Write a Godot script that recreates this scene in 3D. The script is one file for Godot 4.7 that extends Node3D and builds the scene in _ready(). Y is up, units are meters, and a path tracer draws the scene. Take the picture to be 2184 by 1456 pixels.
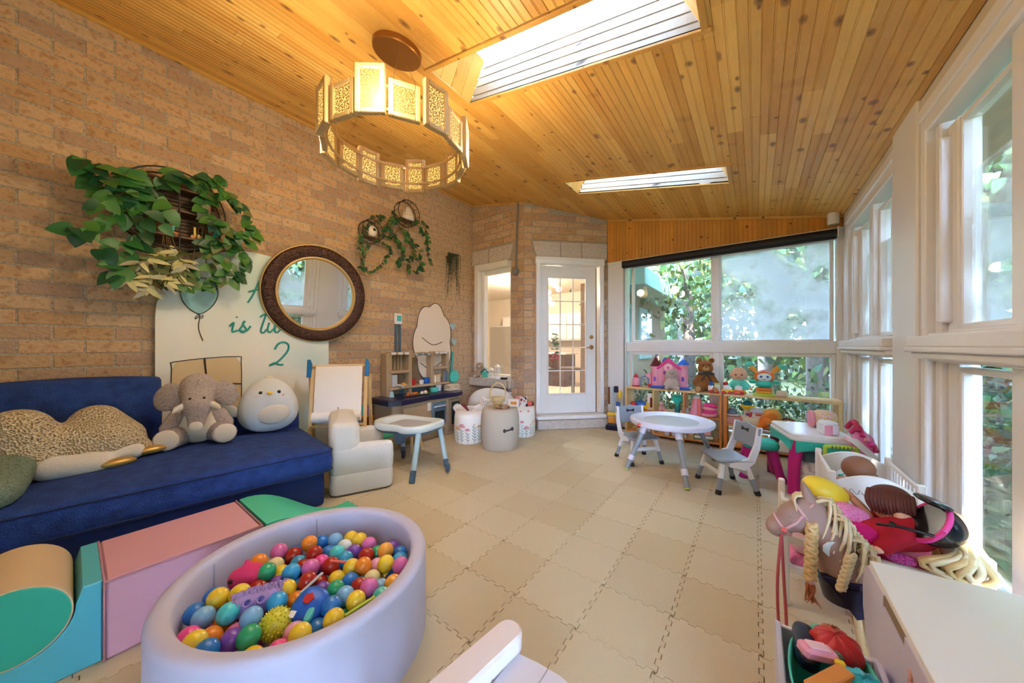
extends Node3D
const XL := -3.7
const XR := 0.73
const ZB := -4.794
var M := {}
var cnt := {}
var rng := RandomNumberGenerator.new()
var shared := {}

func _ready():
	rng.seed = 7
	look()
	materials()
	shell()
	outside()
	left_side()
	middle()
	back_shelves()
	right_side()
	ball_pit()

# ---------- camera, sky, sun, exposure
func look():
	var cam = Camera3D.new()
	cam.name = "camera"
	cam.projection = Camera3D.PROJECTION_FRUSTUM
	cam.near = 0.05
	cam.far = 200.0
	cam.size = 0.05 * 1456.0 / 700.0
	cam.frustum_offset = Vector2(0, 0.05 * 10.0 / 700.0)
	cam.position = Vector3(0, 1.18, 0)
	cam.rotation_degrees = Vector3(0, 36.6, 0)
	add_child(cam)
	cam.current = true
	var e = Environment.new()
	e.background_mode = Environment.BG_SKY
	var sm = ProceduralSkyMaterial.new()
	sm.sky_top_color = Color(0.29, 0.37, 0.45)
	sm.sky_horizon_color = Color(0.74, 0.86, 1.03)
	sm.ground_horizon_color = Color(0.75, 0.78, 0.72)
	sm.ground_bottom_color = Color(0.4, 0.42, 0.36)
	sm.sky_energy_multiplier = 6.2
	sm.sky_curve = 0.32
	sm.sun_angle_max = 2.0
	sm.ground_energy_multiplier = 1.2
	e.sky = Sky.new()
	e.sky.sky_material = sm
	e.tonemap_mode = Environment.TONE_MAPPER_LINEAR
	e.tonemap_exposure = 3.05
	e.sdfgi_enabled = true
	e.ssao_enabled = true
	e.ssil_enabled = true
	var we = WorldEnvironment.new()
	we.name = "world"
	we.environment = e
	add_child(we)
	var sun = DirectionalLight3D.new()
	sun.name = "sun"
	sun.light_color = Color(1.0, 0.97, 0.93)
	sun.light_energy = 4.5
	sun.light_angular_distance = 0.6
	sun.shadow_enabled = true
	add_child(sun)
	sun.look_at_from_position(Vector3.ZERO, Vector3(-0.25, -0.55, -0.8))

# ---------- naming
func nm(par, called):
	var k = str(par.get_instance_id()) + called
	var n = cnt.get(k, 0)
	cnt[k] = n + 1
	return called if n == 0 else "%s_%03d" % [called, n]

func tag(o, label, cat, group = "", kind = ""):
	o.set_meta("label", label)
	o.set_meta("category", cat)
	if group: o.set_meta("group", group)
	if kind: o.set_meta("kind", kind)
	return o

func T(called, label, cat, at = Vector3.ZERO, turn = 0.0, group = ""):
	var o = Node3D.new()
	o.name = nm(self, called)
	add_child(o, true)
	o.position = at
	o.rotation.y = deg_to_rad(turn)
	return tag(o, label, cat, group)

func mesh_of(s):
	if s is SurfaceTool:
		s.generate_normals()
		return s.commit()
	return s

func P(par, called, s, m, x = null, label = "", kind = ""):
	var o = MeshInstance3D.new()
	o.name = nm(par, called)
	o.mesh = mesh_of(s)
	o.material_override = M[m] if m is String else m
	par.add_child(o, true)
	if x is Transform3D: o.transform = x
	elif x is Vector3: o.position = x
	if label: o.set_meta("label", label)
	if kind: o.set_meta("kind", kind)
	return o

func struct(called, s, m, label):
	var o
	if s == null:
		o = Node3D.new()
		o.name = nm(self, called)
		add_child(o, true)
	else:
		o = P(self, called, s, m)
	o.set_meta("kind", "structure")
	return tag(o, label, called.split("_")[0])

func dup(src, label, at, turn = null, group = ""):
	var o = src.duplicate()
	var base = String(src.name)
	o.name = nm(self, base)
	add_child(o, true)
	o.position = at
	if turn != null: o.rotation.y = deg_to_rad(turn)
	o.set_meta("label", label)
	if group: o.set_meta("group", group)
	return o

# ---------- geometry
func S():
	var s = SurfaceTool.new()
	s.begin(Mesh.PRIMITIVE_TRIANGLES)
	return s

func XF(p = Vector3.ZERO, e = Vector3.ZERO, sc = Vector3.ONE):
	return Transform3D(Basis.from_euler(e * PI / 180.0).scaled_local(sc), p)

func pol(s, pts, out):
	var n = (pts[1] - pts[0]).cross(pts[2] - pts[0])
	if pts.size() > 3 and n.length_squared() < 1e-16: n = (pts[2] - pts[0]).cross(pts[3] - pts[0])
	if n.dot(out) > 0: pts.reverse()
	for i in range(1, pts.size() - 1):
		s.add_vertex(pts[0]); s.add_vertex(pts[i]); s.add_vertex(pts[i + 1])

func q4(s, a, b, c, d):
	s.add_vertex(a); s.add_vertex(b); s.add_vertex(c)
	s.add_vertex(a); s.add_vertex(c); s.add_vertex(d)

func rbox(s, sz, b = 0.004, x = Transform3D()):
	var h = sz / 2.0
	b = min(b, 0.98 * min(h.x, min(h.y, h.z)))
	s.set_smooth_group(-1)
	var V = func(g, a):
		var p = Vector3(g[0] * (h.x - b), g[1] * (h.y - b), g[2] * (h.z - b))
		p[a] = g[a] * h[a]
		return x * p
	var D = x.basis
	for a in 3:
		var u = (a + 1) % 3
		var w = (a + 2) % 3
		for k in [-1, 1]:
			var pts = []
			for uv in [[-1, -1], [1, -1], [1, 1], [-1, 1]]:
				var g = [0, 0, 0]; g[a] = k; g[u] = uv[0]; g[w] = uv[1]
				pts.append(V.call(g, a))
			var o = Vector3(); o[a] = k
			pol(s, pts, D * o)
			if b > 0.0003:
				for l in [-1, 1]:
					var g = [0, 0, 0]; g[u] = k; g[w] = l
					var g1 = g.duplicate(); g1[a] = -1
					var g2 = g.duplicate(); g2[a] = 1
					pol(s, [V.call(g1, u), V.call(g2, u), V.call(g2, w), V.call(g1, w)], D * Vector3(g[0], g[1], g[2]))
	if b > 0.0003:
		for i in 8:
			var g = [1 if i & 1 else -1, 1 if i & 2 else -1, 1 if i & 4 else -1]
			pol(s, [V.call(g, 0), V.call(g, 1), V.call(g, 2)], D * Vector3(g[0], g[1], g[2]))
	return s

func bx(s, a, b, c = 0.004):
	return rbox(s, (b - a).abs(), c, Transform3D(Basis(), (a + b) / 2.0))

func box(sz, b = 0.004): return rbox(S(), sz, b)

func bar(s, a, b, w, h, bev = 0.002, up = Vector3.UP):
	var d = b - a
	var z = d.normalized()
	var xx = up.cross(z)
	if xx.length() < 0.01: xx = Vector3.RIGHT.cross(z)
	xx = xx.normalized()
	return rbox(s, Vector3(w, h, d.length()), bev, Transform3D(Basis(xx, z.cross(xx), z), (a + b) / 2.0))

func rings(s, rows, closed = true):
	for i in rows.size() - 1:
		var n = rows[i].size()
		for j in (n if closed else n - 1):
			var k = (j + 1) % n
			q4(s, rows[i][j], rows[i + 1][j], rows[i + 1][k], rows[i][k])

func tube(s, pts, r, n = 8, caps = true, flat = 1.0):
	s.set_smooth_group(1)
	var rows = []
	var t0 = (pts[1] - pts[0]).normalized()
	var u = t0.cross(Vector3.UP)
	if u.length() < 0.05: u = t0.cross(Vector3.RIGHT)
	u = u.normalized()
	var last = t0
	for i in pts.size():
		var t = (pts[min(i + 1, pts.size() - 1)] - pts[max(i - 1, 0)]).normalized()
		if last.cross(t).length() > 1e-5:
			u = Basis(last.cross(t).normalized(), last.angle_to(t)) * u
		last = t
		u = (u - t * u.dot(t)).normalized()
		var v = t.cross(u)
		var rr = r[i] if r is Array else r
		var row = []
		for j in n:
			var a = TAU * j / n
			row.append(pts[i] + u * cos(a) * rr + v * sin(a) * rr * flat)
		rows.append(row)
	rings(s, rows)
	if caps:
		s.set_smooth_group(2)
		pol(s, rows[0].duplicate(), pts[0] - pts[1])
		s.set_smooth_group(3)
		pol(s, rows[-1].duplicate(), pts[-1] - pts[-2])
	return s

func curve(pts, n):
	var out = []
	var m = pts.size() - 1
	for i in n + 1:
		var f = float(i) / n * m
		var k = min(int(f), m - 1)
		out.append(pts[k].cubic_interpolate(pts[k + 1], pts[max(k - 1, 0)], pts[min(k + 2, m)], f - k))
	return out

func lathe(s, prof, n = 24, x = Transform3D(), fn = null):
	var g = 10
	for i in prof.size() - 1:
		if i > 0 and absf((prof[i] - prof[i - 1]).angle_to(prof[i + 1] - prof[i])) > 0.7: g += 1
		s.set_smooth_group(g)
		var rows = [[], []]
		for r in 2:
			var p = prof[i + r]
			for j in n:
				var a = -TAU * j / n
				var v = Vector3(cos(a) * p.x, p.y, sin(a) * p.x)
				if fn: v = fn.call(v)
				rows[r].append(x * v)
		if prof[i].x < 1e-5:
			for j in n:
				s.add_vertex(rows[0][0]); s.add_vertex(rows[1][j]); s.add_vertex(rows[1][(j + 1) % n])
		elif prof[i + 1].x < 1e-5:
			for j in n:
				s.add_vertex(rows[0][j]); s.add_vertex(rows[1][0]); s.add_vertex(rows[0][(j + 1) % n])
		else: rings(s, rows)
	return s

# superellipsoid: e 1 = ellipsoid, small e = boxy
func sell(s, r, e1 = 1.0, e2 = 1.0, x = Transform3D(), nu = 24, nv = 14, fn = null):
	s.set_smooth_group(1)
	var rows = []
	var f = func(v, e): return sign(v) * pow(absf(v), e)
	for i in nv + 1:
		var b = -PI / 2 + PI * i / nv
		var row = []
		for j in nu:
			var a = -TAU * j / nu
			var p = Vector3(r.x * f.call(cos(b), e1) * f.call(cos(a), e2), r.y * f.call(sin(b), e1), r.z * f.call(cos(b), e1) * f.call(sin(a), e2))
			if fn: p = fn.call(p)
			row.append(x * p)
		rows.append(row)
	for i in nv:
		for j in nu:
			var k = (j + 1) % nu
			if i > 0: s.add_vertex(rows[i][j]); s.add_vertex(rows[i + 1][j]); s.add_vertex(rows[i][k])
			if i < nv - 1: s.add_vertex(rows[i][k]); s.add_vertex(rows[i + 1][j]); s.add_vertex(rows[i + 1][k])
	return s

func ball(s, c, r, n = 16):
	if not r is Vector3: r = Vector3.ONE * r
	return sell(s, r, 1, 1, Transform3D(Basis(), c), n, n * 2 / 3)

# polygon (x,y) extruded along z from 0 to d, with a chamfer b on the front
func extr(s, poly, d, x = Transform3D(), b = 0.0):
	var pg = PackedVector2Array(poly)
	if Geometry2D.is_polygon_clockwise(pg): pg.reverse()
	var n = pg.size()
	var inn = PackedVector2Array()
	for i in n:
		var e1 = (pg[i] - pg[(i + n - 1) % n]).normalized()
		var e2 = (pg[(i + 1) % n] - pg[i]).normalized()
		var nn = Vector2(-e1.y, e1.x) + Vector2(-e2.y, e2.x)
		inn.append(pg[i] + nn.normalized() * b)
	var t = Geometry2D.triangulate_polygon(pg)
	var D3 = func(p, z): return x * Vector3(p.x, p.y, z)
	var ux = x.basis
	for i in range(0, t.size(), 3):
		s.set_smooth_group(1)
		pol(s, [D3.call(inn[t[i]], d), D3.call(inn[t[i + 1]], d), D3.call(inn[t[i + 2]], d)], ux * Vector3(0, 0, d))
		s.set_smooth_group(2)
		pol(s, [D3.call(pg[t[i]], 0), D3.call(pg[t[i + 1]], 0), D3.call(pg[t[i + 2]], 0)], ux * Vector3(0, 0, -d))
	var g = 10
	for i in n:
		var j = (i + 1) % n
		var e1 = pg[i] - pg[(i + n - 1) % n]
		var e2 = pg[j] - pg[i]
		if absf(e1.angle_to(e2)) > 0.6: g += 1
		var o = ux * Vector3(e2.y, -e2.x, 0)
		var zf = d - sign(d) * b
		s.set_smooth_group(g)
		pol(s, [D3.call(pg[i], 0), D3.call(pg[j], 0), D3.call(pg[j], zf), D3.call(pg[i], zf)], o)
		if b > 0:
			s.set_smooth_group(g + 1000)
			pol(s, [D3.call(pg[i], zf), D3.call(pg[j], zf), D3.call(inn[j], d), D3.call(inn[i], d)], o)
	return s

func grid(s, nu, nv, f, sg = 1):
	s.set_smooth_group(sg)
	var rows = []
	for i in nv + 1:
		var row = []
		for j in nu + 1: row.append(f.call(float(j) / nu, float(i) / nv))
		rows.append(row)
	rings(s, rows, false)
	return s

func rrect(w, h, r, n = 5):
	var p = []
	for k in 4:
		var c = Vector2((w / 2 - r) * (1 if k in [0, 3] else -1), (h / 2 - r) * (1 if k < 2 else -1))
		for i in n + 1:
			var a = PI / 2 * (k + float(i) / n)
			p.append(c + Vector2(cos(a), sin(a)) * r)
	return p

func oval(rx, ry, n = 28, c = Vector2.ZERO):
	var p = []
	for i in n: p.append(c + Vector2(cos(TAU * i / n) * rx, sin(TAU * i / n) * ry))
	return p

func V2(a):
	var p = []
	for i in range(0, a.size(), 2): p.append(Vector2(a[i], a[i + 1]))
	return p

func V3(a):
	var p = []
	for i in range(0, a.size(), 3): p.append(Vector3(a[i], a[i + 1], a[i + 2]))
	return p

# smooth union of tapered capsules [ax,ay,az, bx,by,bz, ra, rb], meshed with surface nets
func blob(caps, cell = 0.01, k = 0.02, s = null):
	if s == null: s = S()
	var lo = Vector3.ONE * 1e9
	var hi = -lo
	for c in caps:
		for e in [[Vector3(c[0], c[1], c[2]), c[6]], [Vector3(c[3], c[4], c[5]), c[7]]]:
			lo = lo.min(e[0] - Vector3.ONE * e[1])
			hi = hi.max(e[0] + Vector3.ONE * e[1])
	lo -= Vector3.ONE * (k + 2 * cell)
	hi += Vector3.ONE * (k + 2 * cell)
	var n = Vector3i((hi - lo) / cell) + Vector3i.ONE
	var D = PackedFloat32Array()
	D.resize(n.x * n.y * n.z)
	D.fill(10.0)
	for c in caps:
		var a = Vector3(c[0], c[1], c[2])
		var b = Vector3(c[3], c[4], c[5])
		var ra = c[6]
		var rb = c[7]
		var ab = b - a
		var L = ab.length_squared()
		var m = Vector3.ONE * (max(ra, rb) + k + 2 * cell)
		var i0 = Vector3i(((a.min(b) - m - lo) / cell).max(Vector3.ZERO))
		var i1 = Vector3i((a.max(b) + m - lo) / cell).min(n - Vector3i.ONE)
		for z in range(i0.z, i1.z + 1):
			for y in range(i0.y, i1.y + 1):
				var id = (z * n.y + y) * n.x
				for xx in range(i0.x, i1.x + 1):
					var p = lo + Vector3(xx, y, z) * cell
					var t = 0.0
					if L > 1e-9: t = clampf((p - a).dot(ab) / L, 0.0, 1.0)
					var d = (p - a - ab * t).length() - lerpf(ra, rb, t)
					var o = D[id + xx]
					var h = maxf(k - absf(o - d), 0.0) / k
					D[id + xx] = minf(o, d) - h * h * k * 0.25
	var vid = {}
	var vs = PackedVector3Array()
	var st = [1, n.x, n.x * n.y]
	for z in n.z - 1:
		for y in n.y - 1:
			var base = (z * n.y + y) * n.x
			for xx in n.x - 1:
				var o = base + xx
				var neg = 0
				for q in 8:
					if D[o + (q & 1) + ((q >> 1) & 1) * st[1] + (q >> 2) * st[2]] < 0: neg += 1
				if neg == 0 or neg == 8: continue
				var acc = Vector3.ZERO
				var m = 0
				for ax in 3:
					var u = (ax + 1) % 3
					var w = (ax + 2) % 3
					for q in 4:
						var oo = o + (q & 1) * st[u] + (q >> 1) * st[w]
						var d0 = D[oo]
						var d1 = D[oo + st[ax]]
						if (d0 < 0) != (d1 < 0):
							var pp = Vector3.ZERO
							pp[u] = q & 1
							pp[w] = q >> 1
							pp[ax] = d0 / (d0 - d1)
							acc += pp
							m += 1
				vid[o] = vs.size()
				vs.append(lo + (Vector3(xx, y, z) + acc / m) * cell)
	s.set_smooth_group(1)
	for o in vid:
		for ax in 3:
			var u = st[(ax + 1) % 3]
			var w = st[(ax + 2) % 3]
			var d0 = D[o]
			var d1 = D[o + st[ax]]
			if (d0 < 0) == (d1 < 0): continue
			if not (vid.has(o - u) and vid.has(o - w) and vid.has(o - u - w)): continue
			var a = vs[vid[o]]
			var b = vs[vid[o - u]]
			var c = vs[vid[o - u - w]]
			var e = vs[vid[o - w]]
			if d0 < 0: q4(s, a, e, c, b)
			else: q4(s, a, b, c, e)
	return s

func multi(par, called, mesh, m, xfs, cols = null):
	var mm = MultiMesh.new()
	mm.transform_format = MultiMesh.TRANSFORM_3D
	mm.use_colors = cols != null
	mm.mesh = mesh_of(mesh)
	mm.instance_count = xfs.size()
	for i in xfs.size():
		mm.set_instance_transform(i, xfs[i])
		if cols != null: mm.set_instance_color(i, cols[i])
	var o = MultiMeshInstance3D.new()
	o.name = nm(par, called)
	o.multimesh = mm
	o.material_override = M[m] if m is String else m
	par.add_child(o, true)
	o.set_meta("kind", "stuff")
	return o

# ---------- materials
func mk(n, c, r = 0.6, me = 0.0, o = {}):
	var m = StandardMaterial3D.new()
	m.resource_name = n
	m.albedo_color = Color(c) if c is String else c
	m.roughness = r
	m.metallic = me
	for k in o: m.set(k, o[k])
	M[n] = m
	return m

func ntex(sz, freq, cols, sd = 1, oct = 4, nrm = 0.0, kind = FastNoiseLite.TYPE_SIMPLEX_SMOOTH):
	var f = FastNoiseLite.new()
	f.seed = sd
	f.noise_type = kind
	f.frequency = freq
	f.fractal_octaves = oct
	var t = NoiseTexture2D.new()
	t.width = sz
	t.height = sz
	t.seamless = true
	t.noise = f
	if nrm > 0:
		t.as_normal_map = true
		t.bump_strength = nrm
	else:
		var g = Gradient.new()
		var off = []
		for i in cols.size(): off.append(float(i) / (cols.size() - 1))
		g.offsets = PackedFloat32Array(off)
		var cc = []
		for c in cols: cc.append(Color(c))
		g.colors = PackedColorArray(cc)
		t.color_ramp = g
	return t

func tri(t, sc, o = {}):
	var d = {"uv1_triplanar": true, "uv1_scale": sc if sc is Vector3 else Vector3.ONE * sc}
	if t: d["albedo_texture"] = t
	d.merge(o)
	return d

func pine_tex(sd, base, dark, knots):
	var W = 512
	var H = 1024
	var f = FastNoiseLite.new()
	f.seed = sd
	f.frequency = 0.02
	f.fractal_octaves = 5
	var gr = f.get_seamless_image(512, 64)
	gr.resize(W, H, Image.INTERPOLATE_CUBIC)
	gr.convert(Image.FORMAT_L8)
	var f2 = FastNoiseLite.new()
	f2.seed = sd + 3
	f2.frequency = 0.006
	var lg = f2.get_seamless_image(256, 256)
	lg.resize(W, H)
	lg.convert(Image.FORMAT_L8)
	var a = gr.get_data()
	var b = lg.get_data()
	var out = PackedByteArray()
	out.resize(W * H * 3)
	var c0 = Color(base)
	var c1 = Color(dark)
	for i in W * H:
		var g = absf(fmod(a[i] / 255.0 * 5.0, 1.0) - 0.5) * 0.5 + (b[i] / 255.0) * 0.55
		out[i * 3] = int(255 * lerpf(c0.r, c1.r, g))
		out[i * 3 + 1] = int(255 * lerpf(c0.g, c1.g, g))
		out[i * 3 + 2] = int(255 * lerpf(c0.b, c1.b, g))
	var r2 = RandomNumberGenerator.new()
	r2.seed = sd
	for kk in knots:
		var cx = r2.randi_range(14, W - 15)
		var cy = r2.randi_range(24, H - 25)
		var rx = r2.randf_range(3.2, 9.0)
		var ry = rx * r2.randf_range(0.8, 1.7)
		for y in range(cy - 24, cy + 24):
			for x in range(cx - 14, cx + 14):
				var d = Vector2((x - cx) / rx, (y - cy) / ry).length()
				if d > 2.2: continue
				var t = clampf(1.25 - d * 0.62, 0.0, 0.95)
				if d < 1.0 and d > 0.6: t *= 0.75
				var i = (y * W + x) * 3
				out[i] = int(lerpf(out[i], 72, t))
				out[i + 1] = int(lerpf(out[i + 1], 38, t))
				out[i + 2] = int(lerpf(out[i + 2], 14, t))
	var im = Image.create_from_data(W, H, false, Image.FORMAT_RGB8, out)
	return ImageTexture.create_from_image(im)

func flower_tex(sd):
	# printed meadow flowers on a cream canvas basket
	var im = Image.create(512, 256, false, Image.FORMAT_RGB8)
	im.fill(Color("efe9df"))
	var r = RandomNumberGenerator.new()
	r.seed = sd
	for k in 11:
		var x = 24 + k * 46 + r.randi_range(-8, 8)
		var h = r.randi_range(70, 150)
		var kind = r.randi_range(0, 2)
		var green = [Color("7f9a92"), Color("9db3b0"), Color("6d8a86")][r.randi_range(0, 2)]
		for y in h:
			im.fill_rect(Rect2i(x + int(sin(y * 0.04) * 4), 255 - y, 3, 1), green)
		for l in range(20, h - 20, 22):
			for t in 18:
				var w = int(6 * sin(PI * t / 18.0)) + 1
				im.fill_rect(Rect2i(x + t, 255 - l - t - w / 2, 2, w), green)
				im.fill_rect(Rect2i(x - t, 255 - l - 8 - t - w / 2, 2, w), green)
		var col = [Color("e2b98f"), Color("d58f94"), Color("e8c6a0"), Color("d9a777")][r.randi_range(0, 3)]
		if kind < 2:
			for p in 260:
				var a = r.randf_range(-0.2, PI + 0.2)
				var q = sqrt(r.randf()) * (26 if kind == 0 else 18) * (0.75 + 0.25 * absf(sin(a * 4)))
				im.fill_rect(Rect2i(clampi(x + int(cos(a) * q * 1.2), 0, 508), clampi(255 - h - int(sin(a) * q), 0, 252), 4, 4), col)
			for p in 20: im.fill_rect(Rect2i(x - 6 + p / 2, 255 - h - 6, 3, 3), col.darkened(0.25))
		else:
			for t in 22:
				var w = int(9 * sin(PI * t / 22.0)) + 1
				im.fill_rect(Rect2i(x - w, 255 - h - t, 2 * w, 1), col)
	return ImageTexture.create_from_image(im)

func materials():
	# the timber: grain runs along the second texture axis
	var pines = [pine_tex(11, "edbc64", "d09440", 22), pine_tex(23, "eab65c", "ca8b38", 22), pine_tex(37, "f0c26c", "d49b45", 20)]
	for i in 6:
		mk("pine%d" % i, Color(1, 1, 1).lerp(Color(0.84, 0.8, 0.74), (i / 3) * 0.35), 0.42, 0, {"uv1_triplanar": true, "uv1_world_triplanar": true, "uv1_scale": Vector3(1.25, 0.55, 0.55), "uv1_offset": Vector3(0.37 * i, 0.21 * i, 0.43 * i), "albedo_texture": pines[i % 3]})
	for i in 2: mk("vpine%d" % i, Color(0.98, 0.9, 0.78) if i else Color(0.9, 0.82, 0.7), 0.42, 0, {"uv1_triplanar": true, "uv1_world_triplanar": true, "uv1_scale": Vector3(1.25, 0.8, 0.8), "uv1_offset": Vector3(0.3 * i, 0.4 * i, 0), "albedo_texture": pines[i]})
	mk("shaft", Color(0.99, 0.97, 0.93), 0.45, 0, {"uv1_triplanar": true, "uv1_world_triplanar": true, "uv1_scale": Vector3(0.5, 1.3, 1.3), "albedo_texture": pine_tex(5, "bfb5aa", "a99c8c", 9)})
	var bt = [ntex(512, 0.011, ["a58a76", "c4ab93", "d1baa1", "cdb499", "b3967c", "d4bda4"], 3, 5), ntex(512, 0.014, ["987d68", "bba390", "c6ae9a", "bca696", "cbb29a"], 9, 5)]
	var bn = ntex(256, 0.05, [], 4, 4, 3.0)
	var tint = ["fff6ea", "f4e6d4", "ffeeda", "f6e8da", "efe4dc", "fff2e2", "efdcc2"]
	for i in 7:
		mk("brick%d" % i, tint[i], 0.85, 0, tri(bt[1 if i in [3, 4] else 0], 2.3, {"uv1_world_triplanar": true, "uv1_offset": Vector3(i * 0.31, i * 0.17, 0.2 * i), "normal_enabled": true, "normal_texture": bn, "normal_scale": 0.7}))
	mk("mortar", "e4ddd6", 0.95, 0, tri(ntex(256, 0.05, ["8f877c", "c9c2b7", "ddd6cb"], 5), 4.0, {"uv1_world_triplanar": true, "normal_enabled": true, "normal_texture": bn}))
	mk("stone", "fbf6f2", 0.85, 0, tri(ntex(256, 0.03, ["b9b0aa", "cec6c0", "dad3cd"], 6), 2.0, {"uv1_world_triplanar": true}))
	mk("white_paint", "e9e6e2", 0.38)
	mk("white_trim", "eeecea", 0.32)
	mk("putty_paint", "d8cdb9", 0.45)
	var ft = ntex(256, 0.4, ["c5b8a2", "d2c7b0", "dcd3bf"], 8, 2)
	for i in 4: mk("foam_tile%d" % i, ["fcf5ea", "f6eee2", "fff8ef", "f4ead9"][i], 0.8, 0, tri(ft, 3.0, {"uv1_world_triplanar": true, "normal_enabled": true, "normal_texture": ntex(256, 0.3, [], 8, 1, 2.0), "normal_scale": 0.35}))
	mk("subfloor", "8f8574", 0.9)
	mk("glass", Color(0.93, 0.98, 0.97, 0.05), 0.01, 0, {"transparency": BaseMaterial3D.TRANSPARENCY_ALPHA, "metallic_specular": 0.6})
	mk("tinted_glass", Color(0.6, 0.8, 0.88, 0.76), 0.02, 0, {"transparency": BaseMaterial3D.TRANSPARENCY_ALPHA})
	var fg = ntex(512, 0.006, [Color(1, 1, 1, 0.0), Color(1, 1, 1, 0.25), Color(0.97, 0.98, 1, 0.75), Color(0.95, 0.97, 1, 0.8)], 12, 5)
	mk("fogged", Color(1, 1, 1, 0.9), 0.9, 0, tri(fg, 0.55, {"uv1_world_triplanar": true, "transparency": BaseMaterial3D.TRANSPARENCY_ALPHA, "backlight_enabled": true, "backlight": Color(1, 1, 1)}))
	mk("black_shade", "171925", 0.6)
	mk("chrome", "c9c4b8", 0.2, 1.0)
	mk("brass", "b8915a", 0.3, 0.9)
	mk("bronze_brushed", "a3713c", 0.38, 0.85)
	mk("steel", "b9babb", 0.35, 0.9)
	mk("grey_pipe", "8d8b8c", 0.5, 0.3)
	var weave = ntex(256, 0.35, [], 21, 2, 4.0)
	var fuzz = ntex(256, 0.18, [], 22, 3, 8.0)
	var dn = {"normal_enabled": true, "normal_texture": weave, "normal_scale": 0.6}
	var fz = {"normal_enabled": true, "normal_texture": fuzz, "normal_scale": 1.0}
	M["dn"] = dn
	M["fz"] = fz
	mk("navy", "ffffff", 0.85, 0, tri(ntex(512, 0.012, ["16306e", "1b3a80", "23458f", "2b4f9c"], 30, 5), 1.6, dn))
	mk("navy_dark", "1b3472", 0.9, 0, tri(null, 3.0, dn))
	mk("piping", "122758", 0.8)
	for d in [["boucle", "f2efea"], ["grey_fur", "b3a29d"], ["cream_fur", "efe4d4"], ["white_plush", "efeae4"], ["bird_blue", "e6eaec"], ["brown_fur", "9a5f2c"], ["tan_fur", "c99a66"], ["bunny_grey", "cbb7a8"], ["bunny_tan", "b79e86"], ["pink_plush", "e9a8a6"], ["hot_pink_fur", "f0437f"], ["sage_fur", "6f8478"], ["cow_white", "e8e4e2"]]:
		mk(d[0], d[1], 0.95, 0, tri(null, 6.0, fz))
	mk("elephant", "ffffff", 0.95, 0, tri(ntex(256, 0.06, ["8d7d7a", "b5a5a2", "c9bcb8", "a59592"], 33, 4), 3.0, fz))
	mk("fur_speckle", "ffffff", 0.95, 0, tri(ntex(256, 0.08, ["46584c", "6f8a78", "8c9a8c", "5d6f64"], 34, 4), 3.0, fz))
	mk("knit", "ffffff", 0.9, 0, tri(ntex(256, 0.13, ["9c8666", "cbb899", "e2d4bc", "e8dcc6"], 35, 1, 0, FastNoiseLite.TYPE_CELLULAR), 3.2, {"normal_enabled": true, "normal_texture": ntex(256, 0.13, [], 35, 1, 14.0, FastNoiseLite.TYPE_CELLULAR), "normal_scale": 1.0}))
	mk("gold_cloth", "c9a45a", 0.35, 0.6)
	mk("linen", "ffffff", 0.9, 0, tri(ntex(256, 0.3, ["a89a88", "c4b7a6", "d4c9ba"], 36, 2), 3.0, dn))
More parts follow.
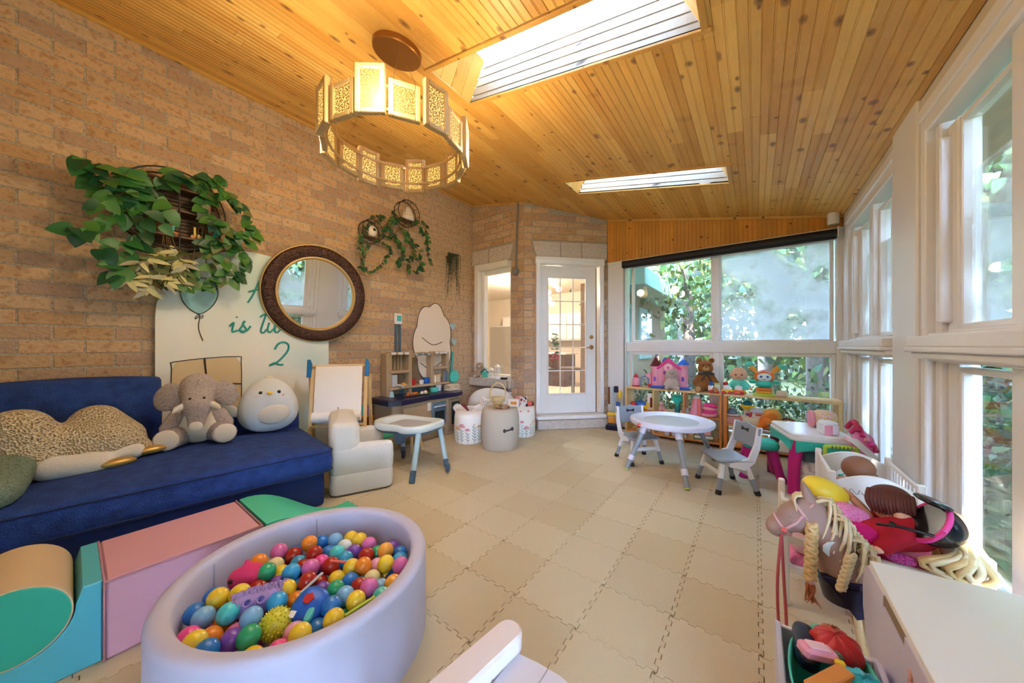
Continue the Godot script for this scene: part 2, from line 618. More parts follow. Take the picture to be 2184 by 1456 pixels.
	# plain plastics, paints, cloths
	for d in [["teal", "35c3ae", .35], ["teal_light", "58d3c4", .35], ["aqua", "4fc3cf", .45], ["mint", "4fd0ae", .45], ["mint_dark", "2bb79c", .45], ["foam_pink", "dba3b2", .45], ["foam_tan", "dcc19b", .5], ["foam_aqua", "56bfd2", .45], ["lavender", "c2bed4", .7], ["lavender_in", "b0aebf", .75],
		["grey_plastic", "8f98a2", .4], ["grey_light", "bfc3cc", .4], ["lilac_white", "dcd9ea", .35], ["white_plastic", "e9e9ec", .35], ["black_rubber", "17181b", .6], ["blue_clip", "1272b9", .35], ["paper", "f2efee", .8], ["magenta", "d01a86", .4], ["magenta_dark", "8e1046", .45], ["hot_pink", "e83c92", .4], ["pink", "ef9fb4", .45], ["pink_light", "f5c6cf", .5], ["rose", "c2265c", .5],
		["red", "c3242a", .4], ["orange", "f07f1e", .4], ["amber", "e8a23a", .4], ["yellow", "f2cc2f", .4], ["lime", "b4cf45", .4], ["green", "2f9e57", .4], ["blue", "2264c8", .35], ["sky_blue", "7fb9e8", .35], ["navy_plastic", "0d1238", .3], ["steel_blue", "46637c", .4], ["pale_blue", "a9c8d4", .35], ["ice", "dfeaec", .3], ["dusk_blue", "7c93b0", .4], ["purple", "7f52b8", .4], ["violet_plush", "a593dd", .8],
		["taupe", "b39a7b", .55], ["taupe_dark", "8a7358", .6], ["slate", "5c7388", .4], ["cream", "efe2cb", .6], ["skin", "eab898", .5], ["skin_tan", "d99a6c", .5], ["skin_brown", "8a5b40", .5], ["hair_auburn", "5a241b", .6], ["hair_blond", "d9b77e", .55], ["hair_light", "e6d3ab", .55], ["hair_brown", "8a6033", .6], ["hair_copper", "b0663a", .55], ["red_felt", "b3122a", .9], ["magenta_cloth", "cf0f78", .85], ["bow_grey", "3a342e", .5], ["horse", "a8897c", .95], ["black", "101014", .35], ["helmet", "15161d", .18], ["ink", "40393a", .7], ["script_teal", "1f9d9c", .5], ["coral", "e2665a", .5], ["board_tan", "e3cba6", .7], ["board_cream", "eee0d2", .55], ["tissue", "d9c9b4", .7], ["wicker", "d6bd8d", .7], ["walnut", "5f4330", .5], ["iron", "2c2b2c", .5], ["terracotta", "9a6a4f", .8], ["leather_dark", "33292a", .5], ["dark_teal", "176f78", .4], ["sand", "d9b98d", .6], ["brown", "7a4b2a", .6], ["maroon", "6b1420", .6], ["cyan", "20b8d6", .3], ["off_white", "e6dfd6", .6], ["strap_red", "c0575a", .6], ["bridle", "d9a8a8", .7]]:
		mk(d[0], d[1], d[2])
	var wt = pine_tex(51, "eacb97", "d4a867", 3)
	mk("wood_light", "ffffff", 0.5, 0, tri(wt, Vector3(3, 1.2, 1.2)))
	mk("wood_shelf", Color(1, 0.97, 0.9), 0.45, 0, tri(wt, Vector3(0.6, 2, 3)))
	mk("wood_amber", Color(0.95, 0.72, 0.47), 0.5, 0, tri(wt, Vector3(3, 1.0, 3)))
	mk("wood_grey", Color(0.72, 0.62, 0.52), 0.6, 0, tri(wt, Vector3(3, 1.2, 1.2)))
	mk("frame_dark", "ffffff", 0.38, 0.3, tri(ntex(256, 0.02, ["20110f", "3b2320", "54332a", "2a1a1e"], 40, 4), 3.0, {"normal_enabled": true, "normal_texture": ntex(256, 0.05, [], 41, 2, 8.0), "normal_scale": 0.8}))
	mk("frame_gold", "cdae74", 0.4, 0.5)
	mk("mirror", "f3f5f4", 0.01, 1.0)
	mk("basket_print", "ffffff", 0.9, 0, {"albedo_texture": flower_tex(3)})
	mk("animal_print", "ffffff", 0.8, 0, tri(ntex(256, 0.035, ["e9e1e4", "ece5e7", "e9e1e4", "c9bcc4", "8f93a4", "b98f6a"], 44, 2, 0, FastNoiseLite.TYPE_CELLULAR), 3.0))
	mk("flower_print", "ffffff", 0.8, 0, tri(ntex(256, 0.05, ["f7eef2", "f7eef2", "f2a9c4", "e0c23f", "f7eef2", "59a86d"], 45, 2), 3.0))
	mk("granite", "ffffff", 0.25, 0, tri(ntex(256, 0.2, ["9a958e", "efece8", "fbfaf8", "f3f1ee"], 46, 3), 3.0))
	mk("pink_print", "ffffff", 0.85, 0, tri(ntex(256, 0.12, ["e07bb0", "f2a6cf", "e05aa5", "fbe0ef"], 47, 2, 0, FastNoiseLite.TYPE_CELLULAR), 4.0))
	mk("plaid", "ffffff", 0.85, 0, tri(ntex(128, 0.2, ["5b2a86", "c2267e", "e36cb5", "3d2a6b"], 48, 1, 0, FastNoiseLite.TYPE_CELLULAR), 5.0))
	mk("leaf_a", "2f6f3a", 0.42, 0, {"backlight_enabled": true, "backlight": Color(0.12, 0.22, 0.06)})
	mk("leaf_b", "447a35", 0.42, 0, {"backlight_enabled": true, "backlight": Color(0.12, 0.22, 0.06)})
	mk("leaf_c", "1d5238", 0.38, 0, {"backlight_enabled": true, "backlight": Color(0.08, 0.16, 0.05)})
	mk("leaf_olive", "5c6a35", 0.5)
	mk("leaf_cream", "c7c493", 0.5)
	mk("leaf_silver", "a3a392", 0.45)
	mk("leaf_fern", "3d4a37", 0.6)
	mk("stem", "6a5236", 0.7)
	mk("lamp_frame", "cfae7c", 0.45, 0.15)
	mk("lit_panel", "5a4c30", 0.5, 0, {"emission_enabled": true, "emission": Color(1, 0.87, 0.62), "emission_energy_multiplier": 0.55, "emission_texture": ntex(256, 0.075, ["241a0c", "3c2e16", "7d6637", "f0d9a0", "fff2d2", "fff6e2"], 50, 3), "emission_operator": BaseMaterial3D.EMISSION_OP_MULTIPLY, "uv1_triplanar": true, "uv1_scale": Vector3(4.5, 4.5, 4.5)})
	mk("globe_lit", "fff6e6", 0.4, 0, {"emission_enabled": true, "emission": Color(1, 0.94, 0.84), "emission_energy_multiplier": 5.0})
	mk("kitchen_wall", "d9cbb6", 0.7)
	mk("cabinet_white", "e9e0d4", 0.5)
	# outdoors
	mk("leafage", "a9aea6", 0.6, 0, {"vertex_color_use_as_albedo": true, "backlight_enabled": true, "backlight": Color(0.35, 0.45, 0.15)})
	mk("bark", "ffffff", 0.9, 0, tri(ntex(256, 0.05, ["3a322c", "6d6158", "8b8078"], 60, 4), Vector3(3, 0.6, 3)))
	mk("ground", "ffffff", 0.95, 0, tri(ntex(512, 0.03, ["3f4a2a", "6d6a3e", "8a7f56", "5c6a38", "a39a72"], 61, 5), 0.5, {"uv1_world_triplanar": true}))
	mk("fence_grey", "9a9da0", 0.8)
	mk("fascia_teal", "9fc4c2", 0.5)
	mk("siding", "b9ae9c", 0.8)
	mk("dark_glass", "27343a", 0.08, 0.2)

# ---------- the room
func ceil_y(x): return 3.46 - 0.2084 * (x - XL)

# bricks on a wall plane: fr maps (s along, y up, out) to the world; spans(y) gives the free [s0, s1] stretches of a course
func lay_bricks(wall, fr, courses, spans, phase, most, rate, up_in_z = false):
	var list = []
	for c in courses:
		var y = 0.008 + c * 0.0938
		for sp in spans.call(y, y + 0.084):
			var off = phase + (0.13 if c % 2 else 0.0)
			var k = floori((sp[0] - off) / 0.26)
			while off + k * 0.26 < sp[1]:
				var a = max(off + k * 0.26 + 0.005, sp[0])
				var b = min(off + (k + 1) * 0.26 - 0.005, sp[1])
				if b - a > 0.03: list.append([rate.call((a + b) / 2, y), a, b, y])
				k += 1
	list.sort_custom(func(p, q): return p[0] < q[0])
	var rest = S()
	for i in list.size():
		var e = list[i]
		var w = e[2] - e[1]
		var at = fr * Transform3D(Basis(), Vector3((e[1] + e[2]) / 2, e[3] + 0.042, 0.0 + rng.randf_range(-0.002, 0.0025)))
		at.basis = at.basis * Basis.from_euler(Vector3(0, 0, rng.randf_range(-0.004, 0.004)))
		if i < most:
			var key = "brick%d" % roundi(w * 100)
			if not shared.has(key): shared[key] = mesh_of(box(Vector3(w, 0.083, 0.024), 0.004))
			P(wall, "brick", shared[key], "brick%d" % rng.randi_range(0, 6), at)
		else: rbox(rest, Vector3(w, 0.083, 0.024), 0.0, at)
	if list.size() > most: P(wall, "brickwork", rest, "brick0", null, "", "stuff")

func shell():
	floor_mats()
	brick_walls()
	ceiling()
	window_walls()
	kitchen()

func floor_mats():
	var f = struct("floor", bx(S(), Vector3(-3.9, -0.12, -5.0), Vector3(0.95, -0.016, 2.4), 0.0), "subfloor", "floor of interlocking beige foam tiles between the brick wall and the windows")
	# puzzle tiles 0.312 m: three tongues a side
	var g = 0.312
	var side = func(a, b, out, sgn):
		var pts = []
		var d = (b - a)
		var nrm = Vector2(out.x, out.y)
		for k in 10:
			var t0 = (k + 0.05) / 10.0
			var t1 = (k + 0.95) / 10.0
			var h = 0.0075 * (1 if (k % 2 == 0) == sgn else -1)
			pts.append(a + d * t0 + nrm * h)
			pts.append(a + d * t1 + nrm * h)
		return pts
	var variants = []
	for v in 2:
		var h = g / 2 - 0.0007
		var p = []
		p += side.call(Vector2(-h, -h), Vector2(h, -h), Vector2(0, -1), true)
		p += side.call(Vector2(h, -h), Vector2(h, h), Vector2(1, 0), true)
		p += side.call(Vector2(h, h), Vector2(-h, h), Vector2(0, 1), true)
		p += side.call(Vector2(-h, h), Vector2(-h, -h), Vector2(-1, 0), true)
		for i in p.size(): p[i] = p[i] * 0.997
		variants.append(mesh_of(extr(S(), p, 0.016, XF(Vector3.ZERO, Vector3(-90, 0, 0)), 0.0012)))
	for i in range(-9, 6):
		for j in range(-11, 8):
			var x = -0.919 + (i + 0.5) * g
			var z = -1.26 + (j + 0.5) * g
			if x < XL + 0.02 or x > XR + 0.1 or z < ZB - 0.05 or z > 1.3: continue
			if x + z < -6.75 and x > -2.75: continue
			if z < -4.0 and x < -2.6: continue
			P(f, "foam_tile", variants[0], "foam_tile%d" % ([0, 0, 1, 0, 2, 0, 3][rng.randi_range(0, 6)]), XF(Vector3(x, -0.0165 + rng.randf_range(0, 0.0012), z), Vector3(0, 90 * rng.randi_range(0, 3), 0)))

func brick_walls():
	# the long house wall
	var wl = struct("wall_left", bx(S(), Vector3(-3.95, -0.1, -4.1), Vector3(XL - 0.004, 3.62, 2.4), 0.0), "mortar", "long buff brick house wall under the high side of the ceiling")
	var fl = Transform3D(Basis(Vector3(0, 0, -1), Vector3.UP, Vector3(1, 0, 0)), Vector3(XL - 0.012, 0, 0))
	lay_bricks(wl, fl, 37, func(y0, y1): return [[-1.2, 3.886]], -0.2, 300,
		func(s, y): return Vector2(s, (y - 1.2) * 1.0).length() * (1.0 + 0.15 * absf(s)) + (9.0 if y < 0.62 or s < -0.34 or (y < 0.9 and s < 0.3) or (s > 0.35 and s < 1.6 and y < 1.9) else 0.0))
	# short return with the window
	var wb = struct("wall_back", bx(S(), Vector3(XL - 0.2, -0.1, -4.1), Vector3(-3.64, 3.5, -3.898), 0.0), "mortar", "narrow buff brick return wall with the tall kitchen window")
	var m = S()
	bx(m, Vector3(-2.91, -0.1, -4.1), Vector3(-2.68, 3.4, -3.898), 0.0)
	bx(m, Vector3(-3.64, -0.1, -4.1), Vector3(-2.91, 0.56, -3.898), 0.0)
	bx(m, Vector3(-3.64, 2.5, -4.1), Vector3(-2.91, 3.45, -3.898), 0.0)
	P(wb, "masonry_core", m, "mortar")
	var fb = Transform3D(Basis(), Vector3(XL, 0, -3.902))
	lay_bricks(wb, fb, 36, func(y0, y1):
		if y1 < 0.55: return [[0.01, 1.012]]
		if y0 > 2.69: return [[0.01, 1.012]]
		if y0 > 2.44: return [[0.86, 1.012]]
		return [[0.0, 0.06], [0.79, 1.012]], 0.0, 300, func(s, y): return -y)
	for k in 2:
		var x0 = XL + 0.012 + k * 0.36
		var pts = [Vector2(x0, 2.47), Vector2(x0 + 0.345 + (0.06 if k else 0.0), 2.47), Vector2(x0 + 0.345 + (0.12 if k else 0.0), 2.69), Vector2(x0, 2.69)]
		P(wb, "lintel_stone", extr(S(), pts, 0.028, XF(Vector3(0, 0, -3.91)), 0.004), "stone")
	P(wb, "window_sill_stone", bx(S(), Vector3(-3.69, 0.56, -4.08), Vector3(-2.86, 0.69, -3.80), 0.012), "stone")
	var w1 = struct("window_1", null, null, "tall narrow white framed kitchen window in the brick return wall")
	var fr = S()
	bx(fr, Vector3(-3.64, 0.69, -4.08), Vector3(-3.56, 2.47, -3.88), 0.006)
	bx(fr, Vector3(-2.97, 0.69, -4.08), Vector3(-2.91, 2.47, -3.95), 0.006)
	bx(fr, Vector3(-3.56, 2.38, -4.08), Vector3(-2.97, 2.47, -3.88), 0.006)
	bx(fr, Vector3(-3.56, 0.69, -4.08), Vector3(-2.97, 0.74, -3.95), 0.006)
	bx(fr, Vector3(-3.56, 0.74, -4.06), Vector3(-3.50, 2.38, -3.97), 0.006)
	bx(fr, Vector3(-3.50, 2.32, -4.06), Vector3(-2.97, 2.38, -3.97), 0.006)
	P(w1, "window_frame", fr, "white_trim")
	P(w1, "pane", bx(S(), Vector3(-3.5, 0.74, -4.045), Vector3(-2.97, 2.32, -4.041), 0.0), "glass")
	# diagonal wall with the door
	var r = Basis(Vector3(0.7071, 0, -0.7071), Vector3.UP, Vector3(0.7071, 0, 0.7071))
	var fd = Transform3D(r, Vector3(-2.68, 0, -3.89))
	var wd = struct("wall_door", null, null, "diagonal buff brick wall round the white garden door")
	m = S()
	rbox(m, Vector3(0.19, 3.4, 0.2), 0.0, fd * XF(Vector3(0.095, 1.6, -0.108)))
	rbox(m, Vector3(0.1, 3.2, 0.2), 0.0, fd * XF(Vector3(1.235, 1.5, -0.108)))
	rbox(m, Vector3(1.28, 0.9, 0.2), 0.0, fd * XF(Vector3(0.64, 2.92, -0.108)))
	P(wd, "masonry_core", m, "mortar")
	var fbk = fd * XF(Vector3(0, 0, -0.012))
	lay_bricks(wd, fbk, 35, func(y0, y1):
		if y0 > 2.69: return [[0.004, min(1.27, (3.24 - y1) / 0.147)]]
		if y0 > 2.45: return [[0.004, 0.115]]
		return [[0.004, 0.185], [1.19, 1.27]], 0.0, 300, func(s, y): return -y)
	for k in 3:
		var a = [0.19, 0.55, 0.87][k]
		var b = [0.545, 0.865, 1.262][k]
		P(wd, "lintel_stone", extr(S(), [Vector2(a, 2.46), Vector2(b, 2.46), Vector2(b, 2.70), Vector2(a - (0.07 if k == 0 else 0.0), 2.70)], 0.028, fd * XF(Vector3(0, 0, -0.012)), 0.004), "stone")
	P(wd, "step_stone", rbox(S(), Vector3(1.05, 0.13, 0.24), 0.01, fd * XF(Vector3(0.70, 0.065, 0.02))), "stone")
	var d1 = struct("door_1", null, null, "white garden door with fifteen small panes in the diagonal brick wall")
	fr = S()
	for sx in [0.2, 1.16]: rbox(fr, Vector3(0.06, 2.26, 0.14), 0.006, fd * XF(Vector3(sx, 1.33, 0.0)))
	rbox(fr, Vector3(1.04, 0.10, 0.16), 0.01, fd * XF(Vector3(0.68, 2.41, 0.0)))
	rbox(fr, Vector3(1.0, 0.03, 0.19), 0.008, fd * XF(Vector3(0.68, 2.44, 0.0)))
	P(d1, "casing", fr, "white_trim")
	P(d1, "threshold", rbox(S(), Vector3(1.04, 0.055, 0.24), 0.012, fd * XF(Vector3(0.68, 0.165, 0.03))), "white_trim")
	var slab = S()
	var y0 = 0.2
	var y1 = 2.35
	rbox(slab, Vector3(0.125, y1 - y0, 0.045), 0.003, fd * XF(Vector3(0.2925, (y0 + y1) / 2, -0.03)))
	rbox(slab, Vector3(0.15, y1 - y0, 0.045), 0.003, fd * XF(Vector3(1.015, (y0 + y1) / 2, -0.03)))
	rbox(slab, Vector3(0.59, 0.28, 0.045), 0.003, fd * XF(Vector3(0.648, 0.34, -0.03)))
	rbox(slab, Vector3(0.59, 0.165, 0.045), 0.003, fd * XF(Vector3(0.648, 2.267, -0.03)))
	for e in [[0.356, 1.33, 0.022, 1.72], [0.94, 1.33, 0.022, 1.72], [0.648, 0.482, 0.6, 0.022], [0.648, 2.182, 0.6, 0.022]]:
		rbox(slab, Vector3(e[2], e[3], 0.02), 0.005, fd * XF(Vector3(e[0], e[1], -0.003)))
	P(d1, "door_slab", slab, "white_paint")
	for k in 2: P(d1, "muntin", rbox(S(), Vector3(0.014, 1.7, 0.02), 0.003, fd * XF(Vector3(0.356 + 0.195 * (k + 1), 1.33, -0.028))), "white_trim")
	for k in 4: P(d1, "muntin", rbox(S(), Vector3(0.58, 0.014, 0.018), 0.003, fd * XF(Vector3(0.648, 0.48 + 0.34 * (k + 1), -0.028))), "white_trim")
	for i in 3:
		for j in 5: P(d1, "pane", rbox(S(), Vector3(0.18, 0.326, 0.003), 0.0, fd * XF(Vector3(0.356 + 0.195 * (i + 0.5), 0.48 + 0.34 * (j + 0.5), -0.03))), "glass")
	P(d1, "deadbolt", lathe(S(), V2([0, 0.03, 0.014, 0.028, 0.026, 0.012, 0.03, 0.0]), 20, fd * XF(Vector3(1.025, 1.315, -0.006), Vector3(90, 0, 0))), "brass")
	var hd = lathe(S(), V2([0, 0.05, 0.012, 0.05, 0.012, 0.016, 0.03, 0.01, 0.033, 0.0]), 20, fd * XF(Vector3(1.025, 1.165, -0.006), Vector3(90, 0, 0)))
	var hp = []
	for q in [Vector3(1.025, 1.165, 0.045), Vector3(0.99, 1.166, 0.052), Vector3(0.95, 1.16, 0.048), Vector3(0.925, 1.15, 0.04)]: hp.append(fd * q)
	tube(hd, hp, [0.010, 0.010, 0.008, 0.006], 8)
	P(d1, "lever_handle", hd, "brass")

func profile_board(x0, x1, y_of, bead = true):
	# tongue-and-groove section: v-joints at both edges and a pair of grooves round a centre bead
	var w = x1 - x0
	var p = [[0.0, 0.004], [0.004, 0.0]]
	if bead: p += [[w / 2 - 0.006, 0.0], [w / 2 - 0.0035, 0.0028], [w / 2 - 0.0015, 0.0008], [w / 2 + 0.0015, 0.0008], [w / 2 + 0.0035, 0.0028], [w / 2 + 0.006, 0.0]]
	p += [[w - 0.004, 0.0], [w, 0.004]]
	var out = []
	for e in p: out.append(Vector2(x0 + e[0], y_of.call(x0 + e[0]) + e[1]))
	out.append(Vector2(x1, y_of.call(x1) + 0.02))
	out.append(Vector2(x0, y_of.call(x0) + 0.02))
	return out

func plank_mesh(x0, x1, z0, z1, bead = true):
	var p = profile_board(x0, x1, func(x): return ceil_y(x), bead)
	var s = S()
	s.set_smooth_group(-1)
	var n = p.size()
	for i in n:
		var a = p[i]
		var b = p[(i + 1) % n]
		q4(s, Vector3(a.x, a.y, z0), Vector3(a.x, a.y, z1), Vector3(b.x, b.y, z1), Vector3(b.x, b.y, z0))
	for zz in [z0, z1]:
		var e = []
		for q in p: e.append(Vector3(q.x, q.y, zz))
		for i in range(1, n - 1): s.add_vertex(e[0]); s.add_vertex(e[i]); s.add_vertex(e[i + 1])
	return s

func ceiling():
	var c = struct("ceiling", null, null, "sloping knotty pine plank ceiling with two skylight wells")
	var sky = [[-1.79, -0.20, -1.857, -1.455], [-1.76, -0.19, -3.735, -3.345]]
	# roof deck above the planks, with the two openings
	var deck = S()
	var slab = func(x0, x1, z0, z1):
		var a = [Vector3(x0, ceil_y(x0) + 0.022, z0), Vector3(x1, ceil_y(x1) + 0.022, z0), Vector3(x1, ceil_y(x1) + 0.022, z1), Vector3(x0, ceil_y(x0) + 0.022, z1)]
		var u = Vector3(0, 0.26, 0)
		deck.set_smooth_group(-1)
		pol(deck, a.duplicate(), Vector3.DOWN)
		pol(deck, [a[0] + u, a[1] + u, a[2] + u, a[3] + u], Vector3.UP)
		for i in 4:
			var j = (i + 1) % 4
			pol(deck, [a[i], a[j], a[j] + u, a[i] + u], (a[i] + a[j]) / 2 - (a[0] + a[2]) / 2)
	slab.call(-4.0, 1.3, -1.43, 2.5)
	slab.call(-4.0, 1.3, -3.32, -1.882)
	slab.call(-4.0, 1.3, -5.5, -3.76)
	for k in sky:
		slab.call(-4.0, k[0] - 0.03, k[2] - 0.025, k[3] + 0.025)
		slab.call(k[1] + 0.03, 1.3, k[2] - 0.025, k[3] + 0.025)
	P(c, "roof_deck", deck, "siding")
	var w = 0.0955
	var i = 0
	while XL + i * w < XR:
		var x0 = XL + i * w
		var x1 = min(x0 + w, XR)
		var cuts = [-4.79]
		var z = -4.79 + rng.randf_range(0.7, 2.6)
		while z < 1.6:
			cuts.append(z)
			z += rng.randf_range(1.4, 3.2)
		cuts.append(2.3)
		for k in cuts.size() - 1:
			var segs = [[x0, x1, cuts[k] + 0.0008, cuts[k + 1] - 0.0008]]
			for q in sky:
				var nxt = []
				for g in segs:
					if g[1] <= q[0] or g[0] >= q[1] or g[3] <= q[2] or g[2] >= q[3]:
						nxt.append(g)
						continue
					if g[2] < q[2]: nxt.append([g[0], g[1], g[2], q[2]])
					if g[3] > q[3]: nxt.append([g[0], g[1], q[3], g[3]])
					var a = max(g[2], q[2])
					var b = min(g[3], q[3])
					if g[0] < q[0]: nxt.append([g[0], q[0], a, b])
					if g[1] > q[1]: nxt.append([q[1], g[1], a, b])
				segs = nxt
			var mt = "pine%d" % rng.randi_range(0, 5)
			for g in segs:
				if g[3] - g[2] < 0.02: continue
				P(c, "plank", plank_mesh(g[0], g[1], g[2], g[3], g[1] - g[0] > 0.05), mt)
		i += 1
	# skylight wells: flared ends, boarded sides
	for k in 2:
		var q = sky[k]
		var h = 0.30
		var fl = 0.15
		var wl = struct("window_%d" % (2 + k), null, null, ["long skylight nearest the camera with a pale boarded well", "smaller looking skylight at the far end of the ceiling"][k])
		for side in 2:
			var z = q[2] if side == 0 else q[3]
			var nb = 5
			for b in nb:
				var t0 = float(b) / nb
				var t1 = float(b + 1) / nb - 0.03
				var s = S()
				s.set_smooth_group(-1)
				var pts = []
				for e in [[0, t0], [1, t0], [1, t1], [0, t1]]:
					var x = lerpf(q[0], q[1], e[0]) + (fl * e[1] if e[0] == 0 else -fl * e[1])
					pts.append(Vector3(x, ceil_y(x) + h * e[1], z))
				var o = Vector3(0, 0, 1 if side == 0 else -1)
				var back = []
				for v in pts: back.append(v - o * 0.02)
				pol(s, pts.duplicate(), o)
				pol(s, back.duplicate(), -o)
				for v in 4: pol(s, [pts[v], pts[(v + 1) % 4], back[(v + 1) % 4], back[v]], pts[v] + pts[(v + 1) % 4] - pts[(v + 2) % 4] - pts[(v + 3) % 4])
				P(wl, "well_board", s, "shaft")
		for e in 2:
			for b in 4:
				var za = lerpf(q[2], q[3], b / 4.0)
				var zb = lerpf(q[2], q[3], (b + 1) / 4.0) - 0.003
				var xa = q[e]
				var xb = q[e] + (fl if e == 0 else -fl)
				var s = S()
				s.set_smooth_group(-1)
				var o = Vector3(1 if e == 0 else -1, 0.2, 0)
				var pts = [Vector3(xa, ceil_y(xa), za), Vector3(xa, ceil_y(xa), zb), Vector3(xb, ceil_y(xb) + h, zb), Vector3(xb, ceil_y(xb) + h, za)]
				pol(s, pts.duplicate(), o)
				var back = []
				for v in pts: back.append(v - o * 0.02)
				pol(s, back.duplicate(), -o)
				for v in 4: pol(s, [pts[v], pts[(v + 1) % 4], back[(v + 1) % 4], back[v]], pts[v] + pts[(v + 1) % 4] - pts[(v + 2) % 4] - pts[(v + 3) % 4])
				P(wl, "end_board", s, "pine%d" % (b % 3))
		var gl = S()
		gl.set_smooth_group(-1)
		var gp = []
		for e in [[q[0] + fl, q[2]], [q[1] - fl, q[2]], [q[1] - fl, q[3]], [q[0] + fl, q[3]]]: gp.append(Vector3(e[0], ceil_y(e[0]) + h + 0.005, e[1]))
		pol(gl, gp.duplicate(), Vector3.DOWN)
		P(wl, "pane", gl, "tinted_glass")
		var tr = S()
		for zz in [q[2], q[3]]: bar(tr, Vector3(q[0] - 0.03, ceil_y(q[0] - 0.03) - 0.004, zz), Vector3(q[1] + 0.03, ceil_y(q[1] + 0.03) - 0.004, zz), 0.03, 0.014)
		for x in [q[0], q[1]]: bar(tr, Vector3(x, ceil_y(x) - 0.004, q[2]), Vector3(x, ceil_y(x) - 0.004, q[3]), 0.03, 0.014)
		P(wl, "opening_trim", tr, "pine4")
	# cove strips where the ceiling meets the walls
	var t = S()
	bar(t, Vector3(XL + 0.012, ceil_y(XL) - 0.012, -3.89), Vector3(XL + 0.012, ceil_y(XL) - 0.012, 2.3), 0.022, 0.026)
	bar(t, Vector3(XL, ceil_y(XL) - 0.01, -3.885), Vector3(-2.68, ceil_y(-2.68) - 0.01, -3.885), 0.016, 0.02)
	bar(t, Vector3(-1.77, ceil_y(-1.77) - 0.012, ZB + 0.02), Vector3(XR, ceil_y(XR) - 0.012, ZB + 0.02), 0.02, 0.026)
	struct("trim_1", t, "pine5", "thin pine cove strips along the top of the walls")

func frame4(s, ax, pos, a0, a1, y0, y1, w, dep, b = 0.005):
	# rectangular frame in the plane across axis ax, inner opening a0..a1, y0..y1 and width w outwards
	var bb = func(p0, q0, p1, q1):
		if ax == 2: bx(s, Vector3(p0, q0, pos - dep / 2), Vector3(p1, q1, pos + dep / 2), b)
		else: bx(s, Vector3(pos - dep / 2, q0, p0), Vector3(pos + dep / 2, q1, p1), b)
	bb.call(a0 - w, y0 - w, a0, y1 + w)
	bb.call(a1, y0 - w, a1 + w, y1 + w)
	bb.call(a0, y0 - w, a1, y0)
	bb.call(a0, y1, a1, y1 + w)
	return s

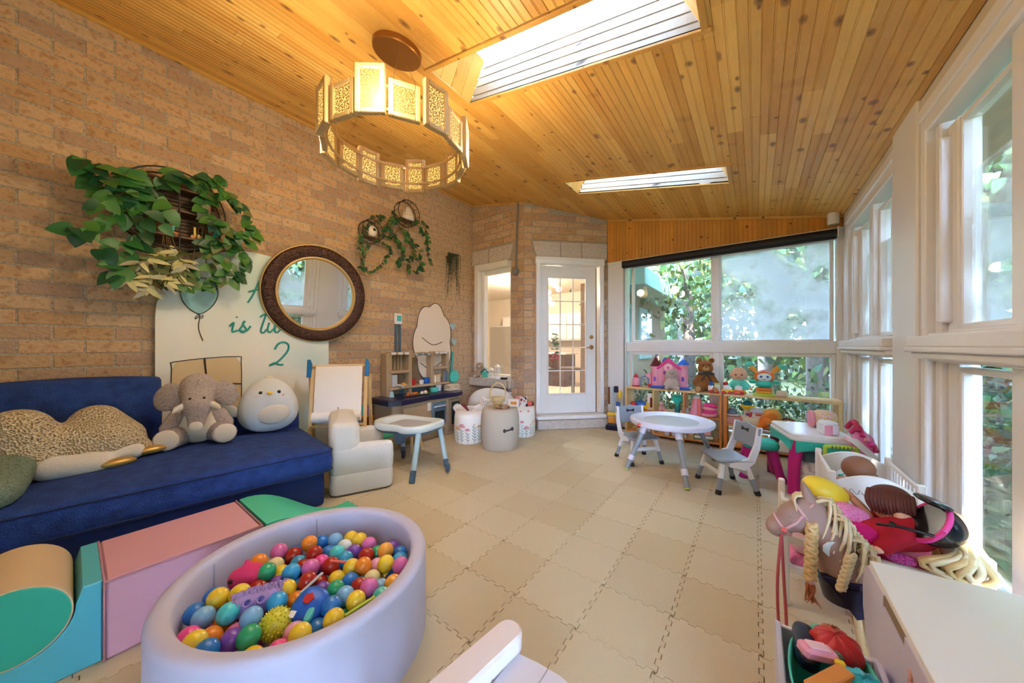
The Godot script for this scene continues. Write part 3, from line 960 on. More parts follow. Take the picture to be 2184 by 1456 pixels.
func window_walls():
	# back wall: post, boarded gable, window of four panes
	var wb = struct("wall_window", null, null, "white framed window wall at the far end under a pine boarded gable")
	var s = S()
	bx(s, Vector3(-1.776, 0, ZB - 0.16), Vector3(-1.545, 2.41, ZB), 0.006)
	bx(s, Vector3(-1.52, 0, ZB - 0.16), Vector3(-1.50, 2.4, ZB + 0.012), 0.004)
	bx(s, Vector3(0.68, 0, ZB - 0.16), Vector3(0.9, 2.41, ZB), 0.006)
	bx(s, Vector3(-1.545, 0, ZB - 0.16), Vector3(0.68, 0.13, ZB), 0.006)
	bx(s, Vector3(-1.545, 2.33, ZB - 0.16), Vector3(0.68, 2.41, ZB), 0.006)
	bx(s, Vector3(-1.776, 2.39, ZB - 0.02), Vector3(XR, 2.42, ZB + 0.025), 0.006)
	P(wb, "post", s, "white_paint")
	s = S()
	s.set_smooth_group(-1)
	var gq = [Vector3(-1.9, 2.41, 0), Vector3(1.0, 2.41, 0), Vector3(1.0, ceil_y(1.0) + 0.1, 0), Vector3(-1.9, ceil_y(-1.9) + 0.1, 0)]
	for zz in [ZB - 0.012, ZB - 0.16]:
		var pp = []
		for v in gq: pp.append(v + Vector3(0, 0, zz))
		pol(s, pp, Vector3(0, 0, 1 if zz > ZB - 0.1 else -1))
	P(wb, "gable_core", s, "siding")
	var w = 0.0895
	for i in 28:
		var x0 = -1.776 + i * w
		var x1 = min(x0 + w, XR)
		s = S()
		s.set_smooth_group(-1)
		var pr = profile_board(x0, x1, func(x): return 0.0)
		for k in pr.size() - 3:
			var a = pr[k]
			var b = pr[k + 1]
			pol(s, [Vector3(a.x, 2.415, ZB + 0.006 - a.y), Vector3(b.x, 2.415, ZB + 0.006 - b.y), Vector3(b.x, ceil_y(b.x), ZB + 0.006 - b.y), Vector3(a.x, ceil_y(a.x), ZB + 0.006 - a.y)], Vector3(0, 0, 1))
		pol(s, [Vector3(x0, 2.415, ZB + 0.005), Vector3(x1, 2.415, ZB + 0.005), Vector3(x1, 2.415, ZB - 0.01), Vector3(x0, 2.415, ZB - 0.01)], Vector3.DOWN)
		P(wb, "gable_board", s, "vpine%d" % rng.randi_range(0, 1))
	var w4 = struct("window_4", null, null, "wide four pane window at the far end with one fogged upper pane")
	s = S()
	bx(s, Vector3(-1.5, 1.10, ZB - 0.12), Vector3(0.68, 1.235, ZB - 0.005), 0.006)
	bx(s, Vector3(-0.43, 0.13, ZB - 0.12), Vector3(-0.36, 2.33, ZB - 0.01), 0.006)
	frame4(s, 2, ZB - 0.06, -1.43, -0.47, 0.2, 1.06, 0.04, 0.07)
	frame4(s, 2, ZB - 0.06, -0.32, 0.64, 0.2, 1.06, 0.04, 0.07)
	frame4(s, 2, ZB - 0.055, -1.40, -0.455, 1.265, 2.3, 0.035, 0.06)
	frame4(s, 2, ZB - 0.075, -0.345, 0.635, 1.255, 2.3, 0.03, 0.05)
	P(w4, "window_frame", s, "white_trim")
	for e in [[-1.43, -0.47, 0.2, 1.06], [-0.32, 0.64, 0.2, 1.06], [-1.40, -0.455, 1.265, 2.3], [-0.345, 0.635, 1.255, 2.3]]:
		P(w4, "pane", bx(S(), Vector3(e[0], e[2], ZB - 0.078), Vector3(e[1], e[3], ZB - 0.074), 0.0), "glass")
	P(w4, "condensation", bx(S(), Vector3(-0.345, 1.255, ZB - 0.0835), Vector3(0.635, 2.3, ZB - 0.083), 0.0), "fogged", null, "milky fog inside the upper right pane")
	# right wall: posts, rail and head; bays of two panes each
	var wr = struct("wall_right", null, null, "white window wall along the right side of the room")
	s = S()
	bx(s, Vector3(XR, 0, ZB - 0.16), Vector3(XR + 0.16, 2.6, -4.66), 0.006)
	bx(s, Vector3(XR - 0.015, 0, -3.2), Vector3(XR + 0.16, 2.62, -2.80), 0.008)
	bx(s, Vector3(XR, 0, -0.85), Vector3(XR + 0.16, 2.6, -0.55), 0.006)
	bx(s, Vector3(XR, 0, 1.9), Vector3(XR + 0.16, 2.6, 2.4), 0.006)
	bx(s, Vector3(XR, 0, -4.8), Vector3(XR + 0.16, 0.12, 2.4), 0.004)
	P(wr, "post", s, "white_paint")
	s = S()
	bx(s, Vector3(XR + 0.002, 2.42, -4.78), Vector3(XR + 0.16, 2.72, 2.4), 0.004)
	P(wr, "head_beam", s, "putty_paint")
	s = S()
	for zz in [[-4.66, -3.2], [-2.8, -0.85], [-0.55, 1.9]]:
		bx(s, Vector3(XR - 0.012, 2.40, zz[0]), Vector3(XR + 0.06, 2.47, zz[1]), 0.008)
		bx(s, Vector3(XR + 0.002, 2.33, zz[0]), Vector3(XR + 0.10, 2.41, zz[1]), 0.008)
	P(wr, "head_trim", s, "white_trim")
	var bays = [[-4.60, -3.26, -3.93], [-2.74, -0.91, -2.03], [-0.49, 1.84, 0.7]]
	for k in 3:
		var b = bays[k]
		var wn = struct("window_%d" % (5 + k), null, null, ["side window farthest away beside the corner", "near side window beside the white play desk", "side window behind the camera position"][k])
		s = S()
		bx(s, Vector3(XR + 0.01, 1.10, b[0] - 0.06), Vector3(XR + 0.13, 1.25, b[1] + 0.06), 0.006)
		# stepped jambs
		for e in [b[0], b[1]]:
			var d = 1 if e == b[0] else -1
			bx(s, Vector3(XR, 0.12, e - 0.06 * d), Vector3(XR + 0.13, 2.4, e), 0.006)
			bx(s, Vector3(XR + 0.035, 0.12, e), Vector3(XR + 0.13, 2.34, e + 0.06 * d), 0.006)
			bx(s, Vector3(XR + 0.02, 1.30, e + 0.06 * d), Vector3(XR + 0.07, 2.24, e + 0.11 * d), 0.006)
			bx(s, Vector3(XR + 0.06, 0.12, e + 0.06 * d), Vector3(XR + 0.13, 2.3, e + 0.16 * d), 0.006)
		bx(s, Vector3(XR + 0.03, 0.12, b[2] - 0.05), Vector3(XR + 0.13, 2.34, b[2] + 0.05), 0.006)
		for hh in [[b[0] + 0.16, b[2] - 0.05], [b[2] + 0.05, b[1] - 0.16]]:
			frame4(s, 0, XR + 0.095, hh[0] + 0.03, hh[1] - 0.03, 0.18, 1.05, 0.03, 0.06)
			frame4(s, 0, XR + 0.095, hh[0] + 0.03, hh[1] - 0.03, 1.29, 2.26, 0.03, 0.06)
		P(wn, "window_frame", s, "white_trim")
		s = S()
		bx(s, Vector3(XR - 0.06, 1.175, b[0] - 0.03), Vector3(XR + 0.05, 1.232, b[1] + 0.03), 0.006)
		bx(s, Vector3(XR - 0.07, 1.15, b[0] - 0.035), Vector3(XR + 0.05, 1.175, b[1] + 0.035), 0.006)
		bx(s, Vector3(XR - 0.045, 1.115, b[0] - 0.03), Vector3(XR + 0.05, 1.15, b[1] + 0.03), 0.008)
		bx(s, Vector3(XR + 0.02, 1.232, b[0] + 0.2), Vector3(XR + 0.09, 1.262, b[1] - 0.2), 0.006)
		P(wn, "window_sill", s, "white_trim")
		for hh in [[b[0] + 0.16, b[2] - 0.05], [b[2] + 0.05, b[1] - 0.16]]:
			for yy in [[0.18, 1.05], [1.29, 2.26]]:
				P(wn, "pane", bx(S(), Vector3(XR + 0.094, yy[0], hh[0] + 0.03), Vector3(XR + 0.098, yy[1], hh[1] - 0.03), 0.0), "glass")
			if k < 2: P(wn, "condensation", bx(S(), Vector3(XR + 0.104, 1.29, hh[0] + 0.03), Vector3(XR + 0.1045, 2.02, hh[1] - 0.03), 0.0), "fogged")
	# wall behind the camera: two wide windows
	var wf = struct("wall_front", null, null, "plain white wall behind the camera position")
	s = S()
	bx(s, Vector3(-3.9, 0, 2.25), Vector3(-3.3, 3.7, 2.4), 0.004)
	bx(s, Vector3(-3.3, 0, 2.25), Vector3(XR + 0.15, 3.7, 2.4), 0.004)
	P(wf, "wall_panel", s, "white_paint")

func kitchen():
	# what shows of the house through the panes
	var k = struct("wall_kitchen", null, null, "beige kitchen walls seen through the door panes")
	var s = S()
	var kp = V2([-8.1, 9.1, -2.05, 9.1, -2.05, 4.85, -2.85, 4.1, -8.1, 4.1])
	extr(s, kp, 0.12, XF(Vector3(0, 0.05, 0), Vector3(-90, 0, 0)))
	extr(s, kp, 0.15, XF(Vector3(0, 2.8, 0), Vector3(-90, 0, 0)))
	bx(s, Vector3(-8.1, 0.1, -9.2), Vector3(-2.0, 3.0, -9.0), 0.0)
	bx(s, Vector3(-8.2, 0.1, -9.1), Vector3(-8.0, 3.0, -4.0), 0.0)
	bx(s, Vector3(-8.1, 0.1, -4.1), Vector3(-3.85, 3.0, -4.0), 0.0)
	bx(s, Vector3(-2.05, 0.1, -9.1), Vector3(-1.99, 3.3, -4.85), 0.0)
	P(k, "plaster", s, "kitchen_wall")
	var ol = OmniLight3D.new()
	ol.name = "kitchen_light"
	ol.position = Vector3(-4.6, 2.45, -6.6)
	ol.light_energy = 2.0
	ol.light_color = Color(1, 0.95, 0.88)
	ol.light_size = 0.1
	ol.omni_range = 12.0
	ol.omni_attenuation = 2.0
	ol.shadow_enabled = true
	add_child(ol)
	var c = T("kitchen_cabinet", "white wall cabinets seen through the narrow kitchen window", "cabinet", Vector3(-5.3, 1.75, -8.8))
	P(c, "body", box(Vector3(3.0, 0.8, 0.35)), "cabinet_white")
	for i in 5: P(c, "door", rbox(S(), Vector3(0.56, 0.74, 0.03), 0.012, XF(Vector3(-1.2 + i * 0.6, 0, 0.19))), "cabinet_white")
	var f = T("refrigerator", "tall stainless refrigerator behind the narrow kitchen window", "refrigerator", Vector3(-4.9, 0.17, -6.6))
	P(f, "body", rbox(S(), Vector3(0.9, 1.5, 0.7), 0.02, XF(Vector3(0, 0.75, 0))), "steel")
	P(f, "handle", tube(S(), V3([0.32, 0.5, 0.4, 0.32, 1.3, 0.4]), 0.012), "chrome")
	f = T("kitchen_counter", "dark kitchen counter low behind the door glass", "counter", Vector3(-4.4, 0.17, -7.6))
	P(f, "body", rbox(S(), Vector3(1.2, 0.8, 0.6), 0.01, XF(Vector3(0, 0.4, 0))), "walnut")
	P(f, "worktop", rbox(S(), Vector3(1.3, 0.04, 0.68), 0.008, XF(Vector3(0, 0.82, 0))), "granite")
	f = T("kitchen_table", "dark dining table behind the lower door panes", "table", Vector3(-2.95, 0.17, -5.3), 45)
	P(f, "tabletop", rbox(S(), Vector3(0.9, 0.04, 0.6), 0.008, XF(Vector3(0, 0.6, 0))), "walnut")
	for i in 4: P(f, "leg", rbox(S(), Vector3(0.05, 0.6, 0.05), 0.004, XF(Vector3(0.42 if i & 1 else -0.42, 0.3, 0.24 if i & 2 else -0.24))), "walnut")
	f = T("potted_plant", "leafy houseplant with red flowers behind the door glass", "plant", Vector3(-2.95, 0.79, -5.3))
	P(f, "pot", lathe(S(), V2([0, 0, 0.09, 0, 0.12, 0.18, 0.1, 0.18, 0.1, 0.15, 0, 0.15]), 20), "terracotta")
	var lf = leaf_mesh(0.13, 0.07)
	for i in 34:
		var a = rng.randf() * TAU
		P(f, "leaf", lf, ["leaf_a", "leaf_c"][i % 2], XF(Vector3(cos(a) * 0.07, 0.2 + rng.randf() * 0.4, sin(a) * 0.07), Vector3(rng.randf_range(-40, 30), rad_to_deg(a), rng.randf_range(-30, 30))))
	for i in 9: P(f, "flower", ball(S(), Vector3(rng.randf_range(-0.15, 0.15), 0.13 + rng.randf() * 0.12, rng.randf_range(0, 0.2)), 0.03, 8), "rose")
	var p = T("pendant_lamp", "cluster of white globe pendants seen through the door panes", "lamp", Vector3(-2.86, 2.8, -5.1))
	P(p, "canopy", lathe(S(), V2([0, -0.03, 0.16, -0.03, 0.16, 0]), 24), "brass")
	var gs = [[0, -0.25], [-0.14, -0.42], [-0.06, -0.4], [0.05, -0.55], [0.1, -0.62], [-0.1, -0.67], [-0.12, -0.78], [-0.06, -0.86]]
	for g in gs:
		var v = Vector3(g[0] * 0.9, g[1], rng.randf_range(-0.1, 0.1))
		var cd = P(p, "cord", tube(S(), [v, Vector3(v.x, -0.02, v.z)], 0.002, 5), "brass")
		P(cd, "globe", ball(S(), v, 0.05, 14), "globe_lit")

# ---------- the garden
func leaf_mesh(l, w, fold = 0.25, tip = 0.5):
	# heart-shaped leaf along +z from its stalk, creased along the midrib
	var s = S()
	s.set_smooth_group(1)
	var L = []
	var R = []
	var C = []
	for i in 7:
		var t = i / 6.0
		var ww = w * 0.5 * pow(sin(PI * pow(clampf(t * 0.97 + 0.03, 0, 1), tip)), 0.8)
		if i == 6: ww = 0.0
		var y = -l * 0.22 * t * t
		C.append(Vector3(0, y, t * l))
		L.append(Vector3(-ww, y + ww * fold, t * l - (0.1 * l if i == 1 else 0.0)))
		R.append(Vector3(ww, y + ww * fold, t * l - (0.1 * l if i == 1 else 0.0)))
	rings(s, [L, C, R], false)
	return mesh_of(s)

func tree(called, label, at, h, r, cr, seed_, cols, n, size, low = 0.35):
	var o = T(called, label, "tree", at)
	var g = RandomNumberGenerator.new()
	g.seed = seed_
	var top = Vector3(g.randf_range(-0.4, 0.4), h, g.randf_range(-0.4, 0.4))
	var s = S()
	var mid = top * 0.5 + Vector3(g.randf_range(-0.2, 0.2), 0, g.randf_range(-0.2, 0.2))
	tube(s, curve([Vector3(0, -0.3, 0), mid, top], 8), [r * 1.2, r, r * 0.95, r * 0.9, r * 0.8, r * 0.7, r * 0.55, r * 0.4, r * 0.2], 9)
	var ends = []
	for i in 7:
		var t = g.randf_range(low, 0.95)
		var b = top * t
		var a = g.randf() * TAU
		var e = b + Vector3(cos(a) * cr * 0.8, g.randf_range(0.1, 0.6) * cr, sin(a) * cr * 0.8)
		tube(s, curve([b, b.lerp(e, 0.5) + Vector3(0, 0.15, 0), e], 4), [r * 0.35, r * 0.3, r * 0.22, r * 0.15, r * 0.06], 6)
		ends.append(e)
		ends.append(b.lerp(e, 0.6))
	ends.append(top)
	P(o, "trunk", s, "bark")
	var xs = []
	var cc = []
	for i in n:
		var c = ends[g.randi_range(0, ends.size() - 1)]
		var v = Vector3(g.randfn(), g.randfn() * 0.7, g.randfn()) * cr * 0.42
		var b = Basis.from_euler(Vector3(g.randf() * TAU, g.randf() * TAU, g.randf() * TAU)).scaled(Vector3.ONE * size * g.randf_range(0.6, 1.3))
		if at.x + c.x + v.x < 1.55 and at.z + c.z + v.z > -5.7: continue
		xs.append(Transform3D(b, c + v))
		cc.append(cols[g.randi_range(0, cols.size() - 1)].lerp(Color(0.85, 0.92, 0.8), 0.12).srgb_to_linear())
	multi(o, "leaves", shared.leaf_tree, "leafage", xs, cc)
	return o

func outside():
	struct("ground", bx(S(), Vector3(-40, -0.7, -45), Vector3(45, -0.3, 30), 0.0), "ground", "leaf littered lawn beyond the windows")
	shared.leaf_tree = leaf_mesh(1.0, 0.62, 0.1)
	var hw = struct("wall_wing", null, null, "brick wing of the house seen through the left panes of the far window")
	var s = S()
	bx(s, Vector3(-2.3, -0.4, -9.6), Vector3(-1.98, 2.2, -4.98), 0.0)
	P(hw, "masonry_core", s, "brick3")
	s = S()
	bx(s, Vector3(-2.3, 2.2, -9.8), Vector3(-1.45, 2.5, -5.6), 0.01)
	P(hw, "fascia", s, "fascia_teal")
	s = S()
	for z in [-6.0, -7.6]:
		bx(s, Vector3(-1.99, 0.9, z - 0.5), Vector3(-1.94, 2.0, z + 0.5), 0.01)
	P(hw, "window_frame", s, "fascia_teal")
	for z in [-6.0, -7.6]: P(hw, "pane", bx(S(), Vector3(-1.95, 1.0, z - 0.42), Vector3(-1.935, 1.9, z + 0.42), 0.0), "dark_glass")
	# the eave over the side windows
	struct("trim_2", bx(S(), Vector3(XR + 0.16, 2.5, -5.2), Vector3(XR + 0.62, 2.62, 2.6), 0.01), "fascia_teal", "eave above the side windows")
	var A = [Color("3f6b35"), Color("5b8a3f"), Color("84a850"), Color("2f5a3a"), Color("6f9a48")]
	var B = [Color("9aa84a"), Color("c7bf5e"), Color("7c9a44"), Color("dcd27a"), Color("5f8a40")]
	var Cc = [Color("2e5a48"), Color("3d7260"), Color("579078"), Color("274c3c"), Color("7aa88a")]
	tree("maple", "green leafed maple close outside the far window", Vector3(-1.2, -0.3, -8.6), 5.2, 0.13, 1.9, 1, A + B, 5200, 0.13, 0.2)
	tree("maple", "yellowing maple right of centre beyond the far window", Vector3(0.9, -0.3, -8.0), 5.6, 0.16, 2.0, 2, B + A, 5200, 0.13, 0.2)
	tree("spruce", "dark trunked tree behind the far window's lower right pane", Vector3(0.3, -0.3, -10.8), 7.0, 0.24, 2.2, 3, Cc + A, 5200, 0.15, 0.3)
	tree("ash", "slim grey trunk beside the far window corner", Vector3(2.6, -0.3, -7.2), 6.0, 0.14, 2.1, 4, A + Cc, 5200, 0.14, 0.25)
	tree("cedar", "bluish green cedar outside the farthest side window", Vector3(4.6, -0.3, -5.8), 6.0, 0.16, 2.2, 5, Cc, 6000, 0.14, 0.05)
	tree("beech", "bushy beech outside the near side window", Vector3(5.2, -0.3, -3.0), 6.2, 0.18, 2.3, 6, A + Cc, 6500, 0.14, 0.05)
	tree("linden", "broad linden tree reflected in the round wall mirror", Vector3(4.2, -0.3, -0.6), 6.5, 0.2, 2.3, 7, A + B, 6500, 0.14, 0.1)
	tree("birch", "birch with paler leaves between beech and linden", Vector3(3.4, -0.3, -4.4), 5.0, 0.12, 1.7, 8, B + Cc, 4000, 0.13, 0.05)
	tree("elm", "elm at the back of the side garden", Vector3(8.0, -0.3, -4.5), 8.0, 0.25, 3.2, 9, A + Cc, 14000, 0.26, 0.05)
	tree("oak", "oak beyond the garden at the far right", Vector3(7.0, -0.3, -9.0), 9.0, 0.3, 3.4, 10, A + Cc, 13000, 0.26, 0.1)
	tree("pine", "tall evergreen filling the sky behind the far window", Vector3(-2.6, -0.3, -16.5), 10.5, 0.3, 3.6, 11, Cc + A, 15000, 0.28, 0.05)
	tree("poplar", "poplar at the back right beyond the far window", Vector3(3.4, -0.3, -12.5), 9.5, 0.3, 3.6, 12, A + B, 15000, 0.28, 0.05)
	tree("walnut_tree", "walnut tree on the lawn behind the camera", Vector3(1.2, -0.3, 4.6), 8.2, 0.25, 2.7, 13, A + B, 12000, 0.3, 0.72)
	tree("hornbeam", "hornbeam on the side lawn level with the camera", Vector3(4.6, -0.3, 1.6), 6.0, 0.18, 2.2, 14, A + Cc, 7000, 0.16, 0.05)
	tree("lime_tree", "lime tree on the side lawn behind the camera", Vector3(4.4, -0.3, 4.4), 6.0, 0.18, 2.2, 15, A + B, 6000, 0.16, 0.05)
	var nth = ["first", "second", "third", "fourth", "fifth", "sixth"]
	for i in 6:
		var sb = T("laurel_bush", "dense laurel bush outside the side windows, %s from the far corner" % nth[i], "bush", Vector3(2.5 + 0.35 * (i % 2), -0.3, -5.6 + i * 1.15))
		var lx = []
		var lc = []
		for k in 1700:
			var v = Vector3(rng.randfn() * 0.32, 1.15 + rng.randfn() * 0.55, rng.randfn() * 0.42)
			if v.y < 0.05: continue
			lx.append(Transform3D(Basis.from_euler(Vector3(rng.randf() * TAU, rng.randf() * TAU, 0)).scaled(Vector3.ONE * rng.randf_range(0.07, 0.15)), v))
			lc.append((Cc + A)[rng.randi_range(0, 9)].lerp(Color(0.85, 0.92, 0.8), 0.2).srgb_to_linear())
		P(sb, "stem", tube(S(), [Vector3(0, -0.1, 0), Vector3(0.05, 0.8, 0), Vector3(0, 1.7, 0.05)], [0.05, 0.04, 0.015], 7), "bark")
		multi(sb, "leaves", shared.leaf_tree, "leafage", lx, lc)
	# low shrubs and litter, too many leaves to count
	var xs = []
	var cc = []
	for i in 9000:
		var p = Vector3(rng.randf_range(-1.6, 6.5), -0.28 + rng.randf() * 0.05, rng.randf_range(-12.5, -5.2))
		if rng.randf() < 0.55: p = Vector3(rng.randf_range(1.3, 6.5), -0.28 + rng.randf() * 0.05, rng.randf_range(-6.0, 1.0))
		xs.append(Transform3D(Basis.from_euler(Vector3(rng.randf_range(-0.5, 0.5), rng.randf() * TAU, rng.randf_range(-0.5, 0.5))).scaled(Vector3.ONE * rng.randf_range(0.05, 0.11)), p))
		cc.append(([Color("a8935c"), Color("c7b67f"), Color("7b8a4a"), Color("8a6f43"), Color("e0d6ae"), Color("5c7a3c")][rng.randi_range(0, 5)]).srgb_to_linear())
	tag(multi(self, "leaf_litter", shared.leaf_tree, "leafage", xs, cc), "pale fallen leaves scattered over the lawn", "leaves", "", "stuff")
	xs = []
	cc = []
	for i in 9000:
		var k = rng.randi_range(0, 21)
		var c = Vector3(-1.8 + k * 0.42, 0.1, -6.6 - (k % 3) * 0.6) if k < 9 else Vector3(2.3 + (k % 3) * 0.7, 0.1, -6.2 + (k - 9) * 0.55)
		var v = Vector3(rng.randfn(), rng.randfn() * 0.8, rng.randfn()) * 0.3
		xs.append(Transform3D(Basis.from_euler(Vector3(rng.randf() * TAU, rng.randf() * TAU, 0)).scaled(Vector3.ONE * rng.randf_range(0.05, 0.11)), c + v))
		cc.append((A + Cc + B)[rng.randi_range(0, 14)].srgb_to_linear())
	tag(multi(self, "hedge", shared.leaf_tree, "leafage", xs, cc), "low mixed hedge along the outside of the windows", "hedge", "", "stuff")
	for side in 2:
		xs = []
		cc = []
		for i in 11000:
			var u = rng.randf_range(-9.0, 13.0) if side == 0 else rng.randf_range(-17.0, 7.0)
			var h = 6.5 * pow(rng.randf(), 1.2) - 0.3
			var w = rng.randfn() * 0.5
			xs.append(Transform3D(Basis.from_euler(Vector3(rng.randf() * TAU, rng.randf() * TAU, 0)).scaled(Vector3.ONE * rng.randf_range(0.25, 0.5)), Vector3(u, h, -18.6 + w) if side == 0 else Vector3(11.5 + w, h, u)))
			cc.append((A + Cc + A)[rng.randi_range(0, 14)].srgb_to_linear())
		tag(multi(self, "thicket", shared.leaf_tree, "leafage", xs, cc), ["tall green thicket closing the back of the garden", "tall green thicket along the right side of the garden"][side], "thicket", "", "stuff")
	var fn = T("garden_fence", "grey board fence at the back of the garden", "fence", Vector3(0, -0.3, -21))
	for i in 60: P(fn, "fence_board", rbox(S(), Vector3(0.19, 1.7, 0.03), 0.004, XF(Vector3(-4.0 + i * 0.2, 0.85, 0))), "fence_grey")
	var st = T("sunny_wall", "small sunlit white garden shed beyond the far window's right pane", "shed", Vector3(1.55, -0.3, -7.0))
	P(st, "wall", rbox(S(), Vector3(0.9, 1.75, 0.7), 0.01, XF(Vector3(0, 0.875, 0))), "white_trim")
	P(st, "roof", extr(S(), V2([-0.55, 1.75, 0.55, 1.75, 0, 2.1]), 0.9, XF(Vector3(0, 0, -0.45)), 0.01), "fence_grey")

# ---------- left side: sofa, plushes, board, mirror, planters
# boxy cushion with rounded edges and a domed top; x to -w/2..w/2, z to -d/2..d/2, y 0..h
func pad(s, w, d, h, r, bulge, x = Transform3D(), er = 0.025, fn = null):
	s.set_smooth_group(1)
	var base = rrect(w, d, r, 6)
	var prof = [[er * 0.9, 0.0], [er * 0.3, er * 0.3], [0.0, er], [-0.004, h * 0.5], [0.0, h - er], [er * 0.3, h - er * 0.3], [er, h]]
	var rows = []
	for e in prof:
		var row = []
		for v in base:
			var q = Vector2(v.x * (1 - 2 * e[0] / w), v.y * (1 - 2 * e[0] / d))
			var p = Vector3(q.x, e[1], q.y)
			if fn: p = fn.call(p)
			row.append(x * p)
		rows.append(row)
	for f in [0.85, 0.65, 0.42, 0.2, 0.0]:
		var row = []
		for v in base:
			var p = Vector3(v.x * (1 - 2 * er / w) * f, h + bulge * (1 - f * f), v.y * (1 - 2 * er / d) * f)
			if fn: p = fn.call(p)
			row.append(x * p)
		rows.append(row)
	rings(s, rows)
	return s

func loop_tube(s, poly, y, r):
	var pts = []
	for v in poly: pts.append(Vector3(v.x, y, v.y))
	pts.append(pts[0])
	return tube(s, pts, r, 6, false)

func left_side():
	var o = T("sofa", "worn navy blue fabric sofa against the brick wall", "sofa", Vector3(-2.52, 0, -1.17), -7)
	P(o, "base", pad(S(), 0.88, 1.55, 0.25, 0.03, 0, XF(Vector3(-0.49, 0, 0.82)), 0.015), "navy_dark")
	var cu = P(o, "seat_cushion", pad(S(), 0.97, 1.6, 0.185, 0.05, 0.055, XF(Vector3(-0.485, 0.245, 0.8)), 0.03), "navy")
	var pp = S()
	var rr = rrect(0.975, 1.605, 0.055, 5)
	for i in rr.size(): rr[i] += Vector2(-0.485, 0.8)
	loop_tube(pp, rr, 0.405, 0.005)
	loop_tube(pp, rr, 0.268, 0.005)
	P(cu, "piping", pp, "piping")
	var bk = P(o, "backrest", pad(S(), 0.16, 0.72, 0.56, 0.05, 0.015, XF(Vector3(-0.885, 0.40, 1.245), Vector3(0, 0, 3)), 0.03), "navy")
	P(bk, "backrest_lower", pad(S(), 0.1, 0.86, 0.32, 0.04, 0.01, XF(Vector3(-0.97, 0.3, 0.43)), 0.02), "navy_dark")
	# knitted goose
	o = T("goose_plush", "slumped chunky knit beige goose plush with white belly on the sofa", "plush toy", Vector3(-3.2, 0.47, 0))
	P(o, "knit_body", blob([[0.02, 0.24, 0.17, 0.06, 0.1, 0.14, 0.13, 0.12], [-0.03, 0.12, 0.05, 0.02, 0.12, -0.12, 0.14, 0.13], [-0.12, 0.22, -0.1, -0.02, 0.14, -0.2, 0.12, 0.1], [0.02, 0.09, -0.2, 0.05, 0.06, -0.28, 0.1, 0.05]], 0.014, 0.05), "knit")
	P(o, "belly", blob([[0.13, 0.05, 0.07, 0.16, 0.035, -0.1, 0.065, 0.055], [0.1, 0.07, -0.08, 0.1, 0.06, -0.24, 0.05, 0.045]], 0.009, 0.03), "white_plush")
	for e in [[0.19, 0.028, -0.17], [0.1, 0.05, -0.31]]: P(o, "foot", sell(S(), Vector3(0.035, 0.025, 0.075), 1, 1, XF(Vector3(e[0], e[1], e[2]), Vector3(0, 10, 0))), "gold_cloth")
	o = T("fur_cushion", "mottled green grey fur cushion at the near end of the sofa", "cushion", Vector3(-2.93, 0.53, 0.36), -7)
	P(o, "cover", sell(S(), Vector3(0.22, 0.085, 0.25), 0.7, 0.45, XF(Vector3.ZERO, Vector3(0, 0, -12))), "fur_speckle")
	# elephant, facing the room
	o = T("elephant_plush", "grey elephant plush with cream feet sitting on the sofa", "plush toy", Vector3(-3.27, 0.485, -0.56), 78)
	P(o, "head", blob([[0, 0.38, 0.03, 0, 0.40, 0.03, 0.105, 0.1], [0, 0.31, 0.1, 0, 0.28, 0.13, 0.085, 0.075], [0, 0.27, 0.14, -0.005, 0.16, 0.16, 0.066, 0.045], [0, 0.3, 0, 0, 0.2, -0.02, 0.07, 0.1]], 0.009, 0.04), "elephant")
	P(o, "body", blob([[0, 0.12, 0.0, 0, 0.2, -0.01, 0.125, 0.09]], 0.01, 0.03), "cream_fur")
	for e in [-1, 1]:
		P(o, "ear", sell(S(), Vector3(0.08, 0.105, 0.022), 1, 1, XF(Vector3(0.148 * e, 0.34, 0.02), Vector3(0, 25 * e, 32 * e))), "elephant")
		P(o, "tusk", tube(S(), [Vector3(0.07 * e, 0.285, 0.15), Vector3(0.10 * e, 0.27, 0.18), Vector3(0.12 * e, 0.25, 0.19)], [0.022, 0.02, 0.006], 10), "white_plush")
		P(o, "arm", tube(S(), [Vector3(0.1 * e, 0.2, 0), Vector3(0.15 * e, 0.12, 0.05), Vector3(0.155 * e, 0.06, 0.07)], [0.055, 0.05, 0.035], 12), "elephant")
		var lg = P(o, "leg", tube(S(), [Vector3(0.08 * e, 0.07, 0.02), Vector3(0.13 * e, 0.07, 0.12), Vector3(0.145 * e, 0.075, 0.19)], [0.07, 0.07, 0.07], 16), "elephant")
		P(lg, "foot_pad", sell(S(), Vector3(0.062, 0.066, 0.02), 1, 1, XF(Vector3(0.146 * e, 0.076, 0.195), Vector3(0, 8 * e, 0))), "cream_fur")
		P(o, "eye", ball(S(), Vector3(0.035 * e, 0.335, 0.178), 0.009, 8), "black")
	P(o, "trunk_tip", ball(S(), Vector3(-0.005, 0.145, 0.2), Vector3(0.036, 0.036, 0.015)), "cream_fur")
	# white bird
	o = T("bird_plush", "round white bird plush with yellow beak beside the elephant", "plush toy", Vector3(-3.3, 0.475, -0.98), 74)
	P(o, "body", sell(S(), Vector3(0.205, 0.225, 0.15), 0.95, 0.85, XF(Vector3(0, 0.215, 0)), 30, 18, func(p): return Vector3(p.x * (1.0 - p.y * 0.9) + 0.02, p.y, p.z)), "bird_blue")
	P(o, "belly_patch", sell(S(), Vector3(0.115, 0.095, 0.05), 1, 1, XF(Vector3(0.045, 0.16, 0.115))), "cream_fur")
	for e in [-1]: P(o, "wing", sell(S(), Vector3(0.105, 0.05, 0.03), 1, 1, XF(Vector3(0.255 * e, 0.2, 0.02), Vector3(0, 0, 25 * e))), "bird_blue")
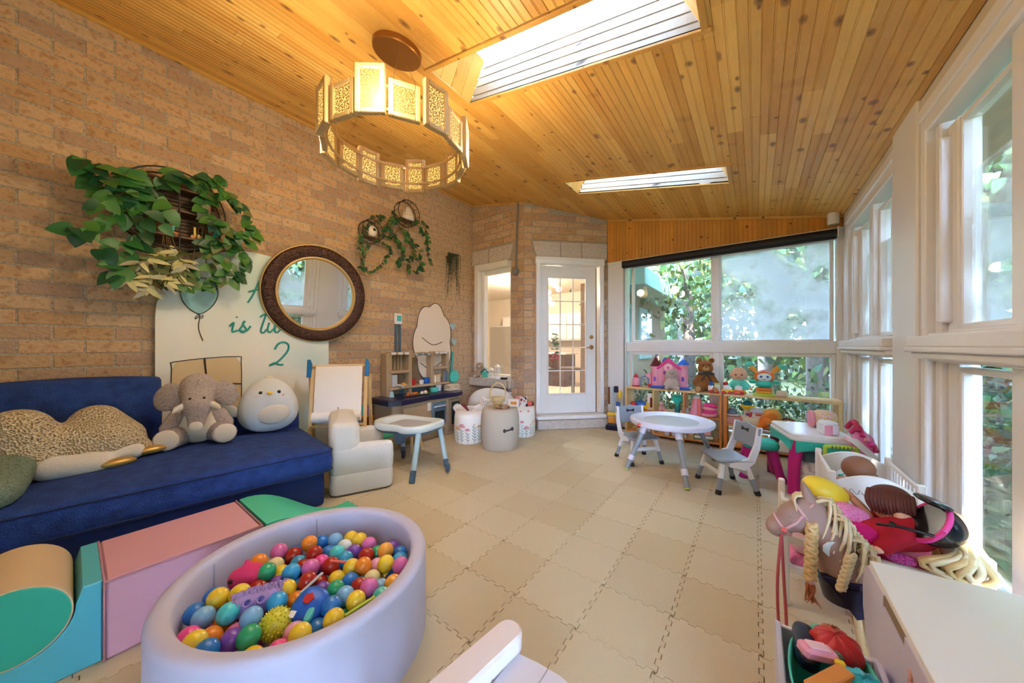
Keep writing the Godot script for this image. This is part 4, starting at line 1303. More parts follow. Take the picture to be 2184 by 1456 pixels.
	P(o, "beak", ball(S(), Vector3(0.025, 0.325, 0.135), Vector3(0.02, 0.013, 0.02), 10), "yellow")
	for e in [-0.035, 0.085]:
		P(o, "eye", ball(S(), Vector3(e, 0.33, 0.125), Vector3(0.013, 0.014, 0.008), 10), "black")
		P(o, "cheek", ball(S(), Vector3(e + (-0.025 if e < 0 else 0.025), 0.302, 0.12), Vector3(0.014, 0.008, 0.01), 8), "pink")
	P(o, "head_tuft", sell(S(), Vector3(0.03, 0.02, 0.02), 1, 1, XF(Vector3(0.02, 0.44, 0))), "cream_fur")
	wall_board()
	planters()

# points (z, y) on the board print, as a thin raised stroke on the plane at x
func stroke(s, zy, r, x = -3.643, n = 0):
	var p = []
	for i in range(0, zy.size(), 2): p.append(Vector3(x, zy[i + 1], zy[i]))
	if p.size() > 2: p = curve(p, (p.size() - 1) * 4)
	return tube(s, p, r, 6)

func wall_board():
	mk("board_wash", "ffffff", 0.4, 0, tri(ntex(256, 0.006, ["bfe0e6", "d6ebee", "ecf2f2", "f4f2ef", "f5f3f0"], 70, 2), 0.5, {"uv1_world_triplanar": true}))
	mk("balloon_wash", "a9dbe2", 0.5)
	var o = T("birthday_board", "arched pale blue board with balloon and teal lettering behind the sofa", "board", Vector3.ZERO)
	var p = [Vector2(0.629, 0.02), Vector2(0.629, 1.4)]
	for i in range(1, 24): p.append(Vector2(cos(PI * i / 24) * 0.629, 1.4 + sin(PI * i / 24) * 0.629))
	p += [Vector2(-0.629, 1.4), Vector2(-0.629, 0.02)]
	P(o, "panel", extr(S(), p, 0.018, Transform3D(Basis(Vector3(0, 0, -1), Vector3.UP, Vector3(1, 0, 0)), Vector3(-3.665, 0, -1.012)), 0.002), "board_wash")
	var bp = []
	for i in range(0, BALLOON.size(), 2): bp.append(Vector2(-BALLOON[i], BALLOON[i + 1]))
	var fr = Transform3D(Basis(Vector3(0, 0, -1), Vector3.UP, Vector3(1, 0, 0)), Vector3(-3.648, 0, 0))
	var b = P(o, "balloon", extr(S(), bp, 0.002, fr), "balloon_wash")
	var s = S()
	stroke(s, BALLOON + [BALLOON[0], BALLOON[1]], 0.0035)
	for k in ["line", "knot"]:
		for l in SCRIPT[k]: stroke(s, l, 0.003)
	P(b, "outline", s, "ink")
	# a plain wrapped parcel stands in for the printed figure under the balloon
	var g = P(o, "parcel", extr(S(), V2([0.47, 0.62, 0.47, 1.0, 0.50, 1.06, 0.86, 1.09, 0.9, 1.03, 0.9, 0.62]), 0.002, fr), "board_tan")
	s = S()
	stroke(s, [-0.47, 0.62, -0.47, 1.0, -0.50, 1.06, -0.86, 1.09, -0.9, 1.03, -0.9, 0.62], 0.003)
	stroke(s, [-0.68, 0.62, -0.675, 0.85, -0.66, 1.08], 0.006)
	stroke(s, [-0.47, 0.86, -0.68, 0.87, -0.9, 0.85], 0.006)
	P(g, "outline", s, "ink")
	for k in ["A", "is", "two", "2"]:
		for l in SCRIPT[k]: P(o, "letter_stroke", stroke(S(), l, 0.0075 if k != "2" else 0.009), "script_teal")
	# mirror
	var f2 = Transform3D(Basis(Vector3(0, 0, -1), Vector3(1, 0, 0), Vector3(0, -1, 0)), Vector3.ZERO)
	o = T("round_mirror", "round mirror in a wide dark hammered frame on the wall", "mirror", Vector3(-3.605, 1.712, -1.512))
	o.rotation_degrees = Vector3(0, -3, -5)
	P(o, "frame", lathe(S(), V2([0.365, 0.0, 0.365, 0.03, 0.40, 0.045, 0.45, 0.05, 0.475, 0.04, 0.487, 0.02, 0.487, 0.0]), 64, f2), "frame_dark")
	P(o, "rim", lathe(S(), V2([0.482, 0.0, 0.492, 0.0, 0.492, 0.012, 0.486, 0.03, 0.48, 0.03]), 64, f2), "frame_gold")
	P(o, "inner_ring", lathe(S(), V2([0.345, 0.005, 0.345, 0.022, 0.357, 0.034, 0.37, 0.034, 0.37, 0.02]), 64, f2), "frame_gold")
	P(o, "mirror_glass", lathe(S(), V2([0.0, 0.012, 0.347, 0.012]), 64, f2), "mirror")
	# thermostat with two wire channels
	o = T("thermostat", "small white thermostat over two grey wire channels on the bricks", "thermostat", Vector3(-3.69, 0, -2.5))
	P(o, "housing", rbox(S(), Vector3(0.035, 0.14, 0.11), 0.008, XF(Vector3(0.018, 1.53, 0))), "white_plastic")
	P(o, "screen", rbox(S(), Vector3(0.004, 0.07, 0.06), 0.001, XF(Vector3(0.037, 1.535, -0.005))), "aqua")
	for k in 2: P(o, "wire_channel", rbox(S(), Vector3(0.02, 0.45, 0.032), 0.005, XF(Vector3(0.01, 1.23, 0.025 - k * 0.055))), "steel_blue")
	# cream cloud cut-out behind the toy kitchen
	o = T("cloud_cutout", "large cream scalloped cut-out board leaning behind the toy kitchen", "board", Vector3(-3.668, 0, -3.06))
	var cp = []
	for i in 96:
		var a = TAU * i / 96.0
		var r = 0.36 + 0.045 * absf(sin(a * 3.5))
		cp.append(Vector2(cos(a) * r * 0.86, 1.23 + sin(a) * r * 1.4))
	var fr2 = Transform3D(Basis(Vector3(0, 0, -1), Vector3.UP, Vector3(1, 0, 0)), Vector3(0, 0, 0))
	P(o, "panel", extr(S(), cp, 0.014, fr2, 0.002), "board_cream")
	s = S()
	var ol = []
	for v in cp: ol.append(Vector3(0.0145, v.y, -v.x))
	ol.append(ol[0])
	tube(s, ol, 0.005, 6, false)
	tube(s, curve([Vector3(0.0145, 1.3, 0.2), Vector3(0.0145, 1.2, 0.02), Vector3(0.0145, 1.24, -0.16)], 8), 0.005, 6)
	tube(s, curve([Vector3(0.0145, 0.95, 0.22), Vector3(0.0145, 0.86, 0.05), Vector3(0.0145, 0.98, -0.2)], 8), 0.005, 6)
	P(o, "outline", s, "ink")
	for e in [[1.47, -0.36], [1.24, -0.39]]: P(o, "blue_heart", extr(S(), V2([-0.06, 0.02, -0.045, 0.055, -0.01, 0.05, 0, 0.03, 0.01, 0.05, 0.045, 0.055, 0.06, 0.02, 0, -0.06]), 0.01, fr2 * XF(Vector3(-e[1], e[0], 0.012)), 0.002), "pale_blue")
	o = T("swirl_lollipop", "teal disc lollipop shape with striped stick beside the toy kitchen", "decoration", Vector3(-3.68, 0, -3.47))
	s = S()
	for k in 9: tube(s, [Vector3(0, 0.78 + k * 0.035, 0.05 - k * 0.004), Vector3(0, 0.815 + k * 0.035, 0.05 - k * 0.004)], 0.016 + 0.003 * (k % 2), 10)
	P(o, "stick", s, "aqua")
	P(o, "disc", lathe(S(), V2([0, 0.02, 0.05, 0.022, 0.095, 0.016, 0.1, 0, 0.095, -0.016, 0, -0.02]), 28, XF(Vector3(0, 0.72, 0), Vector3(0, 0, 90))), "teal_light")

func vine(par, zz, leafs, mats, size, spread, fall = 50.0):
	var p = []
	for i in range(0, zz.size(), 3): p.append(Vector3(zz[i], zz[i + 1], zz[i + 2]))
	var n = int((p.size() - 1) * spread)
	var c = curve(p, n)
	P(par, "stem", tube(S(), c, 0.0035, 5), "stem")
	for i in range(1, n + 1):
		for k in (2 if rng.randf() < 0.5 else 1):
			var z = Vector3(rng.randf_range(0.0, 0.45), rng.randf_range(-1.0, 0.1), rng.randf_range(-0.9, 0.9)).normalized()
			var x = Vector3(1.0, rng.randf_range(0.0, 0.7), rng.randf_range(-0.5, 0.5)).cross(z).normalized()
			var b = Basis(x, z.cross(x), z).scaled(Vector3.ONE * size * rng.randf_range(0.75, 1.2))
			P(par, "leaf", leafs, mats[rng.randi_range(0, mats.size() - 1)], Transform3D(b, c[i] + Vector3(0.01, 0, 0)))

func planters():
	var heart = leaf_mesh(1.0, 0.8, 0.18, 0.62)
	var slim = leaf_mesh(1.0, 0.34, 0.2, 0.75)
	var o = T("wire_shelf", "round wire wall shelf with dark slatted back above the sofa", "shelf", Vector3(-3.69, 2.22, -0.47))
	var s = S()
	for dx in [0.01, 0.15]:
		var c = []
		for i in 41: c.append(Vector3(dx, sin(TAU * i / 40) * 0.3, cos(TAU * i / 40) * 0.3))
		tube(s, c, 0.006, 6, false)
	for i in 6:
		var a = TAU * (i + 0.5) / 6
		tube(s, [Vector3(0.01, sin(a) * 0.3, cos(a) * 0.3), Vector3(0.15, sin(a) * 0.3, cos(a) * 0.3)], 0.005, 6)
	tube(s, [Vector3(0.15, -0.3, -0.03), Vector3(0.15, 0.3, -0.03)], 0.005, 6)
	P(o, "wire_ring", s, "iron")
	for e in [[0.17, 0.24], [0.0, 0.29], [-0.2, 0.21]]: P(o, "shelf_board", rbox(S(), Vector3(0.14, 0.018, e[1] * 2), 0.003, XF(Vector3(0.075, e[0], 0))), "walnut")
	for i in 19:
		var y = -0.26 + i * 0.0285
		var hw = sqrt(0.085 - y * y)
		P(o, "back_slat", rbox(S(), Vector3(0.008, 0.022, hw * 2), 0.002, XF(Vector3(0.008, y, 0))), "walnut")
	var pots = [[-3.6, 2.23, -0.3, "broad", "leaf_a leaf_c leaf_b", "broad-leaved green vine in a pot on the left of the wire shelf", "pothos_plant", 0.112, 3.8],
		[-3.6, 2.03, -0.42, "silver", "leaf_silver leaf_olive leaf_cream", "silver striped trailing plant at the bottom of the wire shelf", "trailing_plant", 0.10, 5.0],
		[-3.6, 2.23, -0.64, "pothos", "leaf_a leaf_b leaf_olive leaf_c", "green vine spilling off the right of the wire shelf", "pothos_plant", 0.085, 6.0]]
	for e in pots:
		var pl = T(e[6], e[5], "plant", Vector3(0, 0, 0))
		P(pl, "pot", lathe(S(), V2([0, 0, 0.04, 0, 0.052, 0.07, 0.054, 0.09, 0.046, 0.09, 0.044, 0.07, 0, 0.07]), 20, XF(Vector3(e[0], e[1], e[2]))), "terracotta")
		var hub = S()
		for v in VINES[e[3]]: tube(hub, [Vector3(e[0], e[1] + 0.07, e[2]), Vector3(e[0] + 0.03, e[1] + 0.12, e[2]), Vector3(v[0], v[1], v[2])], 0.0035, 5)
		P(pl, "stem", hub, "stem")
		for v in VINES[e[3]]: vine(pl, v, slim if e[3] == "silver" else heart, e[4].split(" "), e[7], e[8])
	# letters on wheels on the middle board
	for e in [["Y", "aqua", "leaf", -0.47, "teal wooden letter Y on wheels on the wire shelf"], ["L", "yellow", "", -0.60, "yellow wooden letter L on wheels on the wire shelf"], ["A", "teal_light", "", -0.72, "pale teal wooden letter A on wheels on the wire shelf"]]:
		var t = T("toy_letter", e[4], "toy letter", Vector3(-3.585, 2.029, e[3]), 90)
		var tm = TextMesh.new()
		tm.text = e[0]
		var sf = SystemFont.new()
		sf.font_names = PackedStringArray(["Droid Sans"])
		sf.font_weight = 700
		tm.font = sf
		tm.font_size = 32
		tm.pixel_size = 0.0028
		tm.depth = 0.016
		P(t, "letter", tm, e[1], Vector3(0, 0.062, 0))
		P(t, "carriage", rbox(S(), Vector3(0.06, 0.012, 0.03), 0.002, XF(Vector3(0, 0.022, 0))), "wood_light")
		for k in 2: P(t, "wheel", lathe(S(), V2([0, -0.018, 0.014, -0.018, 0.014, 0.018, 0, 0.018]), 14, XF(Vector3(0.02 * (k * 2 - 1), 0.014, 0), Vector3(90, 0, 0))), "wood_amber")
	# two wire wall baskets with ivy
	for e in [[-2.113, 2.53, 0.13, "ivy", "wire_basket", "left wire wall basket ring with trailing ivy and a white nest", 0.05, 5.0], [-2.611, 2.90, 0.16, "ivy_big", "wire_basket", "upper wire wall basket ring with hanging ivy and a cream hive", 0.075, 4.6]]:
		o = T(e[4], e[5], "basket", Vector3(-3.69, e[1], e[0]))
		s = S()
		for dx in [0.01, 0.1]:
			var c = []
			for i in 31: c.append(Vector3(dx, sin(TAU * i / 30) * e[2], cos(TAU * i / 30) * e[2]))
			tube(s, c, 0.005, 6, false)
		for i in 10:
			var a = TAU * i / 10
			tube(s, [Vector3(0.01, sin(a) * e[2], cos(a) * e[2]), Vector3(0.1, sin(a) * e[2], cos(a) * e[2])], 0.003, 5)
		for i in 4: tube(s, [Vector3(0.1, e[2] * 0.9, -0.06 + 0.04 * i), Vector3(0.1, -e[2] * 0.9, -0.06 + 0.04 * i)], 0.0022, 5)
		P(o, "wire_ring", s, "iron")
		P(o, "shelf_board", rbox(S(), Vector3(0.1, 0.014, e[2] * 1.6), 0.003, XF(Vector3(0.055, -e[2] * 0.6, 0))), "walnut")
		var pl = T("ivy_plant", ["small leafed ivy hanging from the left wire wall basket", "larger leafed ivy hanging from the upper wire wall basket"][0 if e[3] == "ivy" else 1], "plant", Vector3.ZERO)
		var hub = S()
		for v in VINES[e[3]]: tube(hub, [Vector3(-3.6, e[1] - e[2] * 0.5, e[0]), Vector3(v[0], v[1], v[2])], 0.003, 5)
		P(pl, "stem", hub, "stem")
		for v in VINES[e[3]]: vine(pl, v, heart, ["leaf_a", "leaf_c", "leaf_olive", "leaf_c", "leaf_fern"], e[6], e[7])
	o = T("ornament_nest", "small white round birdhouse ornament in the left wire basket", "ornament", Vector3(-3.62, 2.455, -2.113))
	P(o, "shell", ball(S(), Vector3(0, 0.07, 0), Vector3(0.06, 0.07, 0.06)), "off_white")
	P(o, "opening", ball(S(), Vector3(0.052, 0.08, 0), Vector3(0.012, 0.02, 0.02), 10), "black")
	o = T("ornament_hive", "cream ribbed beehive ornament in the upper wire basket", "ornament", Vector3(-3.62, 2.805, -2.611))
	for k in 6: P(o, "coil", lathe(S(), V2([0, 0, 0.07 - k * k * 0.0017, 0, 0.08 - k * k * 0.0019, 0.014, 0.07 - k * k * 0.0017, 0.028, 0, 0.028]), 20, XF(Vector3(0, k * 0.028, 0))), "off_white")
	o = T("hanging_fern", "dark green drooping fern in a wall pot left of the narrow window", "plant", Vector3(-3.66, 2.42, -3.37))
	P(o, "pot", lathe(S(), V2([0, 0, 0.04, 0, 0.06, 0.09, 0.05, 0.09, 0.04, 0.02, 0, 0.02]), 16), "walnut")
	for i in 30:
		var a = rng.randf_range(-1.0, 1.0)
		var l = rng.randf_range(0.3, 0.66) * (1.0 if absf(a) > 0.35 else 0.55)
		var c = curve([Vector3(0.01, 0.07, a * 0.04), Vector3(rng.randf_range(0.03, 0.09), 0.13, a * 0.11), Vector3(rng.randf_range(0.03, 0.1), 0.0, a * 0.15), Vector3(rng.randf_range(0.02, 0.1), 0.1 - l, a * 0.17 + rng.randf_range(-0.03, 0.03))], 14)
		s = tube(S(), c, [0.003, 0.003, 0.003, 0.003, 0.003, 0.003, 0.003, 0.003, 0.003, 0.003, 0.003, 0.002, 0.002, 0.002, 0.001], 4)
		s.set_smooth_group(-1)
		for k in range(3, 15):
			for e in [-1, 1]:
				var q = c[k]
				var w = Vector3(rng.randf_range(-0.01, 0.014), -0.02, 0.02 * e)
				s.add_vertex(q); s.add_vertex(q + w); s.add_vertex(q + Vector3(0, -0.009, 0))
		P(o, "frond", s, "leaf_fern")

# ---------- middle: lamp, soft blocks, chair, easel, toy kitchen, baskets
func legs(o, pts, r0, r1, m, called = "leg", n = 10):
	for e in pts: P(o, called, tube(S(), [e[0], e[1]], [r0, r1], n), m)

func middle():
	# ring lamp
	var cx = Vector3(-1.834, 0, -1.245)
	var o = T("ring_chandelier", "ring chandelier of glowing seeded glass panels hung under the pine ceiling", "chandelier", Vector3(cx.x, 2.47, cx.z))
	var slope = Basis(Vector3(1, -0.2084, 0).normalized(), Vector3(0.2084, 1, 0).normalized(), Vector3(0, 0, 1))
	var ty = ceil_y(cx.x) - 2.47
	P(o, "canopy", lathe(S(), V2([0, -0.034, 0.142, -0.034, 0.148, -0.028, 0.15, 0.0, 0, 0]), 48, Transform3D(slope, Vector3(0, ty - 0.002, 0))), "bronze_brushed")
	for i in 3:
		var a = TAU * (i + 0.2) / 3
		var b = TAU * (i + 0.2) / 3 + 0.25
		P(o, "wire", tube(S(), [Vector3(cos(a) * 0.06, ty - 0.03 - cos(a) * 0.0125, sin(a) * 0.06), Vector3(cos(b) * 0.40, 0.06, sin(b) * 0.40)], 0.0016, 5), "brass")
	for y in [-0.06, 0.06]: P(o, "ring_rail", lathe(S(), V2([0.388, y - 0.006, 0.4, y - 0.006, 0.4, y + 0.006, 0.388, y + 0.006, 0.388, y - 0.006]), 64), "lamp_frame")
	for i in 16:
		var tall = i % 2 == 0
		var h = 0.25 if tall else 0.19
		var w = 0.15 if tall else 0.16
		var a = TAU * (i + 0.3) / 16
		var r = 0.43 if tall else 0.412
		var x = Transform3D(Basis(Vector3.UP, -a + PI / 2), Vector3(cos(a) * r, 0.012 * (1 if tall else -1), sin(a) * r))
		var s = S()
		for e in [-1, 1]:
			rbox(s, Vector3(0.026, h, 0.032), 0.004, XF(Vector3(e * (w / 2 - 0.013), 0, 0)))
			rbox(s, Vector3(w - 0.052, 0.026, 0.032), 0.004, XF(Vector3(0, e * (h / 2 - 0.013), 0)))
		var fr = P(o, "panel_frame", s, "lamp_frame", x)
		P(fr, "glass_panel", box(Vector3(w - 0.05, h - 0.05, 0.016), 0.002), "lit_panel")
	for i in 4:
		var l = OmniLight3D.new()
		l.name = nm(self, "chandelier_glow")
		var a = TAU * (i + 0.5) / 4
		l.position = cx + Vector3(cos(a) * 0.53, 2.45, sin(a) * 0.53)
		l.light_color = Color(1.0, 0.89, 0.70)
		l.light_energy = 0.16
		l.light_size = 0.08
		l.omni_range = 12.0
		l.omni_attenuation = 2.0
		l.shadow_enabled = true
		add_child(l)
	# soft play blocks along the sofa
	o = T("foam_block", "long pink padded foam block in front of the sofa", "foam block", Vector3(-2.165, 0, -0.32))
	var s = S()
	P(o, "body", rbox(S(), Vector3(0.43, 0.3, 0.49), 0.012, XF(Vector3(0, 0.15, 0))), "foam_pink")
	for e in [-1, 1]: tube(s, [Vector3(0.215, 0.004, 0.244 * e), Vector3(0.215, 0.299, 0.244 * e), Vector3(-0.215, 0.299, 0.244 * e)], 0.004, 5)
	tube(s, [Vector3(0.214, 0.298, -0.245), Vector3(0.214, 0.298, 0.245)], 0.004, 5)
	P(o, "piping", s, mk("pink_piping", "b98490", 0.6))
	o = T("foam_wave", "mint green foam wave ramp running off the end of the pink block", "foam block", Vector3(-1.95, 0, -0.58))
	var p = [Vector2(0, 0), Vector2(0, 0.3)]
	for i in range(1, 17):
		var t = i / 16.0
		p.append(Vector2(0.62 * t, 0.3 - 0.24 * smoothstep(0.0, 0.92, t) + 0.014 * sin(t * TAU)))
	p.append(Vector2(0.62, 0))
	P(o, "body", extr(S(), p, 0.43, Transform3D(Basis(Vector3(0, 0, -1), Vector3.UP, Vector3(1, 0, 0)), Vector3(-0.43, 0, 0)), 0.004), "mint")
	o = T("foam_cradle", "aqua foam block hollowed to hold the tan roll", "foam block", Vector3(-1.97, 0, -0.073))
	p = [Vector2(0, 0), Vector2(0, 0.3), Vector2(-0.045, 0.3)]
	for i in range(0, 21):
		var a = PI * i / 20.0
		p.append(Vector2(-0.195 + cos(a) * 0.135, 0.245 - sin(a) * 0.135))
	p += [Vector2(-0.345, 0.3), Vector2(-0.39, 0.3), Vector2(-0.39, 0)]
	P(o, "body", extr(S(), p, 0.41, Transform3D(Basis(Vector3(0, 0, -1), Vector3.UP, Vector3(1, 0, 0)), Vector3(-0.41, 0, 0)), 0.006), "foam_aqua")
	o = T("foam_roll", "tan foam roll with green ends resting in the aqua block", "foam roll", Vector3(-2.175, 0.242, 0.122))
	P(o, "body", lathe(S(), V2([0.0, -0.2, 0.13, -0.2, 0.13, 0.2, 0, 0.2]), 48, XF(Vector3.ZERO, Vector3(0, 0, 90))), "foam_tan")
	for e in [-1, 1]: P(o, "end_disc", lathe(S(), V2([0, 0.004, 0.122, 0.003, 0.13, -0.004]), 48, XF(Vector3(0.2 * e, 0, 0), Vector3(0, 0, -90 * e))), "mint_dark")
	# boucle toddler armchair: faces away to the right
	o = T("toddler_armchair", "small white boucle toddler armchair beside the sofa end", "armchair", Vector3(-2.84, 0, -1.54), 156)
	P(o, "base", pad(S(), 0.68, 0.47, 0.17, 0.06, 0, XF(Vector3(0, 0.01, 0)), 0.02), "boucle")
	P(o, "seat", pad(S(), 0.46, 0.3, 0.09, 0.04, 0.03, XF(Vector3(0, 0.17, 0.07)), 0.02), "boucle")
	for e in [-1, 1]: P(o, "arm", pad(S(), 0.11, 0.46, 0.24, 0.045, 0.012, XF(Vector3(0.285 * e, 0.15, 0.005), Vector3(0, 0, -3 * e)), 0.035), "boucle")
	P(o, "backrest", pad(S(), 0.68, 0.22, 0.43, 0.07, 0.03, XF(Vector3(0, 0.15, -0.13)), 0.05), "boucle")
	# easel
	o = T("art_easel", "wooden child's easel draped with white paper and blue clips", "easel", Vector3(-3.31, 0, -1.60), 55)
	s = S()
	for e in [-1, 1]:
		P(o, "leg", bar(S(), Vector3(0.235 * e, 0.0, 0.2), Vector3(0.235 * e, 0.98, 0.0), 0.032, 0.022), "wood_light")
		P(o, "leg", bar(S(), Vector3(0.265 * e, 0.0, -0.2), Vector3(0.265 * e, 0.9, -0.02), 0.032, 0.022), "wood_light")
		P(o, "roll_clip", extr(S(), V2([-0.018, -0.1, 0.022, -0.1, 0.03, 0.02, 0.014, 0.07, -0.01, 0.07]), 0.028, XF(Vector3(0.255 * e - 0.014, 0.98, 0.01), Vector3(0, 0, 0)), 0.004), "blue_clip")
	P(o, "roller", tube(S(), [Vector3(-0.25, 0.985, 0.02), Vector3(0.25, 0.985, 0.02)], 0.012, 10), "wood_light")
	P(o, "crossbar", bar(S(), Vector3(-0.235, 0.42, 0.12), Vector3(0.235, 0.42, 0.12), 0.03, 0.02), "wood_light")
	var sh = func(u, v):
		var y = 1.0 - v * 0.56
		var z = 0.02 + 0.012 * sin(min(v * 25, PI / 2)) + v * 0.135
		if v > 0.86:
			var a = (v - 0.86) / 0.14 * 4.6
			y = 0.518 - sin(a) * 0.05
			z = 0.128 + 0.05 - cos(a) * 0.05
		return Vector3(-0.205 + u * 0.41, y, z)
	P(o, "paper_sheet", grid(S(), 6, 48, sh), "paper")
	P(o, "pencil_mark", tube(S(), [Vector3(0.0, 0.60, 0.135), Vector3(0.012, 0.53, 0.152)], 0.003, 5), "ink")
	play_kitchen()
	baskets()
	# little bench in the foreground
	o = T("lilac_bench", "low lilac plank bench with a pinkish rounded rail near the camera", "bench", Vector3(-0.5, 0, -0.62))
	var bp = V2([-0.13, 0.12, -0.06, 0.165, 0.0, 0.175, 0.07, 0.18, 0.14, 0.17, 0.20, 0.12, 0.235, 0.0, 0.235, -0.4, -0.13, -0.4])
	var dk = ["lilac_white", "lilac_white"]
	for k in 3:
		var x0 = -0.065 + k * 0.1
		var q = Geometry2D.intersect_polygons(PackedVector2Array(bp), PackedVector2Array([Vector2(x0, -0.4), Vector2(x0 + 0.0985, -0.4), Vector2(x0 + 0.0985, 0.3), Vector2(x0, 0.3)]))
		P(o, "plank", extr(S(), q[0], 0.022, XF(Vector3(0, 0.258, 0), Vector3(-90, 0, 0)), 0.002), "lilac_white")
	p = []
	for i in 13: p.append(Vector2(cos(PI * i / 12) * 0.043, 0.17 + sin(PI * i / 12) * 0.043))
	p += [Vector2(-0.043, -0.4), Vector2(0.043, -0.4)]
	P(o, "rail", extr(S(), p, 0.05, XF(Vector3(-0.122, 0.275, 0.0), Vector3(-90, 0, -7)), 0.008), mk("blush", "ecdfe2", 0.5))
	for e in [[-0.1, -0.1], [0.13, 0.0], [-0.1, 0.35], [0.18, 0.35]]: P(o, "leg", rbox(S(), Vector3(0.045, 0.26, 0.045), 0.006, XF(Vector3(e[0], 0.13, e[1]))), "lilac_white")

func play_kitchen():
	var o = T("toy_kitchen", "taupe toy kitchen with navy worktop against the brick wall", "toy kitchen", Vector3(-3.69, 0, -2.76), 90)
	P(o, "cabinet_body", rbox(S(), Vector3(1.06, 0.50, 0.38), 0.012, XF(Vector3(-0.06, 0.25, 0.2))), "taupe")
	var wp = V2([-0.65, 0.0, -0.65, 0.40, -0.53, 0.47, -0.27, 0.43, -0.07, 0.40, 0.13, 0.43, 0.33, 0.45, 0.48, 0.42, 0.48, 0.0])
	P(o, "worktop", extr(S(), wp, 0.065, Transform3D(Basis(Vector3.RIGHT, Vector3(0, 0, 1), Vector3(0, 1, 0)), Vector3(0, 0.505, 0.01)), 0.014), "navy_plastic")
	P(o, "back_panel", rbox(S(), Vector3(0.96, 0.5, 0.02), 0.004, XF(Vector3(0, 0.81, 0.012))), "taupe_dark")
	for e in [[-0.46, 0.08], [-0.16, 0.05], [0.2, 0.05], [0.47, 0.05]]: P(o, "post", rbox(S(), Vector3(e[1], 0.53, 0.13), 0.008, XF(Vector3(e[0], 0.83, 0.08))), "taupe")
	for e in [[-0.32, 0.26, 1.09], [-0.32, 0.28, 0.86], [0.335, 0.24, 1.09], [0.335, 0.26, 0.88]]: P(o, "shelf", rbox(S(), Vector3(e[1], 0.035, 0.15), 0.008, XF(Vector3(e[0], e[2], 0.085))), "taupe")
	P(o, "shelf", rbox(S(), Vector3(0.94, 0.03, 0.17), 0.008, XF(Vector3(0, 0.66, 0.09))), "taupe")
	var ar = []
	for i in 13: ar.append(Vector2(-0.14 + i * 0.027, 1.075 + sin(PI * i / 12) * 0.03))
	for i in 13: ar.append(Vector2(0.184 - i * 0.027, 1.03 + sin(PI * (12 - i) / 12) * 0.03))
	P(o, "arch", extr(S(), ar, 0.03, XF(Vector3(0, 0, 0.125)), 0.004), "taupe")
	var st = P(o, "lamp_strip", extr(S(), V2([-0.11, 1.072, 0.02, 1.09, 0.155, 1.072, 0.155, 1.05, 0.02, 1.068, -0.11, 1.05]), 0.006, XF(Vector3(0, 0, 0.155)), 0.001), "slate")
	for k in 3: P(st, "lamp_lens", ball(S(), Vector3(-0.08 + k * 0.1, [1.068, 1.078, 1.068][k], 0.162), Vector3(0.018, 0.009, 0.006), 10), "ice")
	for k in 6: P(o, "white_label", rbox(S(), Vector3(0.065, 0.03, 0.006), 0.002, XF(Vector3([-0.42, -0.32, -0.23, 0.26, 0.34, 0.41][k], 1.09, 0.163))), "white_plastic")
	for k in 8: P(o, "slat", rbox(S(), Vector3(0.028, 0.2, 0.008), 0.002, XF(Vector3((-0.42 if k < 5 else 0.27) + (k % 5) * 0.05, 0.97, 0.03))), "taupe")
	for e in [[-0.40, "grey_light"], [0.43, "slate"]]: P(o, "panel_button", rbox(S(), Vector3(0.075, 0.15, 0.012), 0.006, XF(Vector3(e[0], 0.755, 0.155))), e[1])
	P(o, "splash_panel", rbox(S(), Vector3(0.5, 0.07, 0.01), 0.003, XF(Vector3(0.0, 0.605, 0.03))), "slate")
	var fa = S()
	tube(fa, curve(V3([-0.42, 0.57, 0.12, -0.42, 0.66, 0.12, -0.38, 0.70, 0.16, -0.33, 0.69, 0.2, -0.32, 0.665, 0.21]), 12), 0.016, 10)
	P(o, "tap", fa, "grey_light")
	P(o, "sink_knob", lathe(S(), V2([0, 0, 0.03, 0, 0.02, 0.06, 0, 0.07]), 14, XF(Vector3(-0.47, 0.572, 0.2))), "pale_blue")
	var d = P(o, "oven_door", rbox(S(), Vector3(0.24, 0.3, 0.02), 0.012, XF(Vector3(0.09, 0.31, 0.398))), "slate")
	P(d, "window", rbox(S(), Vector3(0.16, 0.13, 0.008), 0.004, XF(Vector3(0.09, 0.28, 0.41))), "dark_glass")
	P(d, "handle", tube(S(), curve(V3([0.0, 0.40, 0.41, 0.02, 0.41, 0.43, 0.16, 0.41, 0.43, 0.18, 0.40, 0.41]), 8), 0.01, 8), "grey_light")
	P(o, "cupboard_door", rbox(S(), Vector3(0.36, 0.3, 0.02), 0.014, XF(Vector3(-0.28, 0.31, 0.398))), "taupe")
	P(o, "phone_plate", rbox(S(), Vector3(0.06, 0.1, 0.012), 0.004, XF(Vector3(-0.07, 0.42, 0.40))), "off_white")
	d = P(o, "fridge_door", rbox(S(), Vector3(0.26, 0.44, 0.02), 0.014, XF(Vector3(0.38, 0.25, 0.398))), "taupe_dark")
	P(d, "window", rbox(S(), Vector3(0.15, 0.3, 0.008), 0.006, XF(Vector3(0.37, 0.28, 0.41))), "dark_glass")
	P(o, "kick_panel", rbox(S(), Vector3(0.7, 0.09, 0.02), 0.01, XF(Vector3(-0.16, 0.07, 0.398))), "taupe_dark")
	# toy dishes, on the shelf and the worktop
	var at = func(x, y, z): return Vector3(-3.69 + z, y, -2.76 - x)
